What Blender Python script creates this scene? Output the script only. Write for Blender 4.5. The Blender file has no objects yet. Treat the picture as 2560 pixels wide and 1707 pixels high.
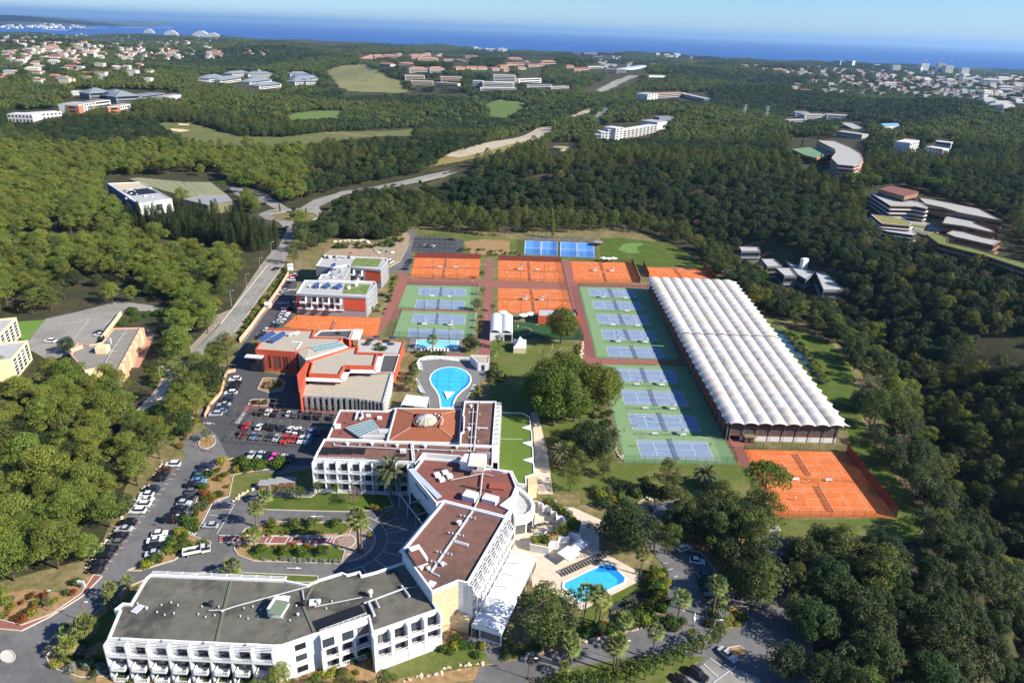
import bpy, bmesh, math, random
import numpy as np
from mathutils import Vector, Matrix
from mathutils.geometry import tessellate_polygon
random.seed(7); RNG=np.random.default_rng(11)
SC=bpy.context.scene
COL=SC.collection
# ---------------------------------------------------------------- camera
IW,IH=2560.0,1707.0                      # size of the surveyed photograph
FPX,CH,PITCH,ROLL=1770.7,125.96,0.41462,0.03611
cp,sp,cr,sr=math.cos(PITCH),math.sin(PITCH),math.cos(ROLL),math.sin(ROLL)
CF=np.array([0,cp,-sp]); _u=np.array([0,sp,cp]); CR=cr*np.array([1.,0,0])+sr*_u; CU=-sr*np.array([1.,0,0])+cr*_u
CC=np.array([0,0,CH])
cam=bpy.data.cameras.new('camera'); camo=bpy.data.objects.new('camera',cam); COL.objects.link(camo)
cam.sensor_width=36; cam.lens=36*FPX/IW; cam.clip_start=1; cam.clip_end=300000
camo.matrix_world=Matrix(((CR[0],CU[0],-CF[0],0),(CR[1],CU[1],-CF[1],0),(CR[2],CU[2],-CF[2],CH),(0,0,0,1)))
SC.camera=camo
# ---------------------------------------------------------------- light
SUN_EL=math.radians(33.5); SUN_AZ=math.radians(110)       # azimuth from +Y towards +X
SUNV=Vector((math.sin(SUN_AZ)*math.cos(SUN_EL),math.cos(SUN_AZ)*math.cos(SUN_EL),math.sin(SUN_EL)))
wd=bpy.data.worlds.new('World'); SC.world=wd; wd.use_nodes=True
nt=wd.node_tree; sk=nt.nodes.new('ShaderNodeTexSky'); sk.sky_type='NISHITA'; sk.sun_disc=False
sk.sun_elevation=SUN_EL; sk.sun_rotation=SUN_AZ; sk.altitude=200; sk.air_density=1.0; sk.dust_density=0.0; sk.ozone_density=3.0
tint=nt.nodes.new('ShaderNodeMix'); tint.data_type='RGBA'; tint.blend_type='MULTIPLY'; tint.inputs[0].default_value=1; tint.inputs[7].default_value=(.62,.86,1.22,1); nt.links.new(sk.outputs[0],tint.inputs[6]); nt.links.new(tint.outputs[2],nt.nodes['Background'].inputs[0]); nt.nodes['Background'].inputs[1].default_value=0.072
sl=bpy.data.lights.new('sun','SUN'); sl.energy=5.0; sl.angle=math.radians(.5); sl.color=(1,.935,.82)
so=bpy.data.objects.new('sun',sl); COL.objects.link(so); so.rotation_euler=SUNV.to_track_quat('Z','Y').to_euler(); so.location=(150,-60,200)
SC.view_settings.view_transform='Standard'; SC.view_settings.look='None'; SC.view_settings.exposure=0.9; SC.view_settings.gamma=1
SC.view_settings.use_curve_mapping=False
SC.render.engine='CYCLES'
cy=SC.cycles; cy.max_bounces=6; cy.diffuse_bounces=2; cy.glossy_bounces=2; cy.transmission_bounces=4; cy.transparent_max_bounces=12; cy.volume_bounces=0
cy.use_adaptive_sampling=True; cy.adaptive_threshold=.02; cy.use_denoising=True; cy.caustics_reflective=False; cy.caustics_refractive=False
try: cy.denoiser='OPENIMAGEDENOISE'; cy.denoising_input_passes='RGB_ALBEDO_NORMAL'
except Exception: pass
# ---------------------------------------------------------------- survey helpers
def G(x,y,z=0.0):
    d=CF+CR*((x-IW/2)/FPX)-CU*((y-IH/2)/FPX)
    p=CC+d*((z-CH)/d[2]); return Vector(p)
def PX(p):
    v=np.asarray(p,float)-CC; k=v@CF
    return np.stack([IW/2+FPX*(v@CR)/k, IH/2-FPX*(v@CU)/k],-1)
def GL(pts,z=0.0): return [G(x,y,z) for x,y in pts]
def inpoly(px,poly):
    px=np.atleast_2d(px); x,y=px[:,0],px[:,1]; r=np.zeros(len(x),bool); n=len(poly)
    for i in range(n):
        x0,y0=poly[i]; x1,y1=poly[(i+1)%n]
        if y0==y1: continue
        c=((y0>y)!=(y1>y))&(x<(x1-x0)*(y-y0)/(y1-y0)+x0); r^=c
    return r
def segdist(P,poly,closed=True):
    d=np.full(len(P),1e9); n=len(poly)
    for i in range(n if closed else n-1):
        a=np.array(poly[i][:2]); b=np.array(poly[(i+1)%n][:2]); ab=b-a
        t=np.clip(((P-a)@ab)/(ab@ab),0,1); d=np.minimum(d,np.hypot(*(P-a-t[:,None]*ab).T))
    return d
def smooth(t): t=np.clip(t,0,1); return t*t*(3-2*t)
# ---------------------------------------------------------------- materials
MT={}
def M(name,col,rough=.85,spec=.25,metal=0,noise=None,bump=None,col2=None,emit=0,isl=0,obj=0,trl=0,alpha=1,two=None):
    """noise=(scale,amount) mottles the colour, col2 mixes a second colour in by noise, isl / obj vary it per leaf / per object"""
    if name in MT: return MT[name]
    m=bpy.data.materials.new(name); MT[name]=m; m.use_nodes=True; n=m.node_tree.nodes; L=m.node_tree.links
    b=n['Principled BSDF']; b.inputs['Roughness'].default_value=rough; b.inputs['Specular IOR Level'].default_value=spec; b.inputs['Metallic'].default_value=metal
    c=None; rgb=(*col,1)
    b.inputs['Base Color'].default_value=rgb
    def mixc(a,bb,fac):
        x=n.new('ShaderNodeMix'); x.data_type='RGBA'
        for s,v in ((6,a),(7,bb),(0,fac)):
            if hasattr(v,'is_linked'): L.new(v,x.inputs[s])
            else: x.inputs[s].default_value=v
        return x.outputs[2]
    def nz(scale,detail=5,rough_=.6):
        g=n.new('ShaderNodeNewGeometry'); t=n.new('ShaderNodeTexNoise'); t.inputs['Scale'].default_value=scale; t.inputs['Detail'].default_value=detail; t.inputs['Roughness'].default_value=rough_
        L.new(g.outputs['Position'],t.inputs['Vector']); return t.outputs['Fac']
    def ramp(f,a,bb):
        r=n.new('ShaderNodeMapRange'); r.inputs[1].default_value=a; r.inputs[2].default_value=bb; L.new(f,r.inputs[0]); return r.outputs[0]
    c=rgb
    if col2 is not None:
        sc_,lo,hi=two or (.05,.42,.6); c=mixc(c,(*col2,1),ramp(nz(sc_,6,.65),lo,hi))
    k=None
    if noise:
        k=ramp(nz(noise[0],6,.7),.3,.7); h=noise[1]
        r=n.new('ShaderNodeMapRange'); r.inputs[3].default_value=1-h; r.inputs[4].default_value=1+h; L.new(k,r.inputs[0]); k=r.outputs[0]
    for flag,sock in ((isl,'isl'),(obj,'obj')):
        if flag:
            s=n.new('ShaderNodeNewGeometry').outputs['Random Per Island'] if sock=='isl' else n.new('ShaderNodeObjectInfo').outputs['Random']
            r=n.new('ShaderNodeMapRange'); r.inputs[3].default_value=1-flag; r.inputs[4].default_value=1+flag; L.new(s,r.inputs[0])
            if k is None: k=r.outputs[0]
            else:
                mm=n.new('ShaderNodeMath'); mm.operation='MULTIPLY'; L.new(k,mm.inputs[0]); L.new(r.outputs[0],mm.inputs[1]); k=mm.outputs[0]
    if k is not None:
        hs=n.new('ShaderNodeHueSaturation'); L.new(k,hs.inputs['Value'])
        if hasattr(c,'is_linked'): L.new(c,hs.inputs['Color'])
        else: hs.inputs['Color'].default_value=c
        if obj:
            r=n.new('ShaderNodeMapRange'); r.inputs[3].default_value=.475; r.inputs[4].default_value=.525
            s=n.new('ShaderNodeObjectInfo').outputs['Random']; w=n.new('ShaderNodeMath'); w.operation='MULTIPLY'; w.inputs[1].default_value=7.13; L.new(s,w.inputs[0])
            fr=n.new('ShaderNodeMath'); fr.operation='FRACT'; L.new(w.outputs[0],fr.inputs[0]); L.new(fr.outputs[0],r.inputs[0]); L.new(r.outputs[0],hs.inputs['Hue'])
        c=hs.outputs[0]
    if hasattr(c,'is_linked'): L.new(c,b.inputs['Base Color'])
    if bump:
        bp=n.new('ShaderNodeBump'); bp.inputs['Strength'].default_value=bump[1]; bp.inputs['Distance'].default_value=bump[2] if len(bump)>2 else .1
        L.new(nz(bump[0],4),bp.inputs['Height']); L.new(bp.outputs[0],b.inputs['Normal'])
    out=n['Material Output']
    if trl:
        t=n.new('ShaderNodeBsdfTranslucent'); x=n.new('ShaderNodeMixShader'); x.inputs[0].default_value=trl
        if hasattr(c,'is_linked'): L.new(c,t.inputs[0])
        else: t.inputs[0].default_value=c
        L.new(b.outputs[0],x.inputs[1]); L.new(t.outputs[0],x.inputs[2]); L.new(x.outputs[0],out.inputs[0])
    if alpha<1:
        t=n.new('ShaderNodeBsdfTransparent'); x=n.new('ShaderNodeMixShader'); x.inputs[0].default_value=alpha
        L.new(t.outputs[0],x.inputs[1]); L.new(b.outputs[0],x.inputs[2]); L.new(x.outputs[0],out.inputs[0])
    if emit: b.inputs['Emission Color'].default_value=rgb; b.inputs['Emission Strength'].default_value=emit
    return m
# ---------------------------------------------------------------- mesh helpers
def tag(o,label=None,cat=None,group=None,kind=None):
    if label: o['label']=label
    if cat: o['category']=cat
    if group: o['group']=group
    if kind: o['kind']=kind
    return o
def empty(name,loc=(0,0,0),rz=0,label=None,cat=None,group=None):
    o=bpy.data.objects.new(name,None); COL.objects.link(o); o.location=loc; o.rotation_euler=(0,0,rz); o.empty_display_size=.5
    return tag(o,label,cat,group)
def link(name,me,parent=None,loc=None,rz=0,sc=None):
    o=bpy.data.objects.new(name,me); COL.objects.link(o)
    if parent: o.parent=parent
    if loc is not None: o.location=loc
    if rz: o.rotation_euler=(0,0,rz)
    if sc is not None: o.scale=sc if hasattr(sc,'__len__') else (sc,sc,sc)
    return o
def mesh(name,v,f,mats=None,mi=None,smooth_=False):
    me=bpy.data.meshes.new(name); me.from_pydata([tuple(a) for a in v],[],f)
    for m in (mats or []): me.materials.append(m)
    if mi is not None: me.polygons.foreach_set('material_index',mi)
    if smooth_: me.polygons.foreach_set('use_smooth',[True]*len(f))
    me.update(); return me
class MB:
    def __init__(s): s.v=[]; s.f=[]; s.mi=[]; s.cur=0
    def add(s,v,f):
        k=len(s.v); s.v+= [Vector(a) for a in v]; s.f+= [tuple(i+k for i in q) for q in f]; s.mi+=[s.cur]*len(f); return s
    def quad(s,*p): return s.add(p,[tuple(range(len(p)))])
    def box(s,x0,x1,y0,y1,z0,z1):
        return s.add([(x,y,z) for z in (z0,z1) for y in (y0,y1) for x in (x0,x1)],[(0,2,3,1),(4,5,7,6),(0,1,5,4),(2,6,7,3),(0,4,6,2),(1,3,7,5)])
    def beam(s,a,b,w,h,up=(0,0,1)):
        """box running from a to b, w wide, h high (centred on the line)"""
        a=Vector(a); b=Vector(b); d=(b-a); d.normalize(); u=Vector(up); r=d.cross(u)
        if r.length<1e-4: r=d.cross(Vector((1,0,0)))
        r.normalize(); u=r.cross(d); r*=w/2; u*=h/2
        return s.add([a-r-u,a+r-u,a+r+u,a-r+u,b-r-u,b+r-u,b+r+u,b-r+u],[(0,1,2,3),(7,6,5,4),(0,4,5,1),(1,5,6,2),(2,6,7,3),(3,7,4,0)])
    def tube(s,pts,rad,n=6,cap=True):
        pts=[Vector(p) for p in pts]; rad=rad if hasattr(rad,'__len__') else [rad]*len(pts); k=len(s.v); vs=[]; fs=[]
        for i,p in enumerate(pts):
            d=(pts[min(i+1,len(pts)-1)]-pts[max(i-1,0)]); d.normalize()
            a=d.cross(Vector((0,0,1))); a=Vector((1,0,0)) if a.length<1e-3 else a.normalized(); b=d.cross(a)
            for j in range(n):
                t=2*math.pi*j/n; vs.append(p+(a*math.cos(t)+b*math.sin(t))*rad[i])
        for i in range(len(pts)-1):
            for j in range(n): fs.append((i*n+j,i*n+(j+1)%n,(i+1)*n+(j+1)%n,(i+1)*n+j))
        if cap: fs+=[tuple(range(n)),tuple(range((len(pts)-1)*n,len(pts)*n))[::-1]]
        return s.add(vs,fs)
    def prism(s,poly,z0,z1,top=True,bottom=False):
        n=len(poly); v=[(p[0],p[1],z0) for p in poly]+[(p[0],p[1],z1) for p in poly]
        f=[(i,(i+1)%n,n+(i+1)%n,n+i) for i in range(n)]
        if top: f.append(tuple(range(n,2*n)))
        if bottom: f.append(tuple(range(n))[::-1])
        return s.add(v,f)
    def lathe(s,prof,n=12,c=(0,0,0)):
        c=Vector(c); vs=[c+Vector((r*math.cos(2*math.pi*j/n),r*math.sin(2*math.pi*j/n),z)) for r,z in prof for j in range(n)]
        return s.add(vs,[(i*n+j,i*n+(j+1)%n,(i+1)*n+(j+1)%n,(i+1)*n+j) for i in range(len(prof)-1) for j in range(n)])
    def me(s,name,mats,o=(0,0,0),sm=False):
        o=Vector(o); m=mesh(name,[a-o for a in s.v],s.f,mats if isinstance(mats,(list,tuple)) else [mats],s.mi,sm); return m
    def build(s,name,mats,parent=None,sm=False):
        o=parent.location if parent and parent.parent is None else (parent.parent.location if parent else Vector((0,0,0)))
        if parent and parent.parent is not None and parent.type!='EMPTY': return link(name,s.me(name,mats,o,sm),parent)
        return link(name,s.me(name,mats,o,sm),parent)
def area2(poly): return sum(poly[i][0]*poly[(i+1)%len(poly)][1]-poly[(i+1)%len(poly)][0]*poly[i][1] for i in range(len(poly)))
def ccw(poly): return poly if area2(poly)>0 else poly[::-1]
def inset(poly,d):
    """offset a ccw polygon inwards by d"""
    n=len(poly); out=[]
    for i in range(n):
        p0,p1,p2=[Vector(poly[j][:2]) for j in (i-1,i,(i+1)%n)]
        e1=(p1-p0).normalized(); e2=(p2-p1).normalized(); n1=Vector((-e1.y,e1.x)); n2=Vector((-e2.y,e2.x))
        m=n1+n2; k=m.dot(n1); m=m/(k if abs(k)>.25 else .25); q=p1+m*d; out.append((q.x,q.y))
    return out
def subdivide(me,levels=1): pass
def copy_tree(o,loc=None,rz=None,sc=None):
    c=o.copy(); COL.objects.link(c)
    if loc is not None: c.location=loc
    if rz is not None: c.rotation_euler=(0,0,rz)
    if sc is not None: c.scale=sc if hasattr(sc,'__len__') else (sc,)*3
    for ch in o.children:
        d=ch.copy(); COL.objects.link(d); d.parent=c
        for g in ch.children:
            e=g.copy(); COL.objects.link(e); e.parent=d
    return c
ORD=['first','second','third','fourth','fifth','sixth','seventh','eighth','ninth','tenth','eleventh','twelfth','thirteenth','fourteenth','fifteenth','sixteenth','seventeenth','eighteenth','nineteenth','twentieth']
EX=[]      # open ground, as seen on the survey photograph: no forest there
# ================================================================ terrain
SEA=-70.0
_coast=[(-400,100),(140,86),(540,92),(860,106),(1100,119),(1300,129),(1560,136),(1700,141),(1900,152),(2100,161),(2300,171),(2450,183),(2900,215)]
_cp=np.array([G(x,y,SEA) for x,y in _coast]); _cu=_cp[:,0]/_cp[:,1]
RESORT=[(-60,1760),(-40,930),(-40,760),(290,730),(420,740),(480,660),(250,570),(225,440),(420,420),(640,440),(760,450),(1010,440),(1030,560),(1400,565),(1580,565),(1720,610),(1850,740),(1990,770),(2060,850),(2130,900),(2150,1000),(2190,1120),(2270,1270),(2320,1345),(2350,1420),(2250,1560),(2200,1760)]
RW=[tuple(G(*p)[:2]) for p in RESORT]
RAV=[tuple(G(*p)[:2]) for p in ((820,445),(1000,468),(1150,500),(1450,545),(1800,590),(2060,690),(2270,860),(2400,1150),(2520,1500),(2600,1900))]
_gz=lambda x,y,cx,cy,r:np.exp(-((x-cx)**2+(y-cy)**2)/r**2)
def HZ(x,y):
    x=np.atleast_1d(np.asarray(x,float)); y=np.atleast_1d(np.asarray(y,float)); sh=x.shape; x=x.ravel(); y=y.ravel()
    u=x/np.maximum(y,150); c=np.interp(u,_cu,_cp[:,1]); s=y/c
    z=np.interp(s,[-1,.1,.2,.35,.6,.9,.985,1.0,1.03,1.3],[0,0,-8,-18,-36,-56,-66,-71,-78,-90])
    w=smooth((y-520)/700)*smooth((1.0-s)/.12)
    z=z+w*(16*np.sin(x/310+1.3)*np.cos(y/420+.4)+10*np.sin(x/147+y/213)+5*np.cos(x/83-y/119+2))+14*_gz(x,y,140,800,240)*smooth((y-520)/150)
    z=z+22*_gz(x,y,-180,2450,650)*w+26*_gz(x,y,-1500,3300,1100)*w+14*_gz(x,y,1300,2900,800)*w+10*_gz(x,y,430,700,230)*smooth((y-420)/200)
    P=np.stack([x,y],1); ins=inpoly(P,RW); d=segdist(P,RW); d[ins]=0
    r=segdist(P,RAV,False)
    z=z*smooth(d/160)
    z=z-24*np.exp(-(r/42)**2)*smooth((d-4)/30)
    z=z+16*smooth((-x-150)/160)*smooth((d-10)/120)*smooth((700-y)/200)
    return z.reshape(sh)
def T(px,py):
    """ground point seen at a photo pixel"""
    d=CF+CR*((px-IW/2)/FPX)-CU*((py-IH/2)/FPX); lo=None
    ts=np.geomspace(90,16000,360); P=CC[:,None]+d[:,None]*ts; h=P[2]-np.maximum(HZ(P[0],P[1]),SEA)
    k=np.argmax(h<0)
    if h[k]>=0: return G(px,py,SEA)
    a,b=ts[k-1],ts[k]
    for _ in range(14):
        m=(a+b)/2; q=CC+d*m
        if q[2]<max(HZ(q[0],q[1])[0],SEA): b=m
        else: a=m
    return Vector(CC+d*b)
nr,ncl=330,340
yy=np.geomspace(40,8400,nr)-230; uu=np.linspace(-1,1,ncl); uu=np.sign(uu)*np.abs(uu)**1.15
X=uu[None,:]*(np.maximum(yy,0)[:,None]*1.05+330); Y=np.repeat(yy[:,None],ncl,1); Z=HZ(X,Y)
vs=np.stack([X,Y,Z],-1).reshape(-1,3)
fc=[(i*ncl+j,i*ncl+j+1,(i+1)*ncl+j+1,(i+1)*ncl+j) for i in range(nr-1) for j in range(ncl-1)]
m_ground=M('forest_floor',(.045,.048,.022),.95,.1,noise=(.35,.35),col2=(.085,.072,.04),two=(.05,.45,.68),bump=(.8,.5,.3))
tag(link('ground',mesh('ground',vs,fc,[m_ground],smooth_=True)),kind='structure')
m_sea=M('sea_water',(.003,.055,.26),.4,.08,noise=(.0011,.16),col2=(.006,.075,.30),two=(.0004,.45,.6),bump=(.02,.25,4.0))
m_=MB(); m_.quad((-160000,600,SEA),(160000,600,SEA),(160000,200000,SEA),(-160000,200000,SEA)); tag(m_.build('sea',m_sea),kind='structure')
# far coast: airport spit, headlands and mountains across the bay
def land_strip(name,px,h,mat,z=SEA,depth=600):
    b=MB(); pts=[G(x,y,z) for x,y in px]; n=len(pts); v=[]
    rs=np.random.default_rng(len(name)); 
    for p in pts: v+=[(p.x,p.y,z-2)]
    for i,p in enumerate(pts):
        hh=h[i] if hasattr(h,'__len__') else h
        v+=[(p.x*1.0,p.y+depth*.35,z+hh)]
    for p in pts: v+=[(p.x,p.y+depth,z-2)]
    f=[(i+r*n,i+1+r*n,i+1+(r+1)*n,i+(r+1)*n) for i in range(n-1) for r in (0,1)]
    b.add(v,f); return tag(b.build(name,mat,sm=True),kind='structure')
m_far=M('far_hill',(.05,.07,.04),.95,.1,noise=(.002,.4),col2=(.12,.12,.09),two=(.0009,.5,.6))
m_spit=M('pale_runway_ground',(.30,.29,.23),.9,.1,noise=(.004,.3))
land_strip('hill',[(-200,64),(-60,63),(40,62),(120,60),(200,57),(250,57),(300,58),(345,58),(390,58),(405,58)],[45,50,45,35,40,28,42,45,25,2],m_far,depth=2500)
land_strip('hill',[(-260,60),(-160,60),(-80,59),(0,58),(60,57),(130,56),(200,55)],[140,135,120,100,70,30,5],m_far,depth=6000)
land_strip('airport_ground',[(90,74),(160,77),(200,71),(280,69),(360,70),(430,71),(482,70)],[4,4,5,5,4,4,1],m_spit,depth=420)
land_strip('cape',[(2438,177),(2470,178),(2510,180),(2560,184),(2700,192),(2850,200)],[2,14,22,24,26,26],M('cape_wood',(.04,.06,.03),.95,.1,noise=(.01,.4)),depth=700)
# open ground as it shows in the photograph (no forest stands in or in front of it)
EX+=[[(-10,1480),(110,1420),(200,1440),(250,1395),(322,1275),(405,1155),(455,1105),(475,1060),(500,1010),(540,975),(560,890),(600,800),(640,740),(700,650),(735,610),(790,590),(860,600),(1000,600),(1030,575),(1110,580),(1250,592),(1400,585),(1560,578),(1640,590),(1720,620),(1790,690),(1880,780),(1960,800),(2040,850),(2110,900),(2140,1000),(2160,1100),(2240,1230),(2300,1320),(2220,1360),(2000,1340),(1990,1330),(1950,1450),(1985,1600),(1990,1720),(-10,1720)],
 [(715,520),(660,600),(560,750),(530,830),(420,930),(330,1010),(310,1060),(350,1040),(450,940),(560,850),(620,760),(700,650),(750,600),(740,560)],
 [(640,525),(700,508),(750,510),(790,490),(860,470),(1040,437),(1170,412),(1185,425),(1060,462),(1040,478),(940,468),(860,488),(820,515),(825,535),(740,560),(690,560)],[(568,464),(655,477),(735,526),(690,520)],
 [(0,800),(100,790),(290,760),(430,755),(400,800),(440,850),(400,940),(330,950),(250,945),(150,920),(80,955),(0,945)],
 [(262,445),(350,436),(560,445),(600,480),(610,500),(520,510),(430,490),(440,515),(350,535),(262,490)],
 [(0,592),(150,586),(290,587),(290,597),(0,602)],
 [(391,310),(480,308),(550,330),(600,343),(700,345),(860,330),(1040,322),(1040,342),(870,352),(740,366),(620,368),(530,362),(457,350),(420,328)],
 [(690,302),(740,284),(800,278),(860,278),(860,298),(780,302)],
 [(812,180),(850,165),(912,162),(1000,205),(1030,232),(850,225)],
 [(1210,262),(1250,250),(1320,258),(1290,285),(1280,298),(1225,292)],
 [(1110,392),(1200,365),(1345,320),(1390,316),(1390,330),(1220,382),(1150,396)],[(1418,295),(1485,267),(1480,278),(1445,297)],[(1475,310),(1500,275),(1525,262),(1520,275),(1495,306)]]
EX+=[[(-400,1590),(1250,1600),(2000,1700),(2000,2600),(-400,2600)]]
# ================================================================ vegetation prototypes (meshes only; placed further down)
m_bark=M('bark',(.10,.075,.055),.95,.1,noise=(3,.3)); m_palmbark=M('palm_bark',(.16,.115,.08),.95,.1,noise=(6,.35))
LEAF=dict(
 pine=M('pine_needles',(.152,.186,.032),.75,.15,isl=.45,obj=.18,trl=0.17),
 pine_dark=M('aleppo_needles',(.096,.122,.027),.75,.15,isl=.45,obj=.2,trl=0.15),
 stone=M('stone_pine_needles',(.075,.125,.016),.75,.15,isl=.4,obj=.1,trl=0.15),
 oak=M('evergreen_oak_leaves',(.038,.060,.017),.7,.2,isl=.5,obj=.25,trl=0.11),
 olive=M('olive_leaves',(.085,.102,.036),.75,.2,isl=.45,obj=.2,trl=0.12),
 plane=M('plane_leaves',(.105,.135,.022),.75,.15,isl=.5,obj=.1,trl=0.15),
 autumn=M('autumn_leaves',(.17,.165,.025),.75,.15,isl=.45,obj=.2,trl=0.18),
 poplar=M('poplar_leaves',(.145,.16,.03),.75,.15,isl=.4,obj=.12,trl=0.18),
 cypress=M('cypress_leaves',(.036,.05,.016),.8,.1,isl=.45,obj=.2,trl=0.06),
 shrub=M('shrub_leaves',(.070,.100,.014),.7,.2,isl=.45,obj=.35,trl=0.13),
 lime=M('lime_shrub_leaves',(.20,.21,.022),.7,.2,isl=.4,obj=.2,trl=0.17),
 grey=M('lavender_leaves',(.20,.22,.17),.85,.1,isl=.3,obj=.15,trl=0.12),
 rust=M('rust_shrub_leaves',(.17,.055,.02),.8,.1,isl=.4,obj=.25,trl=0.12),
 hedge=M('hedge_leaves',(.050,.095,.012),.7,.2,isl=.45,obj=.12,trl=0.12),
 palm=M('palm_fronds',(.16,.19,.045),.6,.3,isl=.4,obj=.15,trl=0.13),
 date=M('date_palm_fronds',(.115,.13,.055),.6,.3,isl=.4,obj=.1,trl=0.12),
 bare=M('bare_twigs',(.15,.10,.085),.9,.1,isl=.3))
m_skirt=M('dry_fronds',(.22,.16,.075),.9,.1,isl=.4)
def leafcloud(clumps,leaf,dens,seed,zmin=-.55,tilt=.38,flat=1.0):
    """clumps: (cx,cy,cz,rx,ry,rz); small leaf faces spread over each clump"""
    r=np.random.default_rng(seed); V=[]
    for cx,cy,cz,rx,ry,rz in clumps:
        n=int(dens*4*math.pi*((rx*ry+rx*rz+ry*rz)/3)/(leaf*leaf))+4
        d=r.normal(size=(int(n*1.5),3)); d/=np.linalg.norm(d,axis=1)[:,None]; d=d[d[:,2]>zmin][:n]; n=len(d)
        rad=1-np.abs(r.normal(0,.13,n)); lump=1+.16*np.sin(d[:,0]*5+cx*3)*np.sin(d[:,1]*5+cy*2)*np.cos(d[:,2]*4+cz)
        p=d*(rad*lump)[:,None]*np.array([rx,ry,rz])+np.array([cx,cy,cz])
        nn=d/np.array([rx,ry,rz])*min(rx,ry,rz)+r.normal(0,tilt,(n,3)); nn[:,2]+=.25*flat; nn/=np.linalg.norm(nn,axis=1)[:,None]
        t=np.cross(nn,r.normal(size=(n,3))); t/=np.linalg.norm(t,axis=1)[:,None]+1e-9; b=np.cross(nn,t)
        s=(leaf*r.uniform(.45,.8,n))[:,None]; k=r.uniform(.5,1,n)[:,None]
        V.append(np.stack([p-t*s,p-b*s*k*.7,p+t*s,p+b*s*k*.7],1))
    V=np.concatenate(V).reshape(-1,3); F=[(i,i+1,i+2,i+3) for i in range(0,len(V),4)]
    return V,F
def trunk(h,r0,limbs,seed,lean=.05,bare=.45):
    r=random.Random(seed); b=MB(); pts=[]; rad=[]
    for i in range(6):
        t=i/5; pts.append((math.sin(t*2+seed)*lean*h*t,math.cos(t*1.7+seed)*lean*h*t,h*t*.93)); rad.append(r0*(1-.75*t)+.02)
    b.tube(pts,rad,6)
    for i in range(limbs):
        t=bare+(.9-bare)*i/max(1,limbs-1); k=min(4,int(t*5)); p=Vector(pts[k]).lerp(Vector(pts[k+1]),t*5-k); a=r.uniform(0,6.3); L=h*r.uniform(.18,.34)
        q=p+Vector((math.cos(a)*L*.5,math.sin(a)*L*.5,L*.18)); e=p+Vector((math.cos(a)*L,math.sin(a)*L,L*.5)); b.tube([p,q,e],[r0*.35,r0*.24,.03],4)
    return b
def tree_meshes(name,clumps,leaf,dens,mat,h,r0,limbs,seed,**kw):
    V,F=leafcloud(clumps,leaf,dens,seed,**kw)
    return (trunk(h,r0,limbs,seed).me(name+'_trunk',m_bark), mesh(name+'_crown',V,F,[mat]))
def cl_pine(seed,R=4.3,h=11.5,n=21,base=.42):
    r=random.Random(seed); out=[]
    for i in range(n):
        t=(i+.5)/n; z=h*(base+(1-base)*t*.95); w=R*(math.sin(math.pi*(.18+.72*t))**.8)*(1.0 if t<.75 else .85); a=i*2.4+r.uniform(-.5,.5); d=w*r.uniform(.3,1.0)
        s=r.uniform(.95,1.65)*R/4.3; out.append((math.cos(a)*d,math.sin(a)*d,z-.5,s,s,s*r.uniform(.5,.72)))
    out.append((0,0,h*.93,1.5,1.5,1.1)); return out
def cl_stone(seed,R=5.2,h=10.5,n=26):
    r=random.Random(seed); out=[]
    for i in range(n):
        d=R*math.sqrt((i+.5)/n)*.9; a=i*2.4; z=h-1.0-1.9*(d/R)**2; s=r.uniform(1.2,1.6); out.append((math.cos(a)*d,math.sin(a)*d,z,s,s,s*.75))
    return out
def cl_oak(seed,R=4.0,h=8.5,n=30,lo=.22):
    r=random.Random(seed); out=[]
    for i in range(n):
        t=(i+.5)/n; zz=-1+2*t; w=math.sqrt(max(.05,1-zz*zz)); a=i*2.4+r.uniform(-.3,.3); d=R*w*r.uniform(.45,.95)
        z=h*lo+(h*(1-lo)-1.2)*(zz+1)/2; s=r.uniform(.85,1.65)*R/4; out.append((math.cos(a)*d,math.sin(a)*d,z+.4,s,s,s*.85))
    return out
def cl_poplar(seed,h=16):
    r=random.Random(seed); return [(r.uniform(-.7,.7),r.uniform(-.7,.7),2.0+i*(h-2.6)/13,1.5*math.sin(.5+2.3*i/14)+.35,1.5*math.sin(.5+2.3*i/14)+.35,1.3) for i in range(14)]
TREE={}
for k in range(3):
    TREE['pine%d'%k]=tree_meshes('pine',cl_pine(k+1,4.5+.4*k,11+1.2*k,26+3*k),.31,.8,LEAF['pine'],11+1.2*k,.26,9,k+1)
    TREE['dpine%d'%k]=tree_meshes('aleppo',cl_pine(k+11,3.8+.4*k,11.5+k,22+3*k,.34),.32,.75,LEAF['pine_dark'],11.5+k,.25,9,k+11)
    TREE['oak%d'%k]=tree_meshes('oak',cl_oak(k+21,3.7+.5*k,7.6+.9*k,30+4*k),.31,.8,LEAF['oak'],7.2+.8*k,.25,7,k+21)
for k in range(2):
    TREE['olive%d'%k]=tree_meshes('olive',cl_oak(k+31,3.4+.4*k,7.5+k,24),.36,.7,LEAF['olive'],7+k,.2,7,k+31)
    TREE['autumn%d'%k]=tree_meshes('autumn',cl_oak(k+41,3.2+.4*k,8.5+k,22,.25),.38,.6,LEAF['autumn'],8+k,.18,7,k+41)
TREE['stone0']=tree_meshes('stone_pine',cl_stone(5),.40,1.0,LEAF['stone'],9.4,.3,12,5)
TREE['plane0']=tree_meshes('plane',cl_oak(51,5.6,13.5,56,.3),.34,.8,LEAF['plane'],12,.35,12,51)
TREE['poplar0']=tree_meshes('poplar',cl_poplar(6),.40,.8,LEAF['poplar'],14,.2,5,6)
TREE['bare0']=tree_meshes('bare',cl_oak(61,2.0,4.6,14,.45),.22,.35,LEAF['bare'],4.3,.1,14,61)
TREE['young0']=tree_meshes('young',cl_oak(62,1.5,4.3,12,.38),.30,.7,LEAF['shrub'],3.8,.09,6,62)
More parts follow.
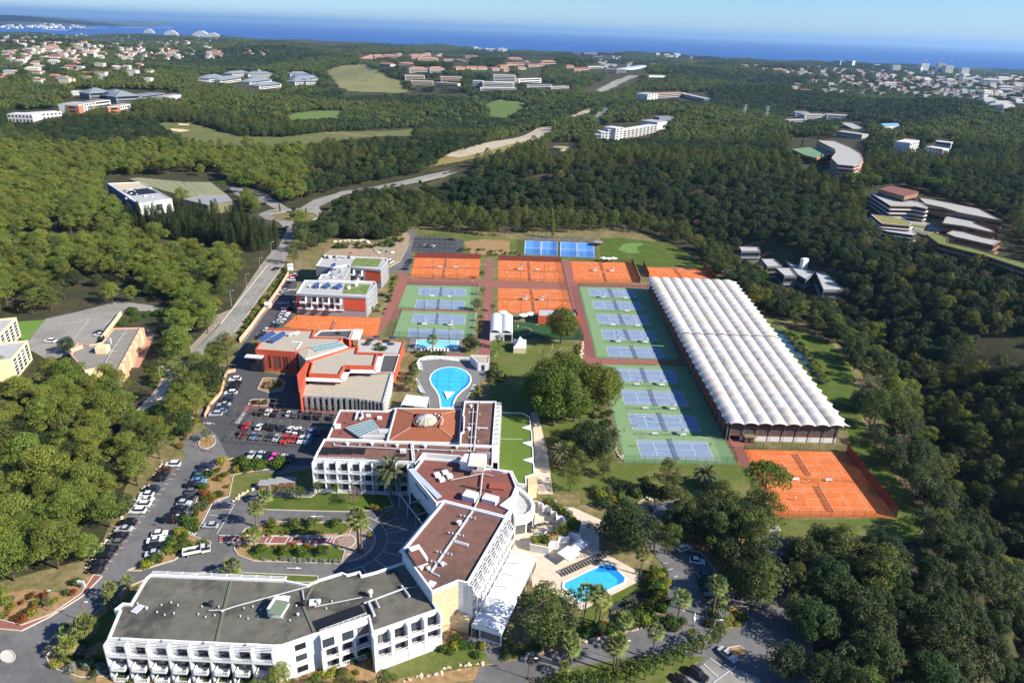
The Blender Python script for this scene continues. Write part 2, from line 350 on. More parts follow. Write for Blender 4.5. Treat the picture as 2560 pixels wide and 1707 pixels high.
TREE['cypress0']=tree_meshes('cypress',[(0,0,.9+i*.88,.25+1.05*math.sin(.35+2.6*i/14)**.8,.25+1.05*math.sin(.35+2.6*i/14)**.8,.85) for i in range(14)],.34,.95,LEAF['cypress'],11,.14,0,7,zmin=-.8)
TREE['cypress1']=tree_meshes('conifer',[(.25*math.sin(i*2.4),.25*math.cos(i*2.4),1.0+i*.95,2.2*(1-i/13)+.35,2.2*(1-i/13)+.35,.8) for i in range(12)],.36,.8,LEAF['cypress'],11.5,.16,0,8)
SHRUB={}
def shrub_mesh(name,mat,seed,n=6,R=1.0,leaf=.24,dens=.8,zs=.8):
    r=random.Random(seed); V,F=leafcloud([(r.uniform(-.5,.5)*R,r.uniform(-.5,.5)*R,R*zs*.55+r.uniform(-.1,.25)*R,R*r.uniform(.45,.7),R*r.uniform(.45,.7),R*zs*r.uniform(.5,.65)) for _ in range(n)],leaf,dens,seed,zmin=-.7)
    V[:,2]=np.maximum(V[:,2],-.05); return mesh(name,V,F,[mat])
for nm in ('shrub','lime','grey','rust','hedge','olive','oak'): SHRUB[nm]=[shrub_mesh(nm+'_bush',LEAF[nm],70+i) for i in range(2)]
# palms
def fan_palm(h,seed,n=30,R=2.25):
    r=random.Random(seed); tb=MB(); lean=r.uniform(-.3,.3); tb.tube([(0,0,0),(lean*.2,0,h*.3),(lean*.6,0,h*.7),(lean,0,h)],[.30,.22,.19,.17],8)
    cb=MB(); sb=MB()
    for i in range(n):
        a=i*2.4; el=math.radians(85-125*(i/n)); p=Vector((lean,0,h)); d=Vector((math.cos(a)*math.cos(el),math.sin(a)*math.cos(el),math.sin(el)))
        L=R*r.uniform(.55,.7); q=p+d*L; u=d.cross(Vector((0,0,1))).normalized() if abs(d.z)<.98 else Vector((1,0,0)); w=u.cross(d)
        tgt=sb if el<math.radians(-28) else cb
        tgt.beam(p,q,.05,.04)
        for j in range(9):
            t=(j-4)/4*1.25; dd=(d*math.cos(t)+u*math.sin(t)).normalized(); ln=R*.62*r.uniform(.85,1.1)*(1-.12*abs(t)); e=q+dd*ln-Vector((0,0,ln*.22*(1+abs(t)))); s=(w*.5+u.cross(dd)*.5).normalized(); k=dd.cross(s).normalized()*.11
            m=q+dd*ln*.55; tgt.add([q,m+k,e,m-k],[(0,1,2,3)])
    return tb.me('palm_trunk',m_palmbark),cb.me('palm_crown',LEAF['palm']),sb.me('palm_skirt',m_skirt)
def date_palm(h,seed,n=64,R=3.9):
    r=random.Random(seed); tb=MB(); tb.tube([(0,0,0),(0,0,h*.5),(0,0,h),(0,0,h+.4)],[.42,.36,.38,.2],8); cb=MB(); sb=MB()
    for i in range(n):
        a=i*2.4; el=math.radians(82-110*(i/n)); d=Vector((math.cos(a)*math.cos(el),math.sin(a)*math.cos(el),math.sin(el))); pts=[]; p=Vector((0,0,h+.2)); L=R*r.uniform(.85,1.05); seg=6
        for k in range(seg+1):
            pts.append(p.copy()); p=p+d*(L/seg); d=(d+Vector((0,0,-.17-.05*k))).normalized()
        u=Vector((-math.sin(a),math.cos(a),0))
        tgt=sb if i>n*.9 else cb
        for k in range(seg):
            w=.62*(1-abs(k/seg-.35)*.8)
            for q in range(3):
                o=pts[k].lerp(pts[k+1],q/3); f=(pts[k+1]-pts[k]).normalized()
                for s in (1,-1):
                    e=o+u*s*w+f*.32+Vector((0,0,-.10)); tgt.add([o,o+f*.24,e],[(0,1,2)])
    fr=MB()
    for i in range(5):
        a=i*1.3; fr.lathe([(.02,.15),(.16,.05),(.12,-.25),(.02,-.35)],6,(math.cos(a)*.6,math.sin(a)*.6,h-.2))
    return tb.me('date_trunk',m_palmbark),cb.me('date_crown',LEAF['date']),fr.me('date_fruit',M('orange_dates',(.45,.20,.03),.7))
FANP=[fan_palm(9.6,1),fan_palm(7.5,2),fan_palm(4.6,3),fan_palm(2.2,4,26,1.9)]; DATEP=[date_palm(5.0,1),date_palm(2.6,2,48,3.0)]
def put_tree(kind,p,label,cat='tree',name=None,sc=1.0,rz=None,group=None):
    o=empty(name or 'tree',p,random.uniform(0,6.28) if rz is None else rz,label,cat,group); o.scale=(sc,sc,sc)
    for nm,me in zip(('trunk','crown'),TREE[kind]): link(nm,me,o)
    return o
def put_palm(ms,p,label,sc=1.0,group=None,parts=('trunk','crown','dry_skirt')):
    o=empty('palm_tree',p,random.uniform(0,6.28),label,'palm',group); o.scale=(sc,)*3
    for nm,me in zip(parts,ms): link(nm,me,o)
    return o
SHRUBS=[]
def put_shrub(kind,p,r,label,group=None,name='shrub',zs=1.0):
    SHRUBS.append((r/(Vector(p)-Vector(CC)).length+(1 if 'round' in label or 'zigzag' in label else 0),kind,random.randint(0,1),Vector(p),r,label,group,name,zs,random.uniform(0,6.28)))
# ================================================================ tennis courts
def CRP(x0,y0,s): return lambda *pts:[(x0+s*x,y0+s*y) for x,y in pts]
cA=CRP(950,560,.2551); c4=CRP(950,1240,.2551); cB=CRP(1440,680,.2456); cC=CRP(1450,860,.3401); cD=CRP(600,560,.2168); cE=CRP(560,760,.2551); cF=CRP(1500,560,.2998); cH=CRP(950,860,.2551); cK=CRP(350,1100,.2998); cN=CRP(750,980,.2551); cP=CRP(1200,1250,.2976); cQ=CRP(0,1100,.3871); cR=CRP(0,400,.36565); c1=CRP(0,0,.36565); c2=CRP(850,0,.36565); c3=CRP(1700,0,.36565); cS=CRP(0,760,.2551); cT=CRP(2000,400,.2423); cV=CRP(1800,1250,.3231); cW=CRP(560,1180,.3014); cX=CRP(1620,680,.2806); cY=CRP(950,1200,.28066)
m_green=M('green_hardcourt',(.175,.285,.135),.8,.2,noise=(.8,.12),col2=(.20,.29,.155),two=(.15,.45,.62)); m_blue=M('blue_hardcourt',(.19,.262,.37),.75,.2,noise=(.8,.12),col2=(.225,.28,.385),two=(.17,.46,.62))
m_clay=M('clay_court',(.57,.15,.042),.95,.1,noise=(.9,.17),col2=(.60,.19,.07),two=(.19,.44,.62)); m_white=M('white_paint',(.78,.78,.76),.7,.3)
m_claydk=M('clay_line',(.74,.50,.36),.9); m_redpath=M('red_paving',(.27,.105,.085),.9,.2,noise=(1.2,.2)); m_net=M('net_mesh',(.02,.03,.035),.9,.1,alpha=.5); m_dark=M('dark_metal',(.03,.035,.035),.6,.4)
m_fence=M('green_mesh_fence',(.02,.06,.045),.9,.1,alpha=.22); m_post=M('green_post',(.02,.05,.04),.6); m_wscreen=M('red_windscreen',(.26,.055,.04),.9,.1,alpha=.93,noise=(.3,.15)); m_wscr2=M('dark_red_windscreen',(.20,.05,.045),.9,.1,alpha=.9)
m_asph=M('asphalt',(.155,.151,.148),.9,.2,noise=(.7,.14),col2=(.118,.116,.115),two=(.07,.46,.58)); m_asph2=M('old_asphalt',(.27,.255,.225),.92,.2,noise=(.6,.12),col2=(.215,.205,.185),two=(.06,.47,.58)); m_asphd=M('new_asphalt',(.072,.073,.077),.88,.25,noise=(.15,.15))
m_lawn=M('lawn',(.098,.125,.028),.95,.1,noise=(.8,.25),col2=(.185,.165,.065),two=(.07,.45,.72)); m_lawn2=M('green_lawn',(.070,.108,.018),.95,.1,noise=(1.0,.25),col2=(.12,.135,.035),two=(.15,.45,.7)); m_turf=M('artificial_turf',(.11,.165,.03),.95,.1,noise=(.3,.1))
m_soil=M('garden_soil',(.34,.205,.105),.95,.1,noise=(.9,.3),col2=(.20,.17,.06),two=(.4,.45,.65)); m_stonepave=M('pale_stone_paving',(.60,.50,.38),.85,.2,noise=(.6,.12)); m_kerb=M('kerb_stone',(.52,.47,.40),.9); m_gravel=M('pale_rubble',(.33,.245,.165),.95,.1,noise=(.5,.4),bump=(1.5,.8,.3)); m_greypave=M('grey_deck',(.185,.18,.175),.9,.2,noise=(.3,.12))
def sheet(name,px,z,mat,kind='structure',**kw):
    pts=[G(x,y,0) for x,y in px]; pts=ccw([(p.x,p.y) for p in pts]); b=MB()
    tri=tessellate_polygon([[Vector((x,y,0)) for x,y in pts]]); fs=[]
    for t in tri:
        p_,q_,r_=[pts[i] for i in t]; fs.append(tuple(t) if (q_[0]-p_[0])*(r_[1]-p_[1])-(q_[1]-p_[1])*(r_[0]-p_[0])>0 else tuple(t)[::-1])
    o=link(name,mesh(name,[(x,y,z) for x,y in pts],fs,[mat])); return tag(o,kind=kind,**kw)
def bil(q,u,v): return (q[0]*(1-u)+q[1]*u)*(1-v)+(q[3]*(1-u)+q[2]*u)*v
CL,CW=23.77,10.97
def court(px,kind,label,z=.075,q=None):
    q=q or [G(x,y,0) for x,y in px]; o=empty('tennis_court',(q[0]+q[2])/2,0,label,'tennis court','tennis courts')
    def S(x,y,h=0): p=bil(q,x/CL,y/CW); return Vector((p.x,p.y,h))
    if kind=='hard': b=MB(); b.quad(*[S(x,y,z) for x,y in ((0,0),(CL,0),(CL,CW),(0,CW))][::-1]); b.build('playing_area',m_blue,o)
    b=MB(); zl=z+.02
    def ln(x0,y0,x1,y1,w=.09): b.quad(*[S(x,y,zl) for x,y in ((x0,y0),(x1,y0),(x1,y1),(x0,y1))][::-1])
    w=.10
    for y in (0,1.37,CW-1.37-w,CW-w): ln(0,y,CL,y+w)
    for x in (0,5.485,CL-5.485-w,CL-w): ln(x,0 if x<1 or x>20 else 1.37,x+w,CW if x<1 or x>20 else CW-1.37)
    ln(5.485,CW/2-w/2,CL-5.485,CW/2+w/2); b.build('lines',m_white if kind=='hard' else m_claydk,o)
    b=MB(); e=-.9; a=S(CL/2,e); c=S(CL/2,CW-e)
    b.quad(Vector((a.x,a.y,z+.05)),Vector((c.x,c.y,z+.05)),Vector((c.x,c.y,z+1.05)),Vector((a.x,a.y,z+1.05))); n=b.build('net',m_net,o)
    b=MB(); b.beam((a.x,a.y,z+1.04),(c.x,c.y,z+1.04),.05,.09); b.build('net_tape',m_white,n)
    for p in (a,c):
        b=MB(); b.tube([(p.x,p.y,0),(p.x,p.y,z+1.15)],.06,6); b.build('net_post',m_dark,o)
    return q
ordr=lambda i:ORD[i]
hc=[cB((123,170),(575,186),(617,262),(148,245)),cB((163,293),(640,310),(682,392),(187,378)),cB((205,430),(705,447),(750,541),(233,524)),cB((253,585),(770,602),(823,703),(283,685)),cB((304,755),(850,772),(908,882),(338,865)),
    cC((250,180),(683,195),(718,287),(277,275)),cC((298,338),(752,352),(797,457),(327,442)),cC((352,512),(835,525),(887,641),(387,628)),cC((413,706),(928,718),(988,850),(453,837))]
for i,c in enumerate(hc): court(c,'hard','blue hard court beside the white-roofed hall, %s from the near end'%ORD[8-i])
lc=[cA((392,622),(845,637),(840,710),(375,695)),cA((358,742),(830,757),(822,840),(340,828)),cA((332,880),(835,895),(828,983),(312,968)),cA((287,1025),(817,1042),(808,1128),(268,1112))]
for i,c in enumerate(lc): court(c,'hard','blue hard court left of the central red path, %s from the near end'%ORD[3-i])
def slab(name,px,mat,z=.05): return sheet(name,px,z,mat)
slab('court_ground',cB((20,148),(760,168),(1060,900),(205,877)),m_green); slab('court_ground',cC((145,150),(790,167),(1040,652),(1152,885),(320,872)),m_green)
slab('court_ground',cA((265,597),(962,612),(950,852),(172,828)),m_green); slab('court_ground',cA((215,848),(958,868),(895,1142),(123,1110)),m_green)
clayblocks={'A':cA((345,330),(985,345),(968,545),(292,528)),'B':cA((1160,355),(1772,375),(1812,582),(1155,562)),'C':[(1427,653),(1579,657),(1600,708.5),(1437,708)],'D':[(1612,668.5),(1759,672),(1830,740),(1650,735)],'E':cA((1157,628),(1828,645),(1890,868),(1155,872)),'F':cC((1205,775),(1955,795),(2325,1278),(1442,1270)),'G':cD((655,1050),(1625,1085),(1580,1300),(500,1182))}
for k,px in clayblocks.items(): slab('clay_ground',px,m_clay,.05)
nmb={'A':'far left clay block by the car park','B':'clay block behind the central red path','C':'clay block left of the far hall corner','D':'block hidden behind the hall','E':'clay block beside the red-roofed clubhouse'}
for k,d in nmb.items():
    q=[G(x,y) for x,y in clayblocks[k]]
    for j,(v0,v1) in enumerate(((.075,.43),(.57,.925))):
        if k=='D' and j: continue
        court(None,'clay','clay court, %s of the %s'%(('far one','near one')[j],d),q=[bil(q,.17,v0),bil(q,.83,v0),bil(q,.83,v1),bil(q,.17,v1)])
court(cC((1342,822),(1850,832),(1946,972),(1418,948)),'clay','far one of the two large orange clay courts in front of the hall')
court(cC((1492,1060),(2018,1067),(2126,1227),(1563,1218)),'clay','near one of the two large orange clay courts in front of the hall')
court(cD((790,1125),(1420,1145),(1400,1232),(735,1207)),'clay','single orange clay court walled in beside the red building')
# fences: posts + mesh panels
POSTM=None
def fence(px,h,label,mat=None,step=3.2,closed=False,name='fence',panel='mesh_panel',z=0,pz=0):
    global POSTM
    if POSTM is None:
        b=MB(); b.tube([(0,0,0),(0,0,1)],.045,5); POSTM=b.me('fence_post',m_post)
    pts=[G(x,y,0) for x,y in px]
    if closed: pts.append(pts[0])
    o=empty(name,pts[0],0,label,'fence'); b=MB(); k=0
    for a,c in zip(pts,pts[1:]):
        n=max(1,round((c-a).length/step))
        for i in range(n+(1 if c is pts[-1] and not closed else 0)):
            p=a.lerp(c,i/n); s=link('post',POSTM,o,p-o.location,0,(1,1,h))
        b.quad(Vector((a.x,a.y,z+pz)),Vector((c.x,c.y,z+pz)),Vector((c.x,c.y,z+h)),Vector((a.x,a.y,z+h)))
    b.build(panel,mat or m_fence,o); return o
fence(cB((20,148),(205,877)),3,'tall green fence on the left of the five far blue courts'); fence(cB((205,877),(1060,900)),1.2,'low fence closing the near end of the five far blue courts'); fence(cB((20,148),(760,168)),2,'fence along the far end of the five far blue courts')
fence(cC((145,150),(320,872)),3,'tall green fence on the left of the four near blue courts'); fence(cC((320,872),(1152,885)),3,'tall green fence closing the near end of the four near blue courts'); fence(cC((1152,885),(1040,652)),3,'short fence at the right corner of the four near blue courts')
fence(cA((265,597),(962,612)),2.2,'fence at the far end of the left blue courts'); fence(cA((172,828),(950,852)),1.1,'low fence dividing the left blue courts'); fence(cA((215,848),(123,1110)),3,'green fence on the left of the two nearer left blue courts'); fence(cA((123,1110),(895,1142)),3,'green fence between the left blue courts and the lap pool'); fence(cA((958,612),(895,1142)),2.4,'fence on the right of the left blue courts by the tree row')
for k,(a,l) in dict(h1=(0,'first'),h2=(1,'second'),h3=(2,'third'),h4=(3,'fourth'),h5=(5,'fifth'),h6=(6,'sixth'),h7=(7,'seventh')).items():
    c=hc[a]; d=hc[a+1]; m=lambda i,j,t:((c[i][0]*(1-t)+d[j][0]*t),(c[i][1]*(1-t)+d[j][1]*t))
    A=m(3,0,.5); B=m(2,1,.5); fence([A,B],1.0,'low divider fence between blue courts beside the hall, %s from the far end'%l,step=4)
fence(cC((1205,775),(1955,795)),3,'fence behind the two large clay courts in front of the hall'); fence(cC((1205,775),(1442,1270)),2.6,'rusty fence on the left of the two large clay courts'); fence(cC((1442,1270),(2325,1278)),2.6,'fence on the near side of the two large clay courts'); fence(cC((1955,795),(2325,1278)),3.4,'solid rust red windscreen along the right of the two large clay courts',m_wscreen,panel='windscreen_panel')
fence(cC((1470,990),(2040,1020)),1.0,'low divider fence between the two large clay courts',step=4)
fence(cA((345,330),(985,345)),3.2,'dark red windscreen behind the far left clay courts',m_wscr2,panel='windscreen_panel'); fence(cA((1160,355),(1772,375)),3.2,'dark red windscreen behind the clay courts right of the central path',m_wscr2,panel='windscreen_panel')
fence(cA((292,528),(968,545)),2.4,'green fence on the near side of the far left clay courts'); fence(cA((1155,562),(1812,582)),2.4,'green fence on the near side of the clay courts behind the central path'); fence(cA((1772,375),(1890,868)),2.8,'green fence right of the central clay courts')
fence([(1579,657),(1600,708)],3,'dark red windscreen right of the clay court at the far corner of the hall',m_wscr2,panel='windscreen_panel'); fence([(1437,708),(1600,708.5)],2.4,'green fence on the near side of the clay court left of the hall'); fence([(1427,653),(1579,657)],2.4,'green fence behind the clay court left of the hall'); fence([(1759,672),(1789,698)],3,'red windscreen at the right end of the hidden clay court',m_wscreen,panel='windscreen_panel'); fence([(1608,664),(1622,694)],3,'red windscreen at the left end of the hidden clay court',m_wscreen,panel='windscreen_panel')
for t,l in ((.5,'far left clay'),):
    fence(cA((318,430),(976,445)),1.0,'low divider fence across the far left clay courts',step=4); fence(cA((1158,458),(1792,478)),1.0,'low divider fence across the clay courts behind the central path',step=4); fence(cA((1156,745),(1858,757)),1.0,'low divider fence across the clay courts beside the clubhouse',step=4)
# paths, lawns and other ground around the courts
for nm,px,m,z in (('path',cA((1045,345),(1098,345),(1088,905),(1015,905)),m_redpath,.05),('path',cA((292,535),(1060,552),(1056,610),(270,592)),m_redpath,.047),('path',cA((1080,565),(1850,585),(1850,640),(1080,625)),m_redpath,.047),
    ('path',cA((1772,365),(1850,365),(2360,1560),(2170,1560),(1985,1310),(1890,870),(1830,600)),m_redpath,.04),('path',cA((165,480),(250,480),(275,590),(150,830),(215,845),(-60,1110),(-120,1110),(30,880),(190,540)),m_redpath,.045),('path',[(1437,709),(1620,711),(1640,722),(1445,716)],m_redpath,.043),
    ('path',cB((205,877),(1060,900),(1080,930),(190,930)),m_redpath,.046),('path',cC((100,150),(145,150),(170,260),(110,200)),m_redpath,.048),('path',cC((1040,640),(1090,690),(1185,700),(1285,740),(1190,745),(1205,780),(1260,900),(1180,900),(1140,790)),m_redpath,.05),('path',cA((170,829),(950,853),(1000,870),(215,847)),m_redpath,.06),
    ('path',cA((1015,905),(1088,905),(1075,1290),(970,1285),(985,1120),(820,1130),(800,1300),(660,1310),(655,1270),(760,1265),(780,1140),(960,1110)),m_redpath,.052)):
    sheet(nm,px,z,m)
sheet('lawn',cA((330,60),(800,90),(1430,160),(2100,180),(2200,130),(2500,160),(3300,420),(2400,420),(1850,350),(1000,330),(750,300)),.02,m_lawn)
sheet('lawn',cF((0,120),(160,115),(560,160),(740,250),(960,420),(880,370),(350,350),(0,325)),.028,m_lawn2)
sheet('putting_green',cF((150,215),(190,170),(260,158),(350,160),(365,172),(310,190),(310,220),(340,242),(240,245)),.05,M('putting_green',(.13,.23,.06),.9,.1,noise=(.5,.06)))
sheet('lawn',cA((1090,1130),(1600,1140),(1900,1160),(1985,1310),(1900,1560),(2200,1700),(2350,2600),(1500,2640),(1000,2400),(1040,1900),(1080,1500)),.03,m_lawn)
sheet('lawn',cX((560,0),(760,75),(1000,370),(1160,500),(1400,540),(1640,640),(1800,830),(1853,1000),(1853,1200),(2000,1500),(2250,1900),(2440,2150),(2400,2400),(1900,2250),(1780,1400),(1000,1500),(880,1500),(700,1470),(500,900)),.025,m_lawn2)
sheet('lawn',cC((0,870),(320,872),(1150,885),(1220,900),(1420,1270),(1650,1290),(2330,1280),(2352,1400),(1700,1420),(1450,1400),(1300,1200),(1100,1120),(700,1130),(500,1130),(400,1190),(0,1180)),.027,m_lawn)
# pond strip and reeds right of the hall
sheet('pond',cX((1130,505),(1200,530),(1330,660),(1480,820),(1560,980),(1530,1000),(1440,880),(1290,720),(1170,600)),.06,M('pond_water',(.03,.075,.10),.1,.5))
# ================================================================ tennis hall with pillow membrane roof
hall=empty('tennis_hall',G(1840,1090),0,'long tennis hall with white pillowed membrane roof and rust walls','sports hall')
ZR=7.8
HA=[G(1622,694,ZR),G(1829,702,ZR),G(1938,842,ZR),G(1701,834,ZR)]          # far half, corner points of the roof at eave height
HB=[G(1701,836,ZR),G(1938,844,ZR),G(2108,1062,ZR),G(1824,1055,ZR)]
m_mem=M('white_membrane',(.62,.595,.55),.6,.3,noise=(.5,.08),obj=.08,col2=(.58,.48,.36),two=(.13,.42,.68))
def pillow(q,iu,iv,nu,nv):
    n=6; V=[]; F=[]
    for j in range(n+1):
        for i in range(n+1):
            u=(iu+i/n)/nu; v=(iv+j/n)/nv; p=bil(q,u,v); s=i/n; t=j/n
            rib=abs(math.sin(math.pi*s))**.75; z=ZR+.95*rib*(.72+.28*abs(math.sin(math.pi*t))**.7)
            V.append(Vector((p.x,p.y,z))-hall.location)
    F=[(j*(n+1)+i,j*(n+1)+i+1,(j+1)*(n+1)+i+1,(j+1)*(n+1)+i) for j in range(n) for i in range(n)]
    return V,F
for q,nv in ((HA,14),(HB,14)):
    for iv in range(nv):
        for iu in range(8):
            V,F=pillow(q,iu,iv,8,nv); link('roof_panel',mesh('roof_panel',V,F,[m_mem],smooth_=True),hall)
def edge_sail(q,side,nv):
    b=MB()
    for iv in range(nv):
        prev=None
        for k in range(7):
            v=(iv+k/6)/nv; p=bil(q,side,v); o=bil(q,side+(.075 if side else -.03),v); f=abs(math.sin(math.pi*k/6)); e=p.lerp(o,1-.45*f) ; zz=ZR-.55-.1*(1-f)
            cur=(Vector((p.x,p.y,ZR)),Vector((e.x,e.y,zz)))
            if prev: b.add([prev[0],cur[0],cur[1],prev[1]],[(0,1,2,3)])
            prev=cur
    return b.build('edge_membrane',m_mem,hall,True)
for q in (HA,HB): edge_sail(q,1,14); edge_sail(q,0,14)
b=MB(); n=8*6
for i in range(n):
    a=bil(HB,i/n,1); c=bil(HB,(i+1)/n,1); d=(HB[2]-HB[1]).normalized()*.9
    za=ZR+1.05*abs(math.sin(math.pi*8*i/n))**.75*.65; zc=ZR+1.05*abs(math.sin(math.pi*8*(i+1)/n))**.75*.65
    b.add([(a.x,a.y,za),(a.x+d.x,a.y+d.y,za-.35),(c.x+d.x,c.y+d.y,zc-.35),(c.x,c.y,zc)],[(0,1,2,3)])
b.build('edge_membrane',m_mem,hall)
m_rust=M('rust_screen_wall',(.25,.085,.05),.9,.1,noise=(.4,.15)); m_steel=M('grey_steel',(.25,.26,.27),.5,.5); m_greyscr=M('grey_net_screen',(.13,.10,.095),.9,.1,alpha=.85); m_tarp=M('white_tarpaulin',(.72,.72,.70),.7)
def wall_run(name,a,c,z0,z1,mat,th=.12):
    b=MB(); b.beam(Vector((a.x,a.y,(z0+z1)/2)),Vector((c.x,c.y,(z0+z1)/2)),th,z1-z0); return b.build(name,mat,hall)
ins=lambda q,u,v:bil(q,u,v)
FL=ins(HA,.02,.0); NL=ins(HB,.03,.985); NR=ins(HB,.985,.985); FR=ins(HA,.985,0); ML=ins(HB,.025,0); MR=ins(HB,.985,0)
for a,c in ((FL,ML),(ML,NL)): wall_run('side_wall',a,c,0,4.4,m_rust)
for a,c in ((FR,MR),(MR,NR)): wall_run('side_wall',a,c,0,2.4,m_rust)
wall_run('end_wall',NL,NR,2.0,2.6,m_rust); wall_run('end_wall',NL,NR,2.6,ZR-.4,m_greyscr,.06); wall_run('tarpaulin',NL.lerp(NR,.1),NR,.05,2.0,m_tarp,.08); wall_run('end_wall',FL,FR,0,ZR-.6,m_rust)
for q in (HA,HB):
    for j in range(15):
        for u in (.0,.985):
            p=ins(q,u,min(j/14,.99)); b=MB(); b.tube([(p.x,p.y,0),(p.x,p.y,ZR)],.12,6); b.build('column',m_steel,hall)
for i in range(9):
    p=ins(HB,.03+.955*i/8,.99); b=MB(); b.tube([(p.x,p.y,0),(p.x,p.y,ZR)],.1,6); b.build('column',m_steel,hall)
for i in range(3):
    for (u,v,q) in ((.36,.32,HA),(.66,.30,HA),(.27,.38,HB),(.62,.36,HB))[i*2:i*2+2]:
        p=bil(q,u,v); b=MB(); b.tube([(p.x,p.y,ZR),(p.x,p.y,ZR+1.7)],.07,6); b.lathe([(.02,.6),(.28,.45),(.28,.1),(.02,0)],8,(p.x,p.y,ZR+1.5)); b.build('roof_lamp',m_dark,hall)
def text3d(name,s,p,d,up,size,mat,parent=None,ext=.03,align='CENTER'):
    c=bpy.data.curves.new(name,'FONT'); c.body=s; c.size=size; c.extrude=ext; c.align_x=align; o=bpy.data.objects.new(name,c); COL.objects.link(o)
    d=Vector(d).normalized(); up=Vector(up).normalized(); n=d.cross(up); mw=Matrix((( d.x,up.x,n.x,p[0]),(d.y,up.y,n.y,p[1]),(d.z,up.z,n.z,p[2]),(0,0,0,1)))
    dg=bpy.context.evaluated_depsgraph_get(); me=bpy.data.meshes.new_from_object(o.evaluated_get(dg)); bpy.data.objects.remove(o); me.transform(mw if parent is None else Matrix.Translation(-parent.location)@mw)
    me.materials.clear(); me.materials.append(mat); return link(name,me,parent)
dd=(NR-NL); dd.z=0; pp=NL.lerp(NR,.31); nn=Vector((dd.y,-dd.x,0)).normalized()
text3d('lettering','MOURATOGLOU',(pp.x+nn.x*.15,pp.y+nn.y*.15,ZR-1.9),dd,(0,0,1),1.75,M('dark_lettering',(.03,.025,.03),.8),hall)
# timber hut at the hall's front corner
b=empty('timber_hut',G(1870,1103),0,'small brown timber hut at the front left corner of the hall','hut'); p=b.location; h=MB(); h.box(p.x-1.6,p.x+1.6,p.y-1.2,p.y+1.2,0,2.3); h.build('wall',M('brown_timber',(.19,.075,.035),.8,noise=(4,.3)),b); h=MB(); h.add([(p.x-1.9,p.y-1.5,2.25),(p.x+1.9,p.y-1.5,2.25),(p.x+1.9,p.y+1.5,2.75),(p.x-1.9,p.y+1.5,2.75),(p.x-1.9,p.y-1.5,2.4),(p.x+1.9,p.y-1.5,2.4),(p.x+1.9,p.y+1.5,2.9),(p.x-1.9,p.y+1.5,2.9)],[(3,2,1,0),(4,5,6,7),(0,1,5,4),(1,2,6,5),(2,3,7,6),(3,0,4,7)]); h.build('roof',M('olive_felt',(.17,.16,.09),.9),b); h=MB(); h.box(p.x-.5,p.x+.5,p.y-1.26,p.y-1.18,.1,2.0); h.build('door',m_dark,b)
# ================================================================ roads, car parks, beds, lawns
ZC=[.008]
def ground(nm,px,m,kerb=False,z=None):
    if z is None: ZC[0]+=.0022; z=ZC[0]
    else: z+=.15
    sheet(nm,px,z,m)
    if kerb: kerbs(px)
def kerbs(px,closed=True,mat=None,h=.24,w=.22):
    pts=[G(x,y) for x,y in px]; pts=pts+[pts[0]] if closed else pts; b=MB()
    for a,c in zip(pts,pts[1:]): b.beam((a.x,a.y,h/2),(c.x,c.y,h/2),w,h)
    tag(b.build('kerb',mat or m_kerb),kind='structure')
def mark(*segs,w=.13,name='road_marking',z=.26,mat=None):
    b=MB()
    for p in segs:
        q=[G(x,y) for x,y in p]
        for a,c in zip(q,q[1:]): b.beam((a.x,a.y,z),(c.x,c.y,z),w,.012)
    tag(b.build(name,mat or m_white),kind='structure')
m_scrub=M('dry_scrub_ground',(.15,.135,.055),.95,.1,noise=(.5,.35),col2=(.27,.20,.11),two=(.12,.45,.68))
ground('verge',[(-60,1470),(240,1390),(330,1180),(450,1040),(560,870),(735,600),(1010,560),(1560,560),(1800,690),(2130,880),(2330,1340),(2000,1420),(1980,1760),(-60,1760)],m_scrub)
ground('drive',[(-80,1575),(50,1578),(125,1540),(200,1492),(255,1441),(215,1425),(248,1371),(286,1336),(325,1282),(368,1228),(414,1154),(465,1150),(458,1120),(463,1100),(480,1085),(510,1075),(555,1055),(640,1060),(640,1130),(700,1160),(1000,1160),(1060,1290),(1090,1400),(860,1450),(650,1440),(420,1440),(370,1450),(330,1500),(110,1620),(120,1650),(210,1720),(-80,1760)],m_asph)
ground('car_park',[(490,1048),(540,985),(575,925),(600,870),(654,779),(722,684),(755,672),(748,690),(735,735),(730,800),(708,816),(640,835),(612,880),(640,930),(745,940),(760,985),(850,1015),(850,1040),(815,1105),(785,1165),(575,1152),(540,1085)],m_asphd)
ground('road',cR((1990,430),(1900,600),(1830,720),(1510,1120),(1250,1390),(1130,1570),(1300,1570),(1600,1180),(1720,1000),(1850,850),(1950,700),(2000,540),(2030,470)),m_asph2)
ground('pavement',cR((1880,600),(1780,720),(1580,1020),(1480,1060),(1440,1130),(1180,1400),(1080,1570),(1130,1570),(1250,1390),(1500,1120),(1830,720),(1900,600)),M('worn_pavement',(.28,.235,.18),.95,noise=(.3,.2)))
ground('road',cS((1750,640),(1600,900),(1200,1210),(1240,1225),(1660,950),(1880,720)),m_asph2)
ground('pavement',cS((1640,640),(1500,870),(1180,1200),(1215,1215),(1580,930),(1750,640)),m_stonepave)
ground('road',cR((1770,370),(1840,340),(2050,330),(2150,270),(2352,215),(2352,240),(2180,320),(2205,370),(2250,350),(2230,390),(2190,405),(2030,430),(2030,470),(1990,540),(1950,540),(1960,480),(1900,420),(1780,400)),m_asph2)
ground('roundabout_island',cR((1850,372),(1990,350),(2140,360),(2182,388),(2130,415),(1990,425),(1880,410)),m_scrub,True)
ground('car_park',cR((1560,180),(1700,190),(1790,215),(2000,350),(1890,340),(1800,290),(1740,300),(1600,230)),m_asph2)
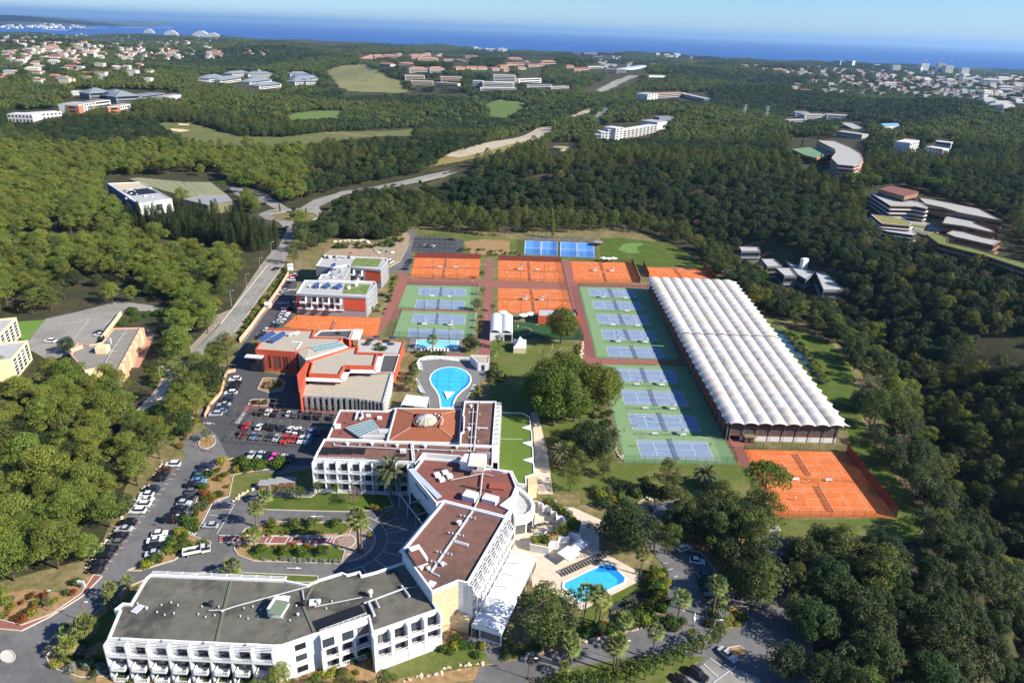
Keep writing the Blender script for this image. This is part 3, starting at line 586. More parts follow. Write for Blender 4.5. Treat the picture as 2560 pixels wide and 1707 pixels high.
ground('road',c2((0,1310),(240,1275),(530,1215),(540,1247),(250,1300),(0,1332)),m_asph2); ground('road',cR((2300,225),(2352,212),(2400,205),(2400,225),(2352,240)),m_asph2)
ground('car_park',cR((310,1085),(500,1045),(820,965),(1150,1010),(1140,1038),(880,1030),(820,1070),(720,1200),(640,1260),(520,1320),(330,1370),(210,1300),(190,1240)),m_asph2)
ground('play_court',cR((118,1105),(312,1092),(190,1232),(140,1222)),M('green_court',(.12,.22,.04),.9,noise=(.4,.1)))
ground('road',cR((0,515),(400,500),(660,520),(800,515),(800,530),(640,545),(560,590),(400,580),(0,540)),m_asph2)
ground('lawn',cR((1060,1280),(1200,1260),(1290,1260),(1310,1330),(1250,1400),(1100,1400)),m_lawn); ground('terrace',cR((930,1300),(1010,1160),(1060,1180),(1000,1330),(950,1420),(900,1420)),M('pink_paving',(.42,.22,.16),.9,noise=(1,.15)))
ground('yard',cD((960,350),(1010,325),(1100,250),(1500,235),(1850,150),(1900,80),(1960,130),(1950,250),(1850,430),(1720,520),(1690,420)),m_gravel)
ground('road',cD((1900,40),(1990,60),(2060,150),(1980,320),(1960,560),(1715,560),(1720,510),(1850,430),(1960,220),(1950,110)),m_asph); kerbs(cD((1950,110),(1960,220),(1850,430),(1720,500)),False)
ground('car_park',cA((345,125),(740,138),(822,160),(818,290),(730,298),(300,270)),m_asphd)
ground('soil_bank',cA((820,180),(1000,150),(1270,170),(1270,300),(900,300)),m_soil)
# forecourt
ground('bed',cK((610,190),(780,150),(1220,180),(1180,235),(950,258),(780,290),(745,470),(605,520),(510,710),(470,775),(345,745),(440,600),(500,420)),m_soil,True); ground('bed',cK((330,765),(590,850),(585,885),(360,940),(290,1000),(0,1090),(-110,1090),(190,975),(250,860)),m_soil,True)
ground('lawn',cK((790,285),(950,262),(1190,285),(1440,230),(1440,390),(1300,400),(1000,400),(800,500),(740,480),(750,400)),m_lawn)
ground('lawn',cW((290,290),(400,200),(720,210),(800,150),(1330,120),(1400,280),(1330,300),(1220,318),(1050,330),(700,322),(350,312)),m_lawn2,True)
ground('bed',cW((330,430),(350,408),(1010,418),(1068,405),(1062,460),(1032,532),(125,528),(180,470)),m_soil,True); ground('lawn',cW((335,450),(1010,425),(1040,460),(1000,505),(320,520)),m_lawn2,z=.05)
ground('bed',cW((92,598),(930,604),(1005,640),(975,760),(240,738),(120,692),(85,640)),m_soil,True); ground('lawn',cW((180,650),(300,625),(960,615),(990,660),(965,745),(250,720)),m_lawn2,z=.05)
ground('path',cW((-40,528),(945,548),(938,602),(-40,588)),m_redpath,z=.04)
mark(*[cW((x-18+(i%2)*4,590+x*.012),(x+18,532+x*.02)) for i,x in enumerate((20,75,120,180,225,350,390,520,555,680,720,850,885))],cW((-40,528),(945,548)),cW((-40,588),(938,602)),w=.16,z=.25)
m_cob=M('cobble_paving',(.30,.215,.17),.95,.1,noise=(2.5,.25),bump=(4,.6,.05))
ground('forecourt_paving',cW((1062,460),(1120,455),(1190,475),(1245,530),(1258,570),(1235,650),(1180,715),(1090,748),(975,762),(1005,640),(945,602),(940,555),(1030,535)),m_cob,z=.042)
cen=G(*cW((1000,580))[0]); RNG_=[]
def ring(c,r,a0=0,a1=6.2832,n=40,w=.16,z=.24,name='paving_line'):
    b=MB(); p=[Vector((c.x+r*math.cos(a0+(a1-a0)*i/n),c.y+r*math.sin(a0+(a1-a0)*i/n),z)) for i in range(n+1)]
    for a,d in zip(p,p[1:]): b.beam(a,d,w,.02)
    tag(b.build(name,m_white),kind='structure')
ring(cen,2.9); ring(cen,5.4,-1.3,1.3); ring(cen,8.0,-1.25,1.2); ring(cen,11.2,-1.3,1.25,w=.1)
mark(*[[PX(np.array([cen.x+11.4*math.cos(a),cen.y+11.4*math.sin(a),0])),PX(np.array([cen.x+16.5*math.cos(a),cen.y+16.5*math.sin(a),0]))] for a in (-.95,-.62,-.3,0.02,.36,.5,.72,.98)],w=.12)
def arrow(p0,p1):
    a=G(*p0); c=G(*p1); d=(c-a).normalized(); n=Vector((-d.y,d.x,0)); z=Vector((0,0,.26)); b=MB(); m=c-d*1.6
    b.quad(*[p+z for p in (a-n*.1,m-n*.1,m+n*.1,a+n*.1)]); b.quad(*[p+z for p in (m-n*.38,c,m+n*.38)]); tag(b.build('road_arrow',m_white),kind='structure')
arrow(*cW((828,372),(708,372))); arrow(*cW((520,800),(650,802))); arrow(*cP((1808,940),(1800,1030)))
mark(cK((600,570),(770,585)),cK((575,630),(720,642)),cK((520,715),(660,735)),cK((640,510),(790,540)),cK((790,540),(640,790)),cK((610,515),(515,710)),w=.12)
mark(*[cK((345+i*17,745+i*9),(365+i*17,725+i*9)) for i in range(7)],w=.35)
# left beds and red pavement
ground('bed',cQ((-30,1000),(200,960),(370,985),(560,880),(600,868),(520,990),(330,1120),(140,1192),(0,1150),(-40,1120)),m_soil); ground('path',cQ((-30,1165),(0,1160),(140,1195),(330,1125),(525,990),(605,870),(660,880),(530,1010),(325,1140),(140,1232),(0,1220),(-30,1215)),m_redpath,True)
ground('bed',cQ((655,1090),(720,1080),(800,960),(965,890),(700,1280),(745,1520),(520,1532),(330,1468),(296,1395),(440,1252)),m_soil,True)
ground('lawn',cQ((500,1230),(720,1100),(900,930),(700,1280),(640,1300),(560,1350),(480,1400)),m_lawn2,z=.06)
rnd=[cQ((50+48*math.cos(t),1397+38*math.sin(t)))[0] for t in np.linspace(0,6.28,18)[:-1]]; ground('traffic_island',rnd,M('white_concrete_island',(.55,.53,.48),.9,noise=(1,.1)),True)
ground('lawn',cK((400,1122),(600,1095),(1480,1135),(1490,1185),(1200,1185),(1130,1195),(400,1135)),m_lawn,True)
ground('bed',[(240,1640),(700,1640),(1100,1540),(1230,1645),(1245,1690),(1000,1725),(240,1730)],m_soil); ground('lawn',[(960,1660),(1060,1620),(1150,1600),(1215,1635),(1225,1660),(1050,1690),(960,1700)],m_lawn,z=.06)
ground('path',c4((590,1320),(870,1345),(820,1420),(800,1470),(560,1400)),M('brick_path',(.24,.13,.10),.9,noise=(2,.2)))
ground('road',c4((860,1355),(1190,1440),(1190,1640),(900,1640),(800,1480)),m_asph)
ground('traffic_circle',cS(*[(2030+85*math.cos(t),1355+62*math.sin(t)-.2*85*math.cos(t)) for t in np.linspace(0,6.28,14)[:-1]]),m_soil,True)
ground('bed',cE((330,840),(380,730),(440,725),(560,735),(600,770),(570,850),(430,868)),m_soil,True); ground('bed',cE((250,950),(290,935),(450,935),(420,1005),(240,990)),m_soil,True); ground('path',cE((215,995),(1110,1045),(1100,1075),(330,1030),(250,1020),(190,1090),(170,1080)),m_redpath)
# stone terrace, pool side
ground('stone_terrace',cP((460,0),(620,60),(780,60),(1070,190),(1000,240),(1000,420),(1330,600),(1330,685),(860,925),(600,770),(440,730),(430,600),(480,480),(270,430),(285,250)),m_stonepave)
ground('stone_terrace',cN((2260,200),(2330,210),(2420,560),(2480,1000),(2330,1000),(2300,800),(2290,400)),m_stonepave)
ground('lawn',cP((1340,690),(1400,640),(1420,720),(1380,800),(1250,880),(1090,940),(930,1080),(850,1110),(800,1140),(860,930)),m_lawn2)
ground('bed',cP((520,1190),(680,1210),(850,1110),(1100,1090),(1460,1020),(1580,960),(1460,1060),(1150,1130),(850,1190),(560,1290),(180,1340),(200,1200)),m_soil)
ground('road',cP((-60,1560),(0,1400),(330,1340),(560,1290),(850,1190),(1150,1130),(1460,1065),(1690,1100),(1900,1090),(2100,1100),(2352,1000),(2800,1000),(2800,1600),(2200,1600),(1650,1536),(1900,1320),(1500,1290),(1200,1330),(900,1390),(600,1460),(300,1560)),m_asph)
ground('car_park',cP((1310,100),(1400,30),(1620,5),(2000,60),(2250,200),(2400,300),(2450,280),(2700,390),(2760,500),(2760,850),(2700,1000),(2352,1000),(2100,1100),(1700,1095),(1690,1060),(1560,960),(1580,600),(1480,480),(1400,350),(1370,170)),m_asph)
ground('car_park',cP((1690,1536),(1930,1330),(2100,1400),(2352,1500),(2352,1600),(1690,1600)),m_asph2)
ground('planting_island',cP((1520,300),(1560,200),(1700,180),(1900,200),(2250,300),(2350,500),(2250,800),(2100,780),(1950,560),(1850,440),(1600,380)),m_soil,True); ground('planting_island',cP((1900,900),(2020,880),(2250,900),(2230,1060),(2000,1090),(1905,1060)),m_soil,True); ground('planting_island',cP((2080,1240),(2180,1225),(2250,1280),(2220,1340),(2140,1350)),m_soil,True)
ground('lawn',cP((700,1420),(1200,1330),(1500,1300),(1880,1320),(1500,1560),(500,1560)),m_lawn)
mark(cP((1520,300),(1515,220),(1555,165)),cP((1520,190),(1565,195)),cP((1655,130),(1710,132)),cP((1680,132),(1698,180)),cP((1505,85),(1545,85)),cP((1615,65),(1670,70)),cP((1690,925),(1720,940)),cP((1700,935),(1725,920)),cP((1680,990),(1715,1000)),cP((1540,530),(1580,535)),cP((1575,590),(1620,580)),cP((1630,650),(1660,640)),cP((1880,1380),(2000,1490)),cP((1930,1330),(2120,1460)),cP((1960,1536),(2150,1400)),w=.14)
mark(*[cQ((x,y),(x+26,y+3)) for x,y in ((1135,190),(1110,222),(1090,254),(1060,287),(1040,320),(1015,352),(995,385),(975,420),(945,458),(910,495),(885,533),(855,572),(828,613),(798,654),(768,697),(738,740),(705,785),(672,830))],w=.12)
mark(cR((1500,1130),(1660,930)),cR((1620,1180),(1760,960)),cR((1655,930),(1840,705)),w=.1); mark(*[cR((1560+a*31,1150-a*40),(1572+a*31,1134-a*40)) for a in range(11)],w=.12)
mark(cR((500,1235),(615,1090)),cR((615,1090),(400,1135)),cR((700,1140),(790,1080)),w=.12); kerbs(cR((1830,720),(1510,1120)),False); kerbs(cR((1950,700),(1600,1180)),False)
mark(*[cD((450+i*28,905),(440+i*28,925)) for i in range(5)],*[cD((550+i*20,757),(545+i*20,770)) for i in range(6)],w=.4); mark(*[cE((180-i*14,1075+i*18),(215-i*12,1078+i*18)) for i in range(6)],w=.4); mark(cD((50,1360),(250,1080),(440,840)),w=.12)
# ================================================================ building helpers
m_wht=M('white_render',(.73,.73,.72),.8,.2,noise=(.55,.09),col2=(.66,.65,.61),two=(.2,.5,.68)); m_wht2=M('white_concrete',(.70,.70,.69),.8,.2,noise=(.4,.07)); m_glass=M('window_glass',(.018,.022,.028),.12,.6); GLS=[m_glass,m_glass,m_glass,M('curtained_glass',(.16,.155,.14),.25,.5),M('sky_glass',(.045,.06,.08),.1,.7)]; m_frame=M('dark_frame',(.04,.042,.045),.5)
m_brown=M('brown_roof_felt',(.18,.092,.073),.92,.15,noise=(.45,.24),col2=(.125,.078,.063),two=(.13,.5,.66)); m_redroof=M('red_roof_felt',(.215,.08,.064),.92,.15,noise=(.45,.22),col2=(.155,.078,.063),two=(.13,.5,.66)); m_greyroof=M('grey_roof_felt',(.128,.121,.098),.92,.15,noise=(.22,.28),col2=(.06,.058,.052),two=(.14,.5,.64)); m_sandroof=M('sand_gravel_roof',(.40,.355,.28),.95,.1,noise=(.9,.12)); m_greydeck=M('dark_grey_deck',(.085,.085,.09),.9,.2,noise=(.6,.12)); m_lgrey=M('light_grey_roof',(.40,.40,.39),.85,.2,noise=(.4,.12)); m_sedum=M('green_roof_sedum',(.13,.19,.05),.95,.1,noise=(.9,.25),col2=(.26,.28,.15),two=(.35,.5,.7))
m_red=M('red_render',(.52,.095,.045),.85,.2,noise=(.3,.08)); m_dkred=M('dark_red_render',(.25,.035,.03),.85,.2,noise=(.3,.08)); m_peach=M('peach_render',(.72,.40,.27),.85,.2,noise=(.3,.08)); m_cream=M('cream_render',(.80,.62,.36),.85,.2,noise=(.3,.06)); m_stone=M('pale_rubble_stone',(.60,.46,.28),.95,.1,noise=(1.6,.22),bump=(1.3,.9,.25)); m_zinc=M('zinc_duct',(.50,.51,.52),.45,.5,noise=(1.2,.1)); m_black=M('black_membrane',(.012,.013,.016),.6,.3,noise=(1.2,.3)); m_tile=None; m_solar=M('solar_panel',(.028,.06,.16),.25,.5); m_grey=M('grey_render',(.27,.27,.28),.85,.2,noise=(.4,.08)); m_skyg=M('skylight_glass',(.16,.30,.31),.15,.6); m_alu=M('white_aluminium',(.72,.73,.74),.5,.4)
def P2(px,z=0): return ccw([(p.x,p.y) for p in GL(px,z)])
def block(root,poly,z1,z0=0,wall=None,roof=None,par=.5,pw=.35,pmat=None,wname='wall'):
    """walls, sunken roof and a parapet ring on a world polygon"""
    poly=ccw(list(poly)); b=MB(); b.prism(poly,z0,z1-(.002 if par else 0),top=False); w=b.build(wname,wall or m_wht,root); inn=inset(poly,pw) if par else poly; n=len(poly)
    b=MB(); b.add([(x,y,z1-par) for x,y in inn],[tuple(range(n))]); b.build('roof',roof or m_brown,root)
    if par:
        b=MB(); b.add([(x,y,z1) for x,y in poly]+[(x,y,z1) for x,y in inn]+[(x,y,z1-par) for x,y in inn],[(i,(i+1)%n,n+(i+1)%n,n+i) for i in range(n)]+[(n+i,n+(i+1)%n,2*n+(i+1)%n,2*n+i) for i in range(n)]); b.build('parapet',pmat or m_wht,root)
    return w
def edge(A,B):
    A=Vector((A[0],A[1],0)); B=Vector((B[0],B[1],0)); d=(B-A); L=d.length; d.normalize(); n=Vector((d.y,-d.x,0)); return A,B,d,n,L
def obox(b,A,d,n,x0,x1,y0,y1,z0,z1):
    """box in a facade frame: x along the wall, y outwards"""
    c=[A+d*x+n*y+Vector((0,0,z)) for z in (z0,z1) for y in (y0,y1) for x in (x0,x1)]
    b.add(c,[(0,2,3,1),(4,5,7,6),(0,1,5,4),(2,6,7,3),(0,4,6,2),(1,3,7,5)] if d.cross(n).z>0 else [(0,1,3,2),(4,6,7,5),(0,4,5,1),(2,3,7,6),(0,2,6,4),(1,5,7,3)])
def window(root,A,B,x0,x1,z0,z1,out=.0,fm=None,gm=None,name='window',mull=0):
    A,B,d,n,L=edge(A,B); b=MB(); f=.09
    obox(b,A,d,n,x0,x1,out-.05,out+.04,z0,z1); w=b.build(name,gm or random.choice(GLS),root)
    b=MB()
    for a,c,e,g in ((x0-f,x1+f,z0-f,z0),(x0-f,x1+f,z1,z1+f),(x0-f,x0,z0,z1),(x1,x1+f,z0,z1)): obox(b,A,d,n,a,c,out-.02,out+.09,e,g)
    for k in range(mull): c=x0+(x1-x0)*(k+1)/(mull+1); obox(b,A,d,n,c-.04,c+.04,out,out+.07,z0,z1)
    b.build('frame',fm or m_frame,w); return w
def rail(root,A,B,x0,x1,out,z,h=1.0,mat=None,bars=5,name='railing'):
    A,B,d,n,L=edge(A,B); b=MB(); obox(b,A,d,n,x0,x1,out-.05,out+.03,z+h-.12,z+h); obox(b,A,d,n,x0,x1,out-.05,out+.03,z,z+.16)
    k=max(2,int((x1-x0)/.32))
    for i in range(k+1):
        c=x0+(x1-x0)*i/k; obox(b,A,d,n,c-.045,c+.045,out-.04,out+.02,z+.16,z+h-.12)
    return b.build(name,mat or m_wht,root)
def solid(root,name,mat,A,B,boxes):
    A,B,d,n,L=edge(A,B); b=MB()
    for q in boxes: obox(b,A,d,n,*q)
    return b.build(name,mat,root)
def at(px,py,z): return G(px,py,z)
def unit(root,name,px,py,z,w,l,h,rz,mat,legs=0):
    p=G(px,py,z); b=MB(); c,s=math.cos(rz),math.sin(rz)
    def R(x,y): return (p.x+x*c-y*s,p.y+x*s+y*c)
    v=[(*R(x,y),zz) for zz in (z,z+h) for x,y in ((-w/2,-l/2),(w/2,-l/2),(w/2,l/2),(-w/2,l/2))]; b.add(v,[(3,2,1,0),(4,5,6,7),(0,1,5,4),(1,2,6,5),(2,3,7,6),(3,0,4,7)]); return b.build(name,mat,root)
def pipe(root,px,z,r,name='pipe',mat=None):
    b=MB(); b.tube([G(x,y,z) for x,y in px],r,6); return b.build(name,mat or m_zinc,root)
def vent(root,px,py,z,h=.7,r=.28,mat=None,name='roof_vent'):
    p=G(px,py,z); b=MB(); b.lathe([(r*.6,0),(r*.6,h*.55),(r,h*.55),(r,h*.85),(.02,h)],8,p); return b.build(name,mat or m_zinc,root)
def planar(root,name,mat,px,z): 
    b=MB(); pts=ccw([(p.x,p.y) for p in GL(px,z)]); b.add([(x,y,z) for x,y in pts],[tuple(range(len(pts)))]); return b.build(name,mat,root)
def slabpx(root,name,mat,px,z,t):
    b=MB(); b.prism(P2(px,z),z-t,z,True,True); return b.build(name,mat,root)
# ================================================================ hotel
ZF=10.0
c4=CRP(950,1240,.2551)
hotel=empty('hotel_front_wing',G(480,1640),0,'low white hotel wing with stained grey flat roof nearest the camera','building')
fp_=[(268,1595),(298,1524),(285,1522),(307,1505),(326,1507),(364,1443),(375,1434),(711,1448),(769,1460),(796,1447),(855,1429),(868,1434),(900,1426),(905,1436),(940,1427),(1015,1401),(1080,1497),(1096,1522),(930,1580),(921,1540),(798,1582),(785,1585),(704,1613),(685,1614)]
W_=[tuple(G(x,y,ZF)[:2]) for x,y in fp_]
block(hotel,W_,ZF,0,m_wht,m_greyroof,.55,.4)
# roof seams, ducts and vents
for px in (((578,1452),(540,1608)),((785,1460),(770,1488),(760,1518),(787,1583))):
    b=MB(); q=[G(x,y,ZF-.5) for x,y in px]
    for a,c in zip(q,q[1:]): b.beam(a,c,.55,.35)
    b.build('roof_seam',M('green_grey_seam',(.13,.155,.105),.85),hotel)
pipe(hotel,[(522,1525),(560,1524),(590,1514),(768,1466)],ZF-.1,.13); pipe(hotel,[(786,1516),(905,1492)],ZF-.1,.11); pipe(hotel,[(910,1507),(1010,1470)],ZF,.2); pipe(hotel,[(1010,1470),(1040,1466),(1050,1440)],ZF,.07); pipe(hotel,[(1004,1463),(1024,1490)],ZF,.26); pipe(hotel,[(921,1505),(936,1538)],ZF,.33); pipe(hotel,[(938,1498),(948,1517)],ZF,.22); pipe(hotel,[(756,1474),(762,1512)],ZF-.1,.14)
for x,y in ((344,1509),(404,1513),(428,1507),(445,1514),(393,1531),(412,1538),(435,1534),(505,1517),(547,1518),(496,1536),(514,1543),(537,1539),(610,1521),(632,1517),(652,1525),(601,1541),(620,1547),(645,1542),(706,1545),(725,1552),(741,1515),(816,1522),(830,1504)): vent(hotel,x,y,ZF-.55,.45,.2)
for x,y in ((367,1522),(556,1530),(745,1538)): vent(hotel,x,y,ZF-.55,.7,.34)
for x,y in ((529,1515),(762,1514)): vent(hotel,x,y,ZF-.55,1.5,.62,m_dark,'extractor')
vent(hotel,926,1490,ZF-.55,1.9,.65,M('cream_cowl',(.62,.55,.38),.8),'extractor'); vent(hotel,797,1508,ZF-.55,1.1,.55,m_wht2,'extractor')
unit(hotel,'stair_hatch',697,1526,ZF-.55,3.0,4.0,2.3,-.15,m_wht); unit(hotel,'hatch_cap',697,1518,ZF+1.76,3.05,4.05,.08,-.15,M('sage_felt',(.17,.22,.14),.9)); unit(hotel,'roof_light',713,1496,ZF-.4,1.8,1.6,.25,-.1,m_zinc); unit(hotel,'roof_light',344,1522,ZF-.3,1.6,2.4,.2,-.3,m_zinc); unit(hotel,'roof_unit',783,1507,ZF-.55,1.6,1.5,.5,.2,m_wht2)
planar(hotel,'black_roof_sheet',m_black,[(778,1553),(900,1510),(915,1536),(793,1578)],ZF-.48)
fr=MB(); A=G(800,1580,ZF); C=G(916,1537,ZF)
for i in range(9): p=A.lerp(C,i/8); fr.beam((p.x,p.y,ZF),(p.x,p.y,ZF+.7),.07,.07)
fr.beam((A.x,A.y,ZF+.7),(C.x,C.y,ZF+.7),.07,.07); fr.beam((A.x,A.y,ZF+.35),(C.x,C.y,ZF+.35),.05,.05); fr.build('roof_railing',m_wht2,hotel)
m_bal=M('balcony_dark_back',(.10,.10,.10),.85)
def bay_facade(root,A,B,n,zs,depth,style='front',top=ZF,curt=None):
    """a row of balcony bays standing out from the wall A-B; zs = floor heights from the top down"""
    A,B,d,nn,L=edge(A,B); w=L/n
    for i in range(n+1):
        b=MB(); x=i*w; obox(b,A,d,nn,x-.16,x+.16,.0,depth,0,top-.35); b.build('dividing_fin',m_wht,root)
    for j,z in enumerate(zs):
        for i in range(n):
            x0=i*w+.16; x1=(i+1)*w-.16
            if style=='front' and j>0:
                c0=x0+.45; c1=x1-.75; b=MB(); obox(b,A,d,nn,c0,c1,0,depth+.5,z-.2,z); b.build('balcony_slab',m_wht,root); rail(root,A,B,c0,c1,depth+.5,z,1.05,name='balcony_railing')
                for xx in (c0,c1):
                    b=MB(); obox(b,A,d,nn,xx-.05,xx+.05,.1,depth+.45,z,z+1.0); b.build('balcony_side',m_wht,root)
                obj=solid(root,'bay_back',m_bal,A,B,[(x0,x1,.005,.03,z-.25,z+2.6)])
            else:
                b=MB(); obox(b,A,d,nn,x0,x1,0,depth,z-.22,z); b.build('balcony_slab',m_wht,root); rail(root,A,B,x0,x1,depth-.03,z,1.0,name='balcony_railing')
            window(root,A,B,x0+(x1-x0)*.33,x0+(x1-x0)*.86,z+.05,z+2.2,.04,name='balcony_window',mull=1)
A,B=W_[0],W_[-1]; bay_facade(hotel,A,B,8,[6.55,3.3,.25],1.5)
A_,B_,d_,n_,L_=edge(A,B)
for i in range(8):      # pergola trim above the top balconies
    b=MB(); x0=i*L_/8; x1=(i+1)*L_/8
    for k in range(4): obox(b,A_,d_,n_,x0,x1,.25+.38*k,.37+.38*k,ZF-.32,ZF-.2)
    b.build('sun_slats',m_wht,hotel)
    if i%2: solid(hotel,'parapet_upstand',m_wht,A,B,[(x0-1.3,x0+1.3,-.05,.35,ZF+.003,ZF+.45)])
A_,B_,d_,n_,L_=edge(W_[7],W_[6])          # pergola strip on the court side
for i in range(9):
    b=MB(); x0=i*L_/9; x1=(i+1)*L_/9
    for k in range(3): obox(b,A_,d_,n_,x0,x1,.3+.4*k,.42+.4*k,ZF-.3,ZF-.18)
    obox(b,A_,d_,n_,x0-.08,x0+.08,0,1.5,ZF-.6,ZF-.3); b.build('sun_slats',m_wht,hotel)
# plain end wall with three windows, then stepped balconies to the right
def k_windows(A,B,fr_,zs,w=2.0,h=1.35):
    A2,B2,d,n,L=edge(A,B)
    for t in fr_:
        for z in zs: window(hotel,A,B,L*t-w/2,L*t+w/2,z,z+h,.0,mull=1)
k_windows(W_[22],W_[21],(.55,),(1.2,4.4,7.4))
solid(hotel,'upper_bay',m_wht,W_[20],W_[19],[(0,edge(W_[20],W_[19])[4],-.4,1.4,6.3,ZF-.3)]); 
for t in (.14,.53,.84): window(hotel,W_[20],W_[19],edge(W_[20],W_[19])[4]*t-1.1,edge(W_[20],W_[19])[4]*t+1.1,7.2,9.2,1.4,mull=1)
bay_facade(hotel,W_[20],W_[19],3,[3.3,.3],1.5,'open',6.4); bay_facade(hotel,W_[18],W_[17],4,[6.4,3.2],1.6,'open',ZF); solid(hotel,'plinth',m_wht,W_[18],W_[17],[(0,edge(W_[18],W_[17])[4],.0,1.5,0,2.9)])
# ---------------- brown-roofed block
ZB=13.0
blk=empty('hotel_middle_block',G(1100,1560),0,'white hotel block with brown roof and slatted balconies above the marquee','building')
bp=c4((620,45),(1240,205),(865,850),(765,828),(508,935),(215,530)); Wb=[tuple(G(x,y,ZB)[:2]) for x,y in bp]
block(blk,Wb,ZB,0,m_wht,m_brown,.6,.45)
solid(blk,'stone_gable',m_stone,Wb[4],Wb[3],[(.0,edge(Wb[4],Wb[3])[4],.0,.15,0,ZB-.9)])
A,B,d,n,L=edge(Wb[2],Wb[1]); nb=9; w=L/nb; dp=2.3
for i in range(nb+1):
    b=MB(); x=i*w; obox(b,A,d,n,x-.12,x+.12,0,dp*.5,1,ZB-.5)
    p=[A+d*x+n*y+Vector((0,0,z)) for y,z in ((.5,ZB-.7),(dp,ZB-3.4),(dp,ZB-3.1),(.7,ZB-.3))]; b.beam(p[0],p[1],.24,.3); obox(b,A,d,n,x-.12,x+.12,dp-.25,dp,.6,ZB-3.2); b.build('dividing_fin',m_wht,blk)
for i in range(nb):
    x0=i*w+.12; x1=(i+1)*w-.12
    b=MB()
    for k in range(5): obox(b,A,d,n,x0,x1,.45+.4*k,.55+.4*k,ZB-.75-.55*k,ZB-.62-.55*k)
    b.build('sun_slats',m_wht,blk)
    for z in (9.6,6.4,3.3):
        b=MB(); obox(b,A,d,n,x0,x1,0,dp,z-.2,z); b.build('balcony_slab',m_wht,blk); rail(blk,Wb[2],Wb[1],x0,x1,dp-.02,z,1.0,name='balcony_railing'); window(blk,Wb[2],Wb[1],x0+.5,x1-.5,z+.05,z+2.2,.04,name='balcony_window',mull=1)
A2,B2,d2,n2,L2=edge(Wb[0],Wb[5])      # entrance side: parapet steps and window strip
for i in range(7): window(blk,Wb[0],Wb[5],L2*(i+.2)/7,L2*(i+.8)/7,ZB-3.2,ZB-1.2,.0,mull=1); window(blk,Wb[0],Wb[5],L2*(i+.2)/7,L2*(i+.8)/7,ZB-6.4,ZB-4.4,.0,mull=1)
solid(blk,'eaves_ledge',m_wht,Wb[0],Wb[5],[(0,L2,.0,.9,ZB-.9,ZB-.65)])
zz=ZB-.4
b=MB(); b.beam(G(*c4((925,120))[0],zz),G(*c4((500,745))[0],zz),.45,.45); b.build('roof_duct',m_zinc,blk)
for (x,y) in ((860,210),(745,380),(630,565),(575,660)):
    (X0,Y0),(X1,Y1)=c4((x-75,y-18),(x+75,y+14)); pipe(blk,[(X0,Y0),(X1,Y1)],zz,.16)
    for f in (-70,-35,0,35,70): vent(blk,*c4((x+f,y+f*.2))[0],zz,.6,.2)
pipe(blk,c4((725,440),(865,480)),zz,.42,'air_handler'); pipe(blk,c4((500,745),(580,780)),zz,.2); vent(blk,*c4((775,280))[0],ZB-.6,1.3,.7,m_wht2,'extractor'); vent(blk,*c4((612,680))[0],ZB-.6,1.0,.55,m_wht2,'extractor'); unit(blk,'roof_light',*c4((505,860))[0],ZB-.5,1.6,1.6,.2,-.4,m_wht2)
hb=unit(blk,'plant_room',*c4((375,620))[0],ZB-.6,2.6,5.0,2.2,.55,m_wht); unit(blk,'plant_room_roof',*c4((373,603))[0],ZB+1.61,2.7,5.1,.06,.55,m_redroof)
for x,y in ((405,720),(475,722)): vent(blk,*c4((x,y))[0],ZB-.5,.9,.5,m_wht2,'fan_unit')
# stone buttress beside the marquee
st=empty('stone_wall',G(1150,1590),0,'rubble stone retaining wall between the hotel block and the marquee','wall'); b=MB(); b.prism(P2(c4((680,1165),(870,1215),(880,1170),(760,1130)),4.0),0,4.0); b.build('masonry',m_stone,st)
# ---------------- entrance block
ZE=11.5
ent=empty('hotel_entrance_block',G(1080,1260),0,'hotel entrance block with dark red roof and tall white facade','building')
ep=cN((1060,755),(1125,745),(1205,640),(1545,665),(1680,730),(1880,745),(1990,770),(2065,775),(2125,920),(2085,1020),(1975,1105),(2070,1150),(2010,1215),(1415,1062),(1335,1085)); We=[tuple(G(x,y,ZE)[:2]) for x,y in ep]
block(ent,We,ZE,0,m_wht,m_redroof,.6,.4)
planar(ent,'zinc_roof_strip',M('pale_blue_zinc',(.42,.50,.58),.4,.4),cN((1078,768),(1120,752),(1395,1022),(1345,1045)),ZE+.03)
A,B=We[0],We[14]; A2,B2,d,n,L=edge(A,B)
if (n.y>0): A,B=B,A; A2,B2,d,n,L=edge(A,B)
text3d('lettering','FRENCH RIVIERA',A2+d*(L*.5)+n*.06+Vector((0,0,ZE-2.3)),d,(0,0,1),1.1,M('dark_sign_letters',(.10,.11,.13),.6),ent)
for i in range(6): window(ent,A,B,L*.08+i*L*.145,L*.08+i*L*.145+L*.12,.2,4.6,.0,gm=M('teal_lobby_glass',(.03,.07,.075),.1,.6))
cp_=empty('entrance_canopy',G(1040,1270),0,'thin steel canopy frame in front of the hotel entrance','canopy'); b=MB(); q=[A2+d*L*.02+n*3.2,A2+d*L*.98+n*3.2]
for t in (0,.33,.66,1): p=q[0].lerp(q[1],t); b.beam((p.x,p.y,0),(p.x,p.y,4.6),.14,.14); b.beam((p.x,p.y,4.6),Vector((p.x,p.y,4.6))-n*3.1,.1,.14)
b.beam((q[0].x,q[0].y,4.6),(q[1].x,q[1].y,4.6),.16,.2); b.build('steel_frame',m_alu,cp_)
pipe(ent,cN((1790,790),(1765,1020),(1710,1130)),ZE,.2); pipe(ent,cN((1480,860),(1790,795),(1900,820)),ZE,.11)
for x,y in ((1345,820),(1422,797),(1465,832),(1388,865)): unit(ent,'condenser',*cN((x,y))[0],ZE-.6,1.6,1.5,.8,.5,m_wht2)
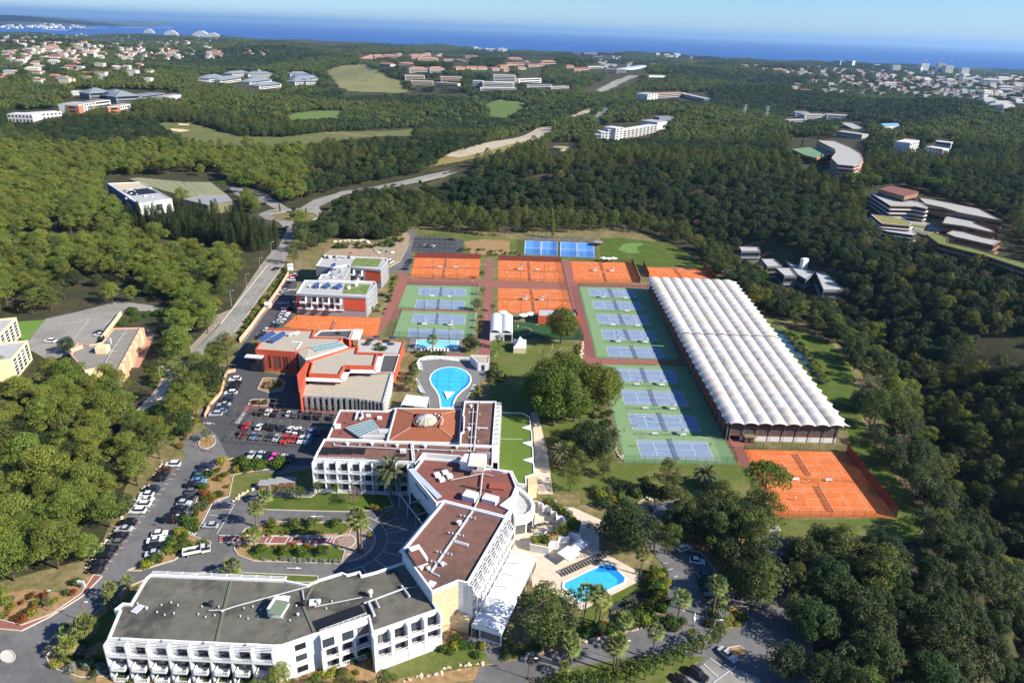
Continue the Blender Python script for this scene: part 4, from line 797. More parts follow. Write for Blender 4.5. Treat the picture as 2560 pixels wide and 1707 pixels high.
unit(ent,'plant_box',*cN((1670,1050))[0],ZE-.6,3.6,3.0,1.8,-.35,m_wht); unit(ent,'plant_box',*cN((1865,1070))[0],ZE-.6,4.0,2.6,1.3,-.35,m_wht); unit(ent,'red_louvre_box',*cN((1930,935))[0],ZE-.6,4.2,2.4,.6,-.1,M('rust_louvres',(.30,.08,.045),.8)); unit(ent,'red_upstand',*cN((1740,950))[0],ZE-.6,8.5,.5,.5,-.25,m_redroof); unit(ent,'hatch',*cN((1470,1135))[0],ZE-.6,.5,.5,.4,0,m_zinc); unit(ent,'timber_pile',*cN((1380,760))[0],ZE-.6,3.5,.6,.25,.1,m_dark)
# white lift tower and back wall
lt=empty('lift_tower',G(1180,1165),0,'white lift tower block standing on the red hotel roof','tower'); unit(lt,'tower_wall',*cN((1740,735))[0],ZE-.62,4.6,4.0,3.3,-.1,m_wht); unit(lt,'tower_cap',*cN((1737,690))[0],ZE+2.69,4.7,4.1,.08,-.1,M('sandy_felt',(.66,.58,.47),.9)); unit(lt,'shaft_wall',*cN((1640,730))[0],ZE-.62,3.0,4.0,2.9,-.3,m_wht); unit(lt,'vent_window',*cN((1720,760))[0],ZE+.6,.9,4.06,.7,-.1,m_grey)
# ---------------- back wing with three rows of balconies
ZW=10.8
wing=empty('hotel_back_wing',G(900,1215),0,'three-storey white hotel wing with rows of balconies and brown roof','building')
wp=cN((130,650),(235,455),(1095,490),(1115,690),(1060,680)); Ww=[tuple(G(x,y,ZW)[:2]) for x,y in wp]; block(wing,Ww,ZW,0,m_wht,m_brown,.6,.4)
bay_facade(wing,Ww[0],Ww[4],8,[7.0,3.8,.4],1.6,'open',ZW-.3)
for i in range(4): planar(wing,'solar_mat',m_black,cN((165+i*118,605-i*1),(190+i*116,535+i*4),(300+i*115,540+i*4),(275+i*118,612)),ZW-.5)
A2,B2,d,n,L=edge(Ww[0],Ww[4]); b=MB(); obox(b,A2,d,n,.3,L*.55,-.35,-.28,ZW+.45,ZW+.55)
for i in range(12): obox(b,A2,d,n,.3+i*L*.05,.38+i*L*.05,-.35,-.28,ZW,ZW+.45)
b.build('roof_railing',m_wht2,wing)
pipe(wing,cN((340,522),(1085,560)),ZW-.1,.14)
for x,y in ((335,520),(585,525),(835,530)): vent(wing,*cN((x,y))[0],ZW-.6,.7,.3)
for x,y in ((465,520),(705,520),(950,535)): vent(wing,*cN((x,y))[0],ZW-.6,1.1,.6,m_wht2,'extractor')
unit(wing,'condenser',*cN((1010,590))[0],ZW-.6,1.6,1.2,1.0,0,m_wht2); unit(wing,'condenser',*cN((1000,625))[0],ZW-.6,2.4,.9,.6,0,m_dark)
# ---------------- corridor and right wing
cor=empty('hotel_corridor_block',G(1110,1150),0,'long brown-roofed hotel link running behind the white lift tower','building'); cpx=cN((1098,492),(1562,515),(1895,532),(1890,735),(1690,690),(1555,625),(1212,598),(1125,705)); block(cor,[tuple(G(x,y,ZW)[:2]) for x,y in cpx],ZW-.01,0,m_wht,m_brown,.5,.4)
pipe(cor,cN((1095,500),(1105,555),(1690,578)),ZW,.15)
for x,y in ((1225,545),(1535,550)): vent(cor,*cN((x,y))[0],ZW-.5,1.1,.55,m_wht2,'extractor')
for x,y in ((1155,578),(1487,587),(1650,580)): vent(cor,*cN((x,y))[0],ZW-.5,.6,.28)
for i in range(4): unit(cor,'air_conditioner',*cN((1752+i*32,640))[0],ZW-.5,1.0,1.2,1.5,0,m_grey)
rw=empty('hotel_right_wing',G(1220,1080),0,'narrow brown-roofed hotel wing beside the green turf terrace','building'); rpx=cN((1612,85),(1925,88),(1893,528),(1565,510),(1572,398),(1598,380),(1605,238),(1592,230)); Wr=[tuple(G(x,y,ZW)[:2]) for x,y in rpx]; block(rw,Wr,ZW,0,m_wht,m_brown,.6,.4)
pipe(rw,cN((1745,105),(1705,575)),ZW,.2); pipe(rw,cN((1700,160),(1670,580)),ZW-.2,.13)
for y in (195,310,440): pipe(rw,cN((1650,y),(1735,y)),ZW-.1,.11); vent(rw,*cN((1655,y+12))[0],ZW-.6,.6,.25)
pipe(rw,cN((1735,350),(1840,355)),ZW,.3,'air_handler'); vent(rw,*cN((1675,150))[0],ZW-.6,1.1,.55,m_wht2,'extractor'); vent(rw,*cN((1655,375))[0],ZW-.6,1.2,.65,m_wht2,'extractor')
for x,y in ((1760,225),(1745,490),(1750,370),(1765,110)): vent(rw,*cN((x,y))[0],ZW-.6,.6,.25)
A,B=Wr[2],Wr[1]; A2,B2,d,n,L=edge(A,B); nb=10
for i in range(nb):
    x0=i*L/nb+.12; x1=(i+1)*L/nb-.12
    b=MB()
    for k in range(4): obox(b,A2,d,n,x0,x1,.2+.42*k,.34+.42*k,ZW-.45,ZW-.3)
    b.build('sun_slats',m_wht,rw); solid(rw,'dividing_fin',m_wht,A,B,[(x0-.24,x0,.0,1.9,5,ZW-.15)]); solid(rw,'balcony_slab',m_wht,A,B,[(x0,x1,.0,1.9,6.6,6.8)]); rail(rw,A,B,x0,x1,1.88,6.8,1.0,name='balcony_railing'); window(rw,A,B,x0+.5,x1-.5,6.9,9,.03,name='balcony_window',mull=1)
# ---------------- tiled atrium with dome
atr=empty('tiled_atrium',G(1090,1110),0,'square terracotta tiled hotel roof with a domed glass rooflight','building'); ZA=8.6; apx=cN((938,152),(1590,162),(1566,500),(848,482)); Wa=[Vector((*G(x,y,ZA)[:2],0)) for x,y in apx]; poly=ccw([(p.x,p.y) for p in Wa])
block(atr,poly,ZA,0,m_wht,m_brown,.5,.5)
m_tile=bpy.data.materials.new('terracotta_tiles'); m_tile.use_nodes=True; N_=m_tile.node_tree.nodes; L_2=m_tile.node_tree.links; bs=N_['Principled BSDF']; g=N_.new('ShaderNodeUVMap'); wv=N_.new('ShaderNodeTexWave'); wv.inputs['Scale'].default_value=1.0; L_2.new(g.outputs[0],wv.inputs[0]); cr_=N_.new('ShaderNodeMix'); cr_.data_type='RGBA'; cr_.inputs[6].default_value=(.27,.075,.035,1); cr_.inputs[7].default_value=(.44,.15,.07,1); L_2.new(wv.outputs['Fac'],cr_.inputs[0]); L_2.new(cr_.outputs[2],bs.inputs['Base Color']); bs.inputs['Roughness'].default_value=.9
cx_=sum((Vector((*p,0)) for p in poly),Vector())/4; inn=inset(poly,.55)
for i in range(4):
    a=Vector((*inn[i],ZA-.2)); c=Vector((*inn[(i+1)%4],ZA-.2)); f=.42; at_=Vector((cx_.x+(a.x-cx_.x)*f,cx_.y+(a.y-cx_.y)*f,ZA+1.4)); ct=Vector((cx_.x+(c.x-cx_.x)*f,cx_.y+(c.y-cx_.y)*f,ZA+1.4))
    b=MB(); nn_=14
    for k in range(nn_):           # courses of tiles, each lapping the one below
        v0,v1=k/nn_,(k+1)/nn_; z=Vector((0,0,.07)); b.add([a.lerp(at_,v0)+z,c.lerp(ct,v0)+z,c.lerp(ct,v1),a.lerp(at_,v1)],[(0,1,2,3)])
    o=b.build('tile_slope',m_tile,atr); uv=o.data.uv_layers.new(name='UVMap'); Ls=(c-a).length/.28/ (math.pi*2)*6.28/20
    for pl in o.data.polygons:
        for li,(q,s) in zip(pl.loop_indices,((0,0),(1,0),(1-.32*1,1),(.32,1))): 
            vv=o.data.vertices[o.data.loops[li].vertex_index].co+atr.location; t_=(Vector((vv.x,vv.y,0))-Vector((a.x,a.y,0))).dot((c-a).normalized()); uv.data[li].uv=(t_*.55,0)
    b=MB(); b.beam(a+Vector((0,0,.08)),at_+Vector((0,0,.1)),.3,.2); b.build('hip_ridge',M('ridge_mortar',(.42,.26,.17),.9),atr)
rd=(Wa[1]-Wa[0]).length*.41*.5; ctr=Vector((cx_.x,cx_.y,0)); zt=ZA+1.35
b=MB(); b.lathe([(rd*1.02,zt-.6),(rd*1.02,zt+.2),(rd*.9,zt+.25),(rd*.84,zt-.6)],8,ctr); b.build('dome_ring',m_redroof,atr); b=MB(); b.lathe([(rd*1.0,zt-.4),(.01,zt-.4)],8,ctr); b.build('dome_well',m_redroof,atr)
rg=rd*.78; gl=M('amber_dome_glass',(.42,.37,.25),.2,.5)
for i in range(12):
    a0,a1=2*math.pi*i/12,2*math.pi*(i+1)/12; b=MB(); pr=[(rg,zt-.3),(rg*.97,zt+.35),(rg*.68,zt+1.2),(rg*.25,zt+1.75)]
    for (r0,z0),(r1,z1) in zip(pr,pr[1:]): b.add([ctr+Vector((r*math.cos(t),r*math.sin(t),z)) for r,z,t in ((r0,z0,a0),(r0,z0,a1),(r1,z1,a1),(r1,z1,a0))],[(0,1,2,3)])
    b.build('dome_pane',gl,atr); b=MB(); b.tube([ctr+Vector((r*math.cos(a0),r*math.sin(a0),z+.04)) for r,z in pr],.09,5); b.build('dome_rib',m_wht2,atr)
b=MB(); b.lathe([(rg*.27,zt+1.7),(rg*.25,zt+1.85),(.01,zt+2.0)],12,ctr); b.build('dome_crown',m_zinc,atr)
for i in range(6): a=-.3+i*.28; b=MB(); b.lathe([(.35,0),(.4,.4),(.05,.6)],8,ctr+Vector((rd*1.15*math.cos(a),rd*1.15*math.sin(a),zt-.3))); b.build('duct_bend',m_zinc,atr)
# ---------------- left annex with tilted rooflight
anx=empty('hotel_annex',G(880,1100),0,'low red-roofed hotel annex with a tilted glass rooflight','building'); ZX=7.8; block(anx,P2(cN((388,172),(842,182),(938,152),(850,474),(262,455)),ZX),ZX,0,m_wht,m_redroof,.5,.4)
b=MB(); q=[G(*p,z) for p,z in zip(cN((450,350),(585,440),(775,355),(705,268)),(ZX+.4,ZX+.4,ZX+1.9,ZX+1.9))]; base=[Vector((p.x,p.y,ZX-.5)) for p in q]
b.add(base+q,[(0,1,5,4),(1,2,6,5),(2,3,7,6),(3,0,4,7)]); b.build('rooflight_curb',m_grey,anx)
for i in range(5):
    for j in range(2):
        s=lambda u,v:bil(q,u,v)+Vector((0,0,.03)); b=MB(); e=.03; b.quad(s(i/5+e,j/2+e),s((i+1)/5-e,j/2+e),s((i+1)/5-e,(j+1)/2-e),s(i/5+e,(j+1)/2-e)); b.build('rooflight_pane',m_skyg,anx)
b=MB()
for i in range(6): b.beam(bil(q,i/5,0)+Vector((0,0,.04)),bil(q,i/5,1)+Vector((0,0,.04)),.12,.1)
for j in range(3): b.beam(bil(q,0,j/2)+Vector((0,0,.04)),bil(q,1,j/2)+Vector((0,0,.04)),.12,.1)
b.build('rooflight_bars',m_wht2,anx)
pipe(anx,cN((545,265),(560,205),(600,190),(615,240),(580,270)),ZX,.45,'air_duct'); unit(anx,'condenser',*cN((670,240))[0],ZX-.4,1.4,1.0,.8,0,m_wht2); unit(anx,'condenser',*cN((780,265))[0],ZX-.4,1.4,1.0,.9,0,m_wht2); unit(anx,'air_duct',*cN((720,450))[0],ZX-.4,7,1.2,.9,.1,m_zinc); unit(anx,'air_duct',*cN((820,400))[0],ZX-.4,3,2.4,.9,.1,m_zinc); unit(anx,'condenser',*cN((370,350))[0],ZX-.4,1.8,1.4,1.2,.1,m_wht)
for x,y in ((470,220),(450,305),(412,400)): vent(anx,*cN((x,y))[0],ZX-.5,.5,.3,m_redroof)
# ---------------- green turf terrace, round restaurant, marquee
ter=empty('turf_terrace',G(1310,1200),0,'raised terrace of bright artificial turf with a zigzag white edge','terrace'); ZT=5.0
block(ter,[tuple(G(x,y,ZT)[:2]) for x,y in cN((1952,195),(2180,200),(2255,238),(2265,325),(2190,347),(2272,372),(2280,480),(2198,496),(2285,532),(2290,640),(2205,662),(2295,692),(2300,800),(2215,828),(2222,905),(2130,895),(2072,775),(1938,760))],ZT,0,m_wht,m_turf,.25,.35)
b=MB(); a=G(*cN((1955,455))[0],ZT-.22); c=G(*cN((2185,460))[0],ZT-.22); b.beam(a,c,.12,.02); b.build('turf_line',m_white,ter)
sw=empty('stone_wall',G(1335,1210),0,'pale rubble stone wall below the near end of the turf terrace','wall'); b=MB(); b.prism(P2(cN((2232,830),(2318,812),(2325,900),(2235,935)),4.6),0,4.6); b.build('masonry',m_stone,sw)
rst=empty('round_restaurant',G(1330,1330),0,'white curved restaurant pavilion with gravel roof beside the stone terrace','building'); ZS=6.2; rp=cN((2130,925),(2200,965),(2270,1030),(2305,1100),(2285,1165),(2225,1205),(2110,1225),(2080,1160),(2095,1050)); Wq=[tuple(G(x,y,ZS)[:2]) for x,y in rp]; block(rst,Wq,ZS,0,m_wht,m_lgrey,.9,.8)
for i in (3,4,5):
    A2,B2,d,n,L=edge(*((Wq[i+1],Wq[i]) if area2(Wq)<0 else (Wq[i],Wq[i+1]))); window(rst,A2,B2,L*.12,L*.88,.5,3.2,.0,mull=2)
mq=empty('white_marquee',G(1190,1560),0,'long white canvas marquee alongside the hotel balconies','marquee'); ZM=3.6; mp=c4((1290,545),(1535,600),(1190,1345),(900,1255)); Wm=[G(x,y,ZM) for x,y in mp]; m_can=M('white_canvas',(.82,.82,.81),.7,.2,noise=(.3,.03)); nb=6
for i in range(nb):
    f=lambda u,v,z:Vector((*bil(Wm,u,v)[:2],z)); b=MB(); g0=i/nb+.003; g1=(i+1)/nb-.003; b.add([f(0,g0,ZM),f(.5,g0,ZM+.7),f(1,g0,ZM),f(0,g1,ZM),f(.5,g1,ZM+.7),f(1,g1,ZM)],[(0,1,4,3),(1,2,5,4)]); b.build('canvas_roof',m_can,mq)
for i in range(nb+1):
    for u in (0,1): p=bil(Wm,u,i/nb); b=MB(); b.tube([(p.x,p.y,0),(p.x,p.y,ZM)],.09,6); b.build('pole',m_alu,mq)
for i in range(nb):
    a=bil(Wm,1,i/nb); c=bil(Wm,1,(i+1)/nb); b=MB(); b.beam((a.x,a.y,2.0),(c.x,c.y,2.0),.05,2.6); b.build('clear_wall',m_glass,mq); b=MB(); b.beam((a.x,a.y,ZM-.15),(c.x,c.y,ZM-.15),.12,.35); b.build('eaves_band',m_can,mq)
A,B=Wm[3],Wm[2]; A2,B2,d,n,L=edge(A,B); solid(mq,'front_wall',m_can,A,B,[(0,L,-.06,.0,0,ZM)]); b=MB(); b.add([(A.x,A.y,ZM),(B.x,B.y,ZM),(*((A+B)/2)[:2],ZM+.7)],[(0,1,2)]); b.build('gable_canvas',m_can,mq); window(mq,A,B,L*.32,L*.94,.8,2.6,.0); window(mq,A,B,L*.03,L*.11,.1,2.5,.0,name='door'); window(mq,A,B,L*.15,L*.23,.1,2.5,.0,name='door')
EX.append([(1060,1640),(1230,1660),(1360,1420),(1240,1380)])
# ================================================================ academy (red), residences, pools and other resort buildings
def simple(name,label,px,z,wall,roof,par=.4,pw=.35,z0=0,pmat=None,cat='building'):
    W=[tuple(G(x,y,z)[:2]) for x,y in px]; c=W[0]; o=empty(name,(sum(w[0] for w in W)/len(W),sum(w[1] for w in W)/len(W),z0),0,label,cat); block(o,W,z,z0,wall,roof,par,pw,pmat); return o,W
def near_edge(W,a,b):
    """edge from a to b ordered so that its normal points out of the ccw polygon"""
    return (W[a],W[b]) if area2(W)>0 else (W[b],W[a])
aca,Wc=simple('academy_building','red and sand-roofed academy building with solar panels and a slanted glass rooflight',cE((445,240),(890,248),(862,318),(1165,325),(1135,362),(830,420),(705,462),(700,470),(305,442)),9,m_red,m_sandroof,.7,.4,pmat=m_red)
A,B=Wc[8],Wc[7]; A2,B2,d,n,L=edge(A,B)
for t in (.34,.47,.53,.6,.7,.77,.86): window(aca,A,B,L*t-.28,L*t+.28,1.5 if t!=.47 else 1.0,6.6,.0,fm=m_dkred,name='slit_window')
solid(aca,'entrance_canopy',m_wht,A,B,[(-3.5,L*.2,.2,2.5,6.2,6.7)]); solid(aca,'curved_glass',m_glass,A,B,[(-2.0,L*.2,.3,1.6,0,6.2)])
for i,(x,y) in enumerate(((400,355),(455,318),(508,360),(560,325))):
    o=G(*cE((x,y))[0],8.5); b=MB(); u=Vector((.35,.94,0)); v=Vector((-.55,.15,.6)); q=[o-u*2.6-v*1.2+Vector((0,0,1)),o+u*2.6-v*1.2+Vector((0,0,1)),o+u*2.6+v*1.2+Vector((0,0,1)),o-u*2.6+v*1.2+Vector((0,0,1))]; b.quad(*q); b.quad(*[p-Vector((0,0,.1)) for p in q][::-1]); b.build('solar_panel',m_solar,aca); b=MB()
    for p in q: b.beam(p,(p.x,p.y,8.3),.08,.08)
    b.build('panel_stand',m_zinc,aca)
for i in range(6): vent(aca,*cE((640+i*18,318-i*6))[0],8.3,1.2,.4,m_wht2,'roof_plant')
pipe(aca,cE((600,300),(700,300),(740,280)),8.8,.3,'air_duct'); pipe(aca,cE((760,372),(710,440)),8.5,.25,'white_upstand',m_wht); pipe(aca,cE((660,368),(760,376)),8.5,.25,'white_upstand',m_wht)
# slanted glazed roof wedge
q=[G(*p,z) for p,z in zip(cE((712,462),(838,420),(1150,362),(1212,420),(800,548)),(8.6,9.6,9.8,8.9,8.0))]; b=MB(); b.add(q+[Vector((p.x,p.y,0)) for p in q],[(0,1,2,3,4)]+[((i),(i+5),((i+1)%5)+5,(i+1)%5) for i in range(5)]); b.build('slanted_roof',m_sandroof,aca)
gq=[G(*p,z) for p,z in zip(cE((838,420),(1110,368),(1190,408),(905,468)),(9.66,9.86,9.2,9.0))]
gq=[p+Vector((0,0,.14)) for p in gq]
for i in range(5):
    for j in range(2):
        e=.02; s=lambda u,v:bil(gq,u,v); b=MB(); b.quad(s(i/5+e,j/2+e),s((i+1)/5-e,j/2+e),s((i+1)/5-e,(j+1)/2-e),s(i/5+e,(j+1)/2-e)); b.build('rooflight_pane',m_skyg,aca)
b=MB(); 
for i in range(6): b.beam(bil(gq,i/5,0),bil(gq,i/5,1),.16,.12)
for j in range(3): b.beam(bil(gq,0,j/2),bil(gq,1,j/2),.16,.12)
b.build('rooflight_bars',m_zinc,aca)
b=MB(); w0=q[4]+Vector((0,0,.1)); w1=q[3]+Vector((0,0,.1)); b.beam(w0,w1,1.6,.15); b.build('white_gutter',m_wht,aca)
ac2,W2=simple('academy_hall','red academy hall with sand-coloured roof and a wide white eaves canopy',cE((805,562),(1210,428),(1318,412),(1302,474),(1502,482),(1470,606),(1182,600),(1132,690),(830,678),(862,575)),9,m_red,m_sandroof,.7,.35,pmat=m_red)
for a,c in ((4,5),(5,6),(6,7),(7,8)):
    A,B=near_edge(W2,a,c); L=edge(A,B)[4]; solid(ac2,'eaves_canopy',m_wht,A,B,[(-.9,L+.9,.02,2.2,6.9,7.3)])
A,B=near_edge(W2,7,8); L=edge(A,B)[4]; window(ac2,A,B,L*.04,L*.42,3.6,6.6,.0,mull=3); A,B=near_edge(W2,5,6); L=edge(A,B)[4]; window(ac2,A,B,L*.1,L*.6,5.6,6.7,.0,mull=2)
simple('academy_wall','tall thin red wall fin beside the academy roof garden',cE((715,690),(825,540),(838,552),(745,870),(735,860)),9,m_red,m_red,0,0,cat='wall')
ac3,W3=simple('academy_lower_wing','low academy wing with pale gravel roof and grey slit-windowed walls',cE((745,900),(800,790),(900,770),(1190,712),(1640,672),(1557,962),(1262,922)),5.5,m_grey,m_sandroof,.4,.35,pmat=m_grey)
for (a,c),k in (((0,6),9),((6,5),8)):
    A,B=near_edge(W3,a,c) if a<c else near_edge(W3,c,a); A2,B2,d,n,L=edge(A,B)
    if n.y>0: A,B=B,A
    for i in range(k):
        t=(i+.5)/k; window(ac3,A,B,L*t-.32,L*t+.32,.4,4.6,.0,name='slit_window'); solid(ac3,'wall_pier',m_grey,A,B,[(L*(i+.75)/k,L*(i+1.18)/k,.0,.45,0,5.2+.5*(i%2))])
A,B=near_edge(W3,4,5); L=edge(A,B)[4]
for i in range(9): solid(ac3,'buttress',m_wht2,A,B,[(L*(i+.3)/9,L*(i+.6)/9,0,.9,0,5.7)])
ac4,W4=simple('academy_roof_deck','dark grey roof deck edged by a tall red wall beside the round pool garden',cE((1560,490),(1722,492),(1668,668),(1490,672)),5.6,m_red,m_greydeck,.5,.3,pmat=m_wht)
ac5,W5=simple('academy_terrace','paved academy roof terrace with round planters and red edge walls',cE((1310,330),(1765,365),(1722,488),(1520,480),(1300,472)),4.5,m_red,M('grey_terrace_tiles',(.42,.41,.39),.85,noise=(.8,.08)),.4,.3,pmat=m_red)
ac6,W6=simple('academy_back_deck','dark grey deck behind the academy next to the walled clay court',cE((945,258),(1262,248),(1225,345),(1165,325),(868,318)),7,m_red,m_greydeck,.5,.3,pmat=m_wht)
simple('white_canopy','white flat awning over the steps behind the academy',cE((1270,245),(1365,248),(1330,345),(1225,345)),5.2,m_wht,m_wht,0,0,z0=4.9,cat='canopy')
for x,y,r in ((1655,380,1.7),(1635,440,1.7),(1495,370,1.6)):
    p=G(*cE((x,y))[0],4.1); o=empty('parasol',p,0,'dark round parasol on the academy terrace','parasol','parasols on the academy terrace'); b=MB(); b.lathe([(r,2.3),(r*.5,2.6),(.03,2.8)],12,p); b.build('canopy',M('navy_canvas',(.04,.05,.09),.8),o); b=MB(); b.tube([p,p+Vector((0,0,2.7))],.04,6); b.build('pole',m_alu,o)
for x,y,k,r in ((1405,400,'olive',1.6),(1510,405,'olive',1.5),(1515,450,'shrub',1.8),(1560,455,'shrub',1.5),(1130,290,'shrub',1.2)): p=G(*cE((x,y))[0],4.1 if x>1200 else 6.5); put_shrub(k,p,r,'round %s planted on the academy terrace'%('olive bush' if k=='olive' else 'green shrub'),'terrace planting','terrace_shrub')
# ---- residences
ZN=10.5; m_lil=M('lilac_grey_render',(.40,.38,.42),.85,noise=(.4,.06))
def residence(label,px,front,green,z=ZN,nb=7,redfrom=.68):
    o,W=simple('residence_block',label,px,z,m_grey,m_lgrey,.5,.5,pmat=m_wht)
    planar(o,'green_roof',m_sedum,green,z-.42); A,B=near_edge(W,*front); A2,B2,d,n,L=edge(A,B)
    if n.y>0: A,B=B,A; A2,B2,d,n,L=edge(A,B)
    solid(o,'roof_fascia',m_grey,A,B,[(-.3,L+.3,.02,.5,z-1.0,z-.55)]); solid(o,'red_panel',m_red,A,B,[(L*redfrom,L*.99,.02,.25,3.6,z-1.2)]); solid(o,'red_panel',m_dkred,A,B,[(0,L*.05,.02,.25,3.0,z-1.2)]); solid(o,'upper_wall',m_lil,A,B,[(L*.06,L*redfrom-.05,.02,.15,3.4,z-1.1)]); solid(o,'floor_slab',m_wht,A,B,[(0,L*redfrom,.02,.6,3.1,3.4)])
    for i in range(nb):
        t=.07+(redfrom-.1)*i/nb; lo=6.6 if i%2==0 else 3.6; x0=L*t; x1=x0+L*.075; window(o,A,B,x0+.1,x0+1.5,lo+.1,lo+2.3,.16,name='balcony_window'); window(o,A,B,x0+.1,x0+1.5,(3.7 if lo>5 else 6.7),(5.6 if lo>5 else 8.8),.16)
        b=MB(); obox(b,A2,d,n,x0-.3,x1+.1,.15,2.2,lo-.25,lo); obox(b,A2,d,n,x1,x1+.12,.15,2.2,lo,lo+2.6); obox(b,A2,d,n,x0-.3,x1+.1,2.1,2.2,lo,lo+.9); b.build('balcony',m_wht,o)
    return o,W
re1,Wn=residence('nearer white and red residence block with three tilted solar panels',cD((745,645),(1555,660),(1578,692),(1462,822),(1450,838),(645,797)),(5,4),cD((1212,690),(1505,697),(1450,808),(1180,800)))
for x,y in ((890,720),(1008,722),(1145,730)):
    o=G(*cD((x,y))[0],ZN); b=MB(); u=Vector((.3,.95,0)); v=Vector((-.5,.15,.65)); q=[o+u*s*2.2+v*t*1.4+Vector((0,0,.7)) for s,t in ((-1,-1),(1,-1),(1,1),(-1,1))]; b.quad(*q); b.quad(*[p-Vector((0,0,.1)) for p in q][::-1]); b.build('solar_panel',m_solar,re1); b=MB()
    for p in q: b.beam(p,(p.x,p.y,ZN-.5),.07,.07)
    b.build('panel_stand',m_zinc,re1)
for x,y in ((1258,750),(1345,715),(820,735),(930,735)): unit(re1,'roof_plant',*cD((x,y))[0],ZN-.45,1.3,1.1,1.5,.1,m_wht2)
for k in range(3):
    A,B=near_edge(Wn,3,2) ; L=edge(A,B)[4]; solid(re1,'end_balcony',m_wht,A,B,[(L*.1,L*.9,.0,1.6,2.9*k+3.0,2.9*k+3.3)]); rail(re1,A,B,L*.1,L*.9,1.58,2.9*k+3.3,.9,name='balcony_railing')
re2,Wo=residence('farther white and red residence block with sedum roof',cD((968,355),(1690,392),(1708,420),(1622,525),(1268,490),(1245,462),(1062,500),(872,480)),(4,3),cD((1330,392),(1640,402),(1590,492),(1270,485)),nb=3,redfrom=.5)
re3,Wp=simple('residence_link','grey link roof crowded with plant between the residence blocks',cD((1062,505),(1245,468),(1275,495),(1190,655),(900,640),(935,580),(1010,575)),ZN-.3,m_grey,m_lgrey,.4,.4,pmat=m_wht)
rr=random.Random(3)
for i in range(16): unit(re3,'roof_plant',*cD((980+rr.uniform(0,200),500+rr.uniform(10,130)))[0],ZN-.7,rr.uniform(.6,1.6),rr.uniform(.5,1.2),rr.uniform(.4,1.1),rr.uniform(0,1),rr.choice([m_wht2,m_zinc,m_grey]))
for i in range(9): unit(re2,'roof_plant',*cD((960+i*42,395+rr.uniform(-8,25)))[0],ZN-.45,rr.uniform(.8,1.8),1.1,rr.uniform(.6,1.4),0,rr.choice([m_wht2,m_zinc,m_dark]))
planar(re3,'solar_strip',m_solar,cD((1030,500),(1075,450),(1110,455),(1050,560)),ZN-.2)
# clubhouse, tents, pool house
clb,Wl=simple('clubhouse','low red clubhouse with grey roof beside the clay courts',cA((1550,825),(1920,835),(1952,885),(1948,905),(1552,900)),4.2,m_red,m_lgrey,.6,.35,pmat=m_red); A,B=near_edge(Wl,4,3); L=edge(A,B)[4]; window(clb,A,B,L*.03,L*.2,.2,2.6,.0,mull=2)
if edge(A,B)[3].y>0: pass
unit(clb,'roof_plant',*cA((1905,860))[0],3.6,1.4,1.2,1.2,0,m_dark); unit(clb,'roof_plant',*cA((1775,865))[0],3.6,1.4,.8,.4,0,m_wht2)
ph,Wh=simple('pool_house','white flat-roofed pool house at the corner of the round pool deck',cH((882,108),(1072,110),(1068,185),(960,185)),3.6,m_wht,m_sandroof,.3,.25); A,B=near_edge(Wh,3,2); L=edge(A,B)[4]; A2,B2,d,n,_=edge(A,B); A,B=(B,A) if n.y>0 else (A,B); window(ph,A,B,L*.35,L*.6,.1,2.5,.0,name='door')
tn=empty('white_tent',G(1255,830),0,'white twin-vaulted tent beside the five-a-side pitch','tent'); tq=[G(x,y,4) for x,y in cA((1085,890),(1298,895),(1300,1070),(1078,1062))]
for k in range(2):
    b=MB(); ns=8
    for i in range(ns):
        u0=(k+i/ns)/2; u1=(k+(i+1)/ns)/2; z0=4+1.1*math.sin(math.pi*i/ns); z1=4+1.1*math.sin(math.pi*(i+1)/ns); b.add([Vector((*bil(tq,u0,0)[:2],z0)),Vector((*bil(tq,u1,0)[:2],z1)),Vector((*bil(tq,u1,1)[:2],z1)),Vector((*bil(tq,u0,1)[:2],z0))],[(0,1,2,3)])
    b.build('vault',m_can,tn,True)
b=MB(); b.prism(ccw([(p.x,p.y) for p in tq]),0,4,False); b.build('wall',m_can,tn); A,B=tq[3],tq[2]; L=edge(A,B)[4]; window(tn,A,B,L*.66,L*.96,.3,3.2,.0,mull=3)
pg=empty('pagoda_tent',G(1299,880),0,'white pointed pagoda tent on the lawn','tent'); q=[G(x,y,2.6) for x,y in cA((1312,1130),(1432,1132),(1432,1215),(1308,1212))]; c_=sum(q,Vector())/4; b=MB()
for i in range(4):
    a,e=q[i],q[(i+1)%4]
    for k in range(4):
        f0,f1=k/4,(k+1)/4; hgt=lambda f:2.6+3.4*f**1.7; b.add([Vector((*a.lerp(c_,f0)[:2],hgt(f0))),Vector((*e.lerp(c_,f0)[:2],hgt(f0))),Vector((*e.lerp(c_,f1)[:2],hgt(f1))),Vector((*a.lerp(c_,f1)[:2],hgt(f1)))],[(0,1,2,3)])
b.build('roof',m_can,pg); b=MB(); b.prism(ccw([(p.x,p.y) for p in q]),0,2.6,False); b.build('wall',M('cream_canvas',(.66,.52,.36),.8),pg)
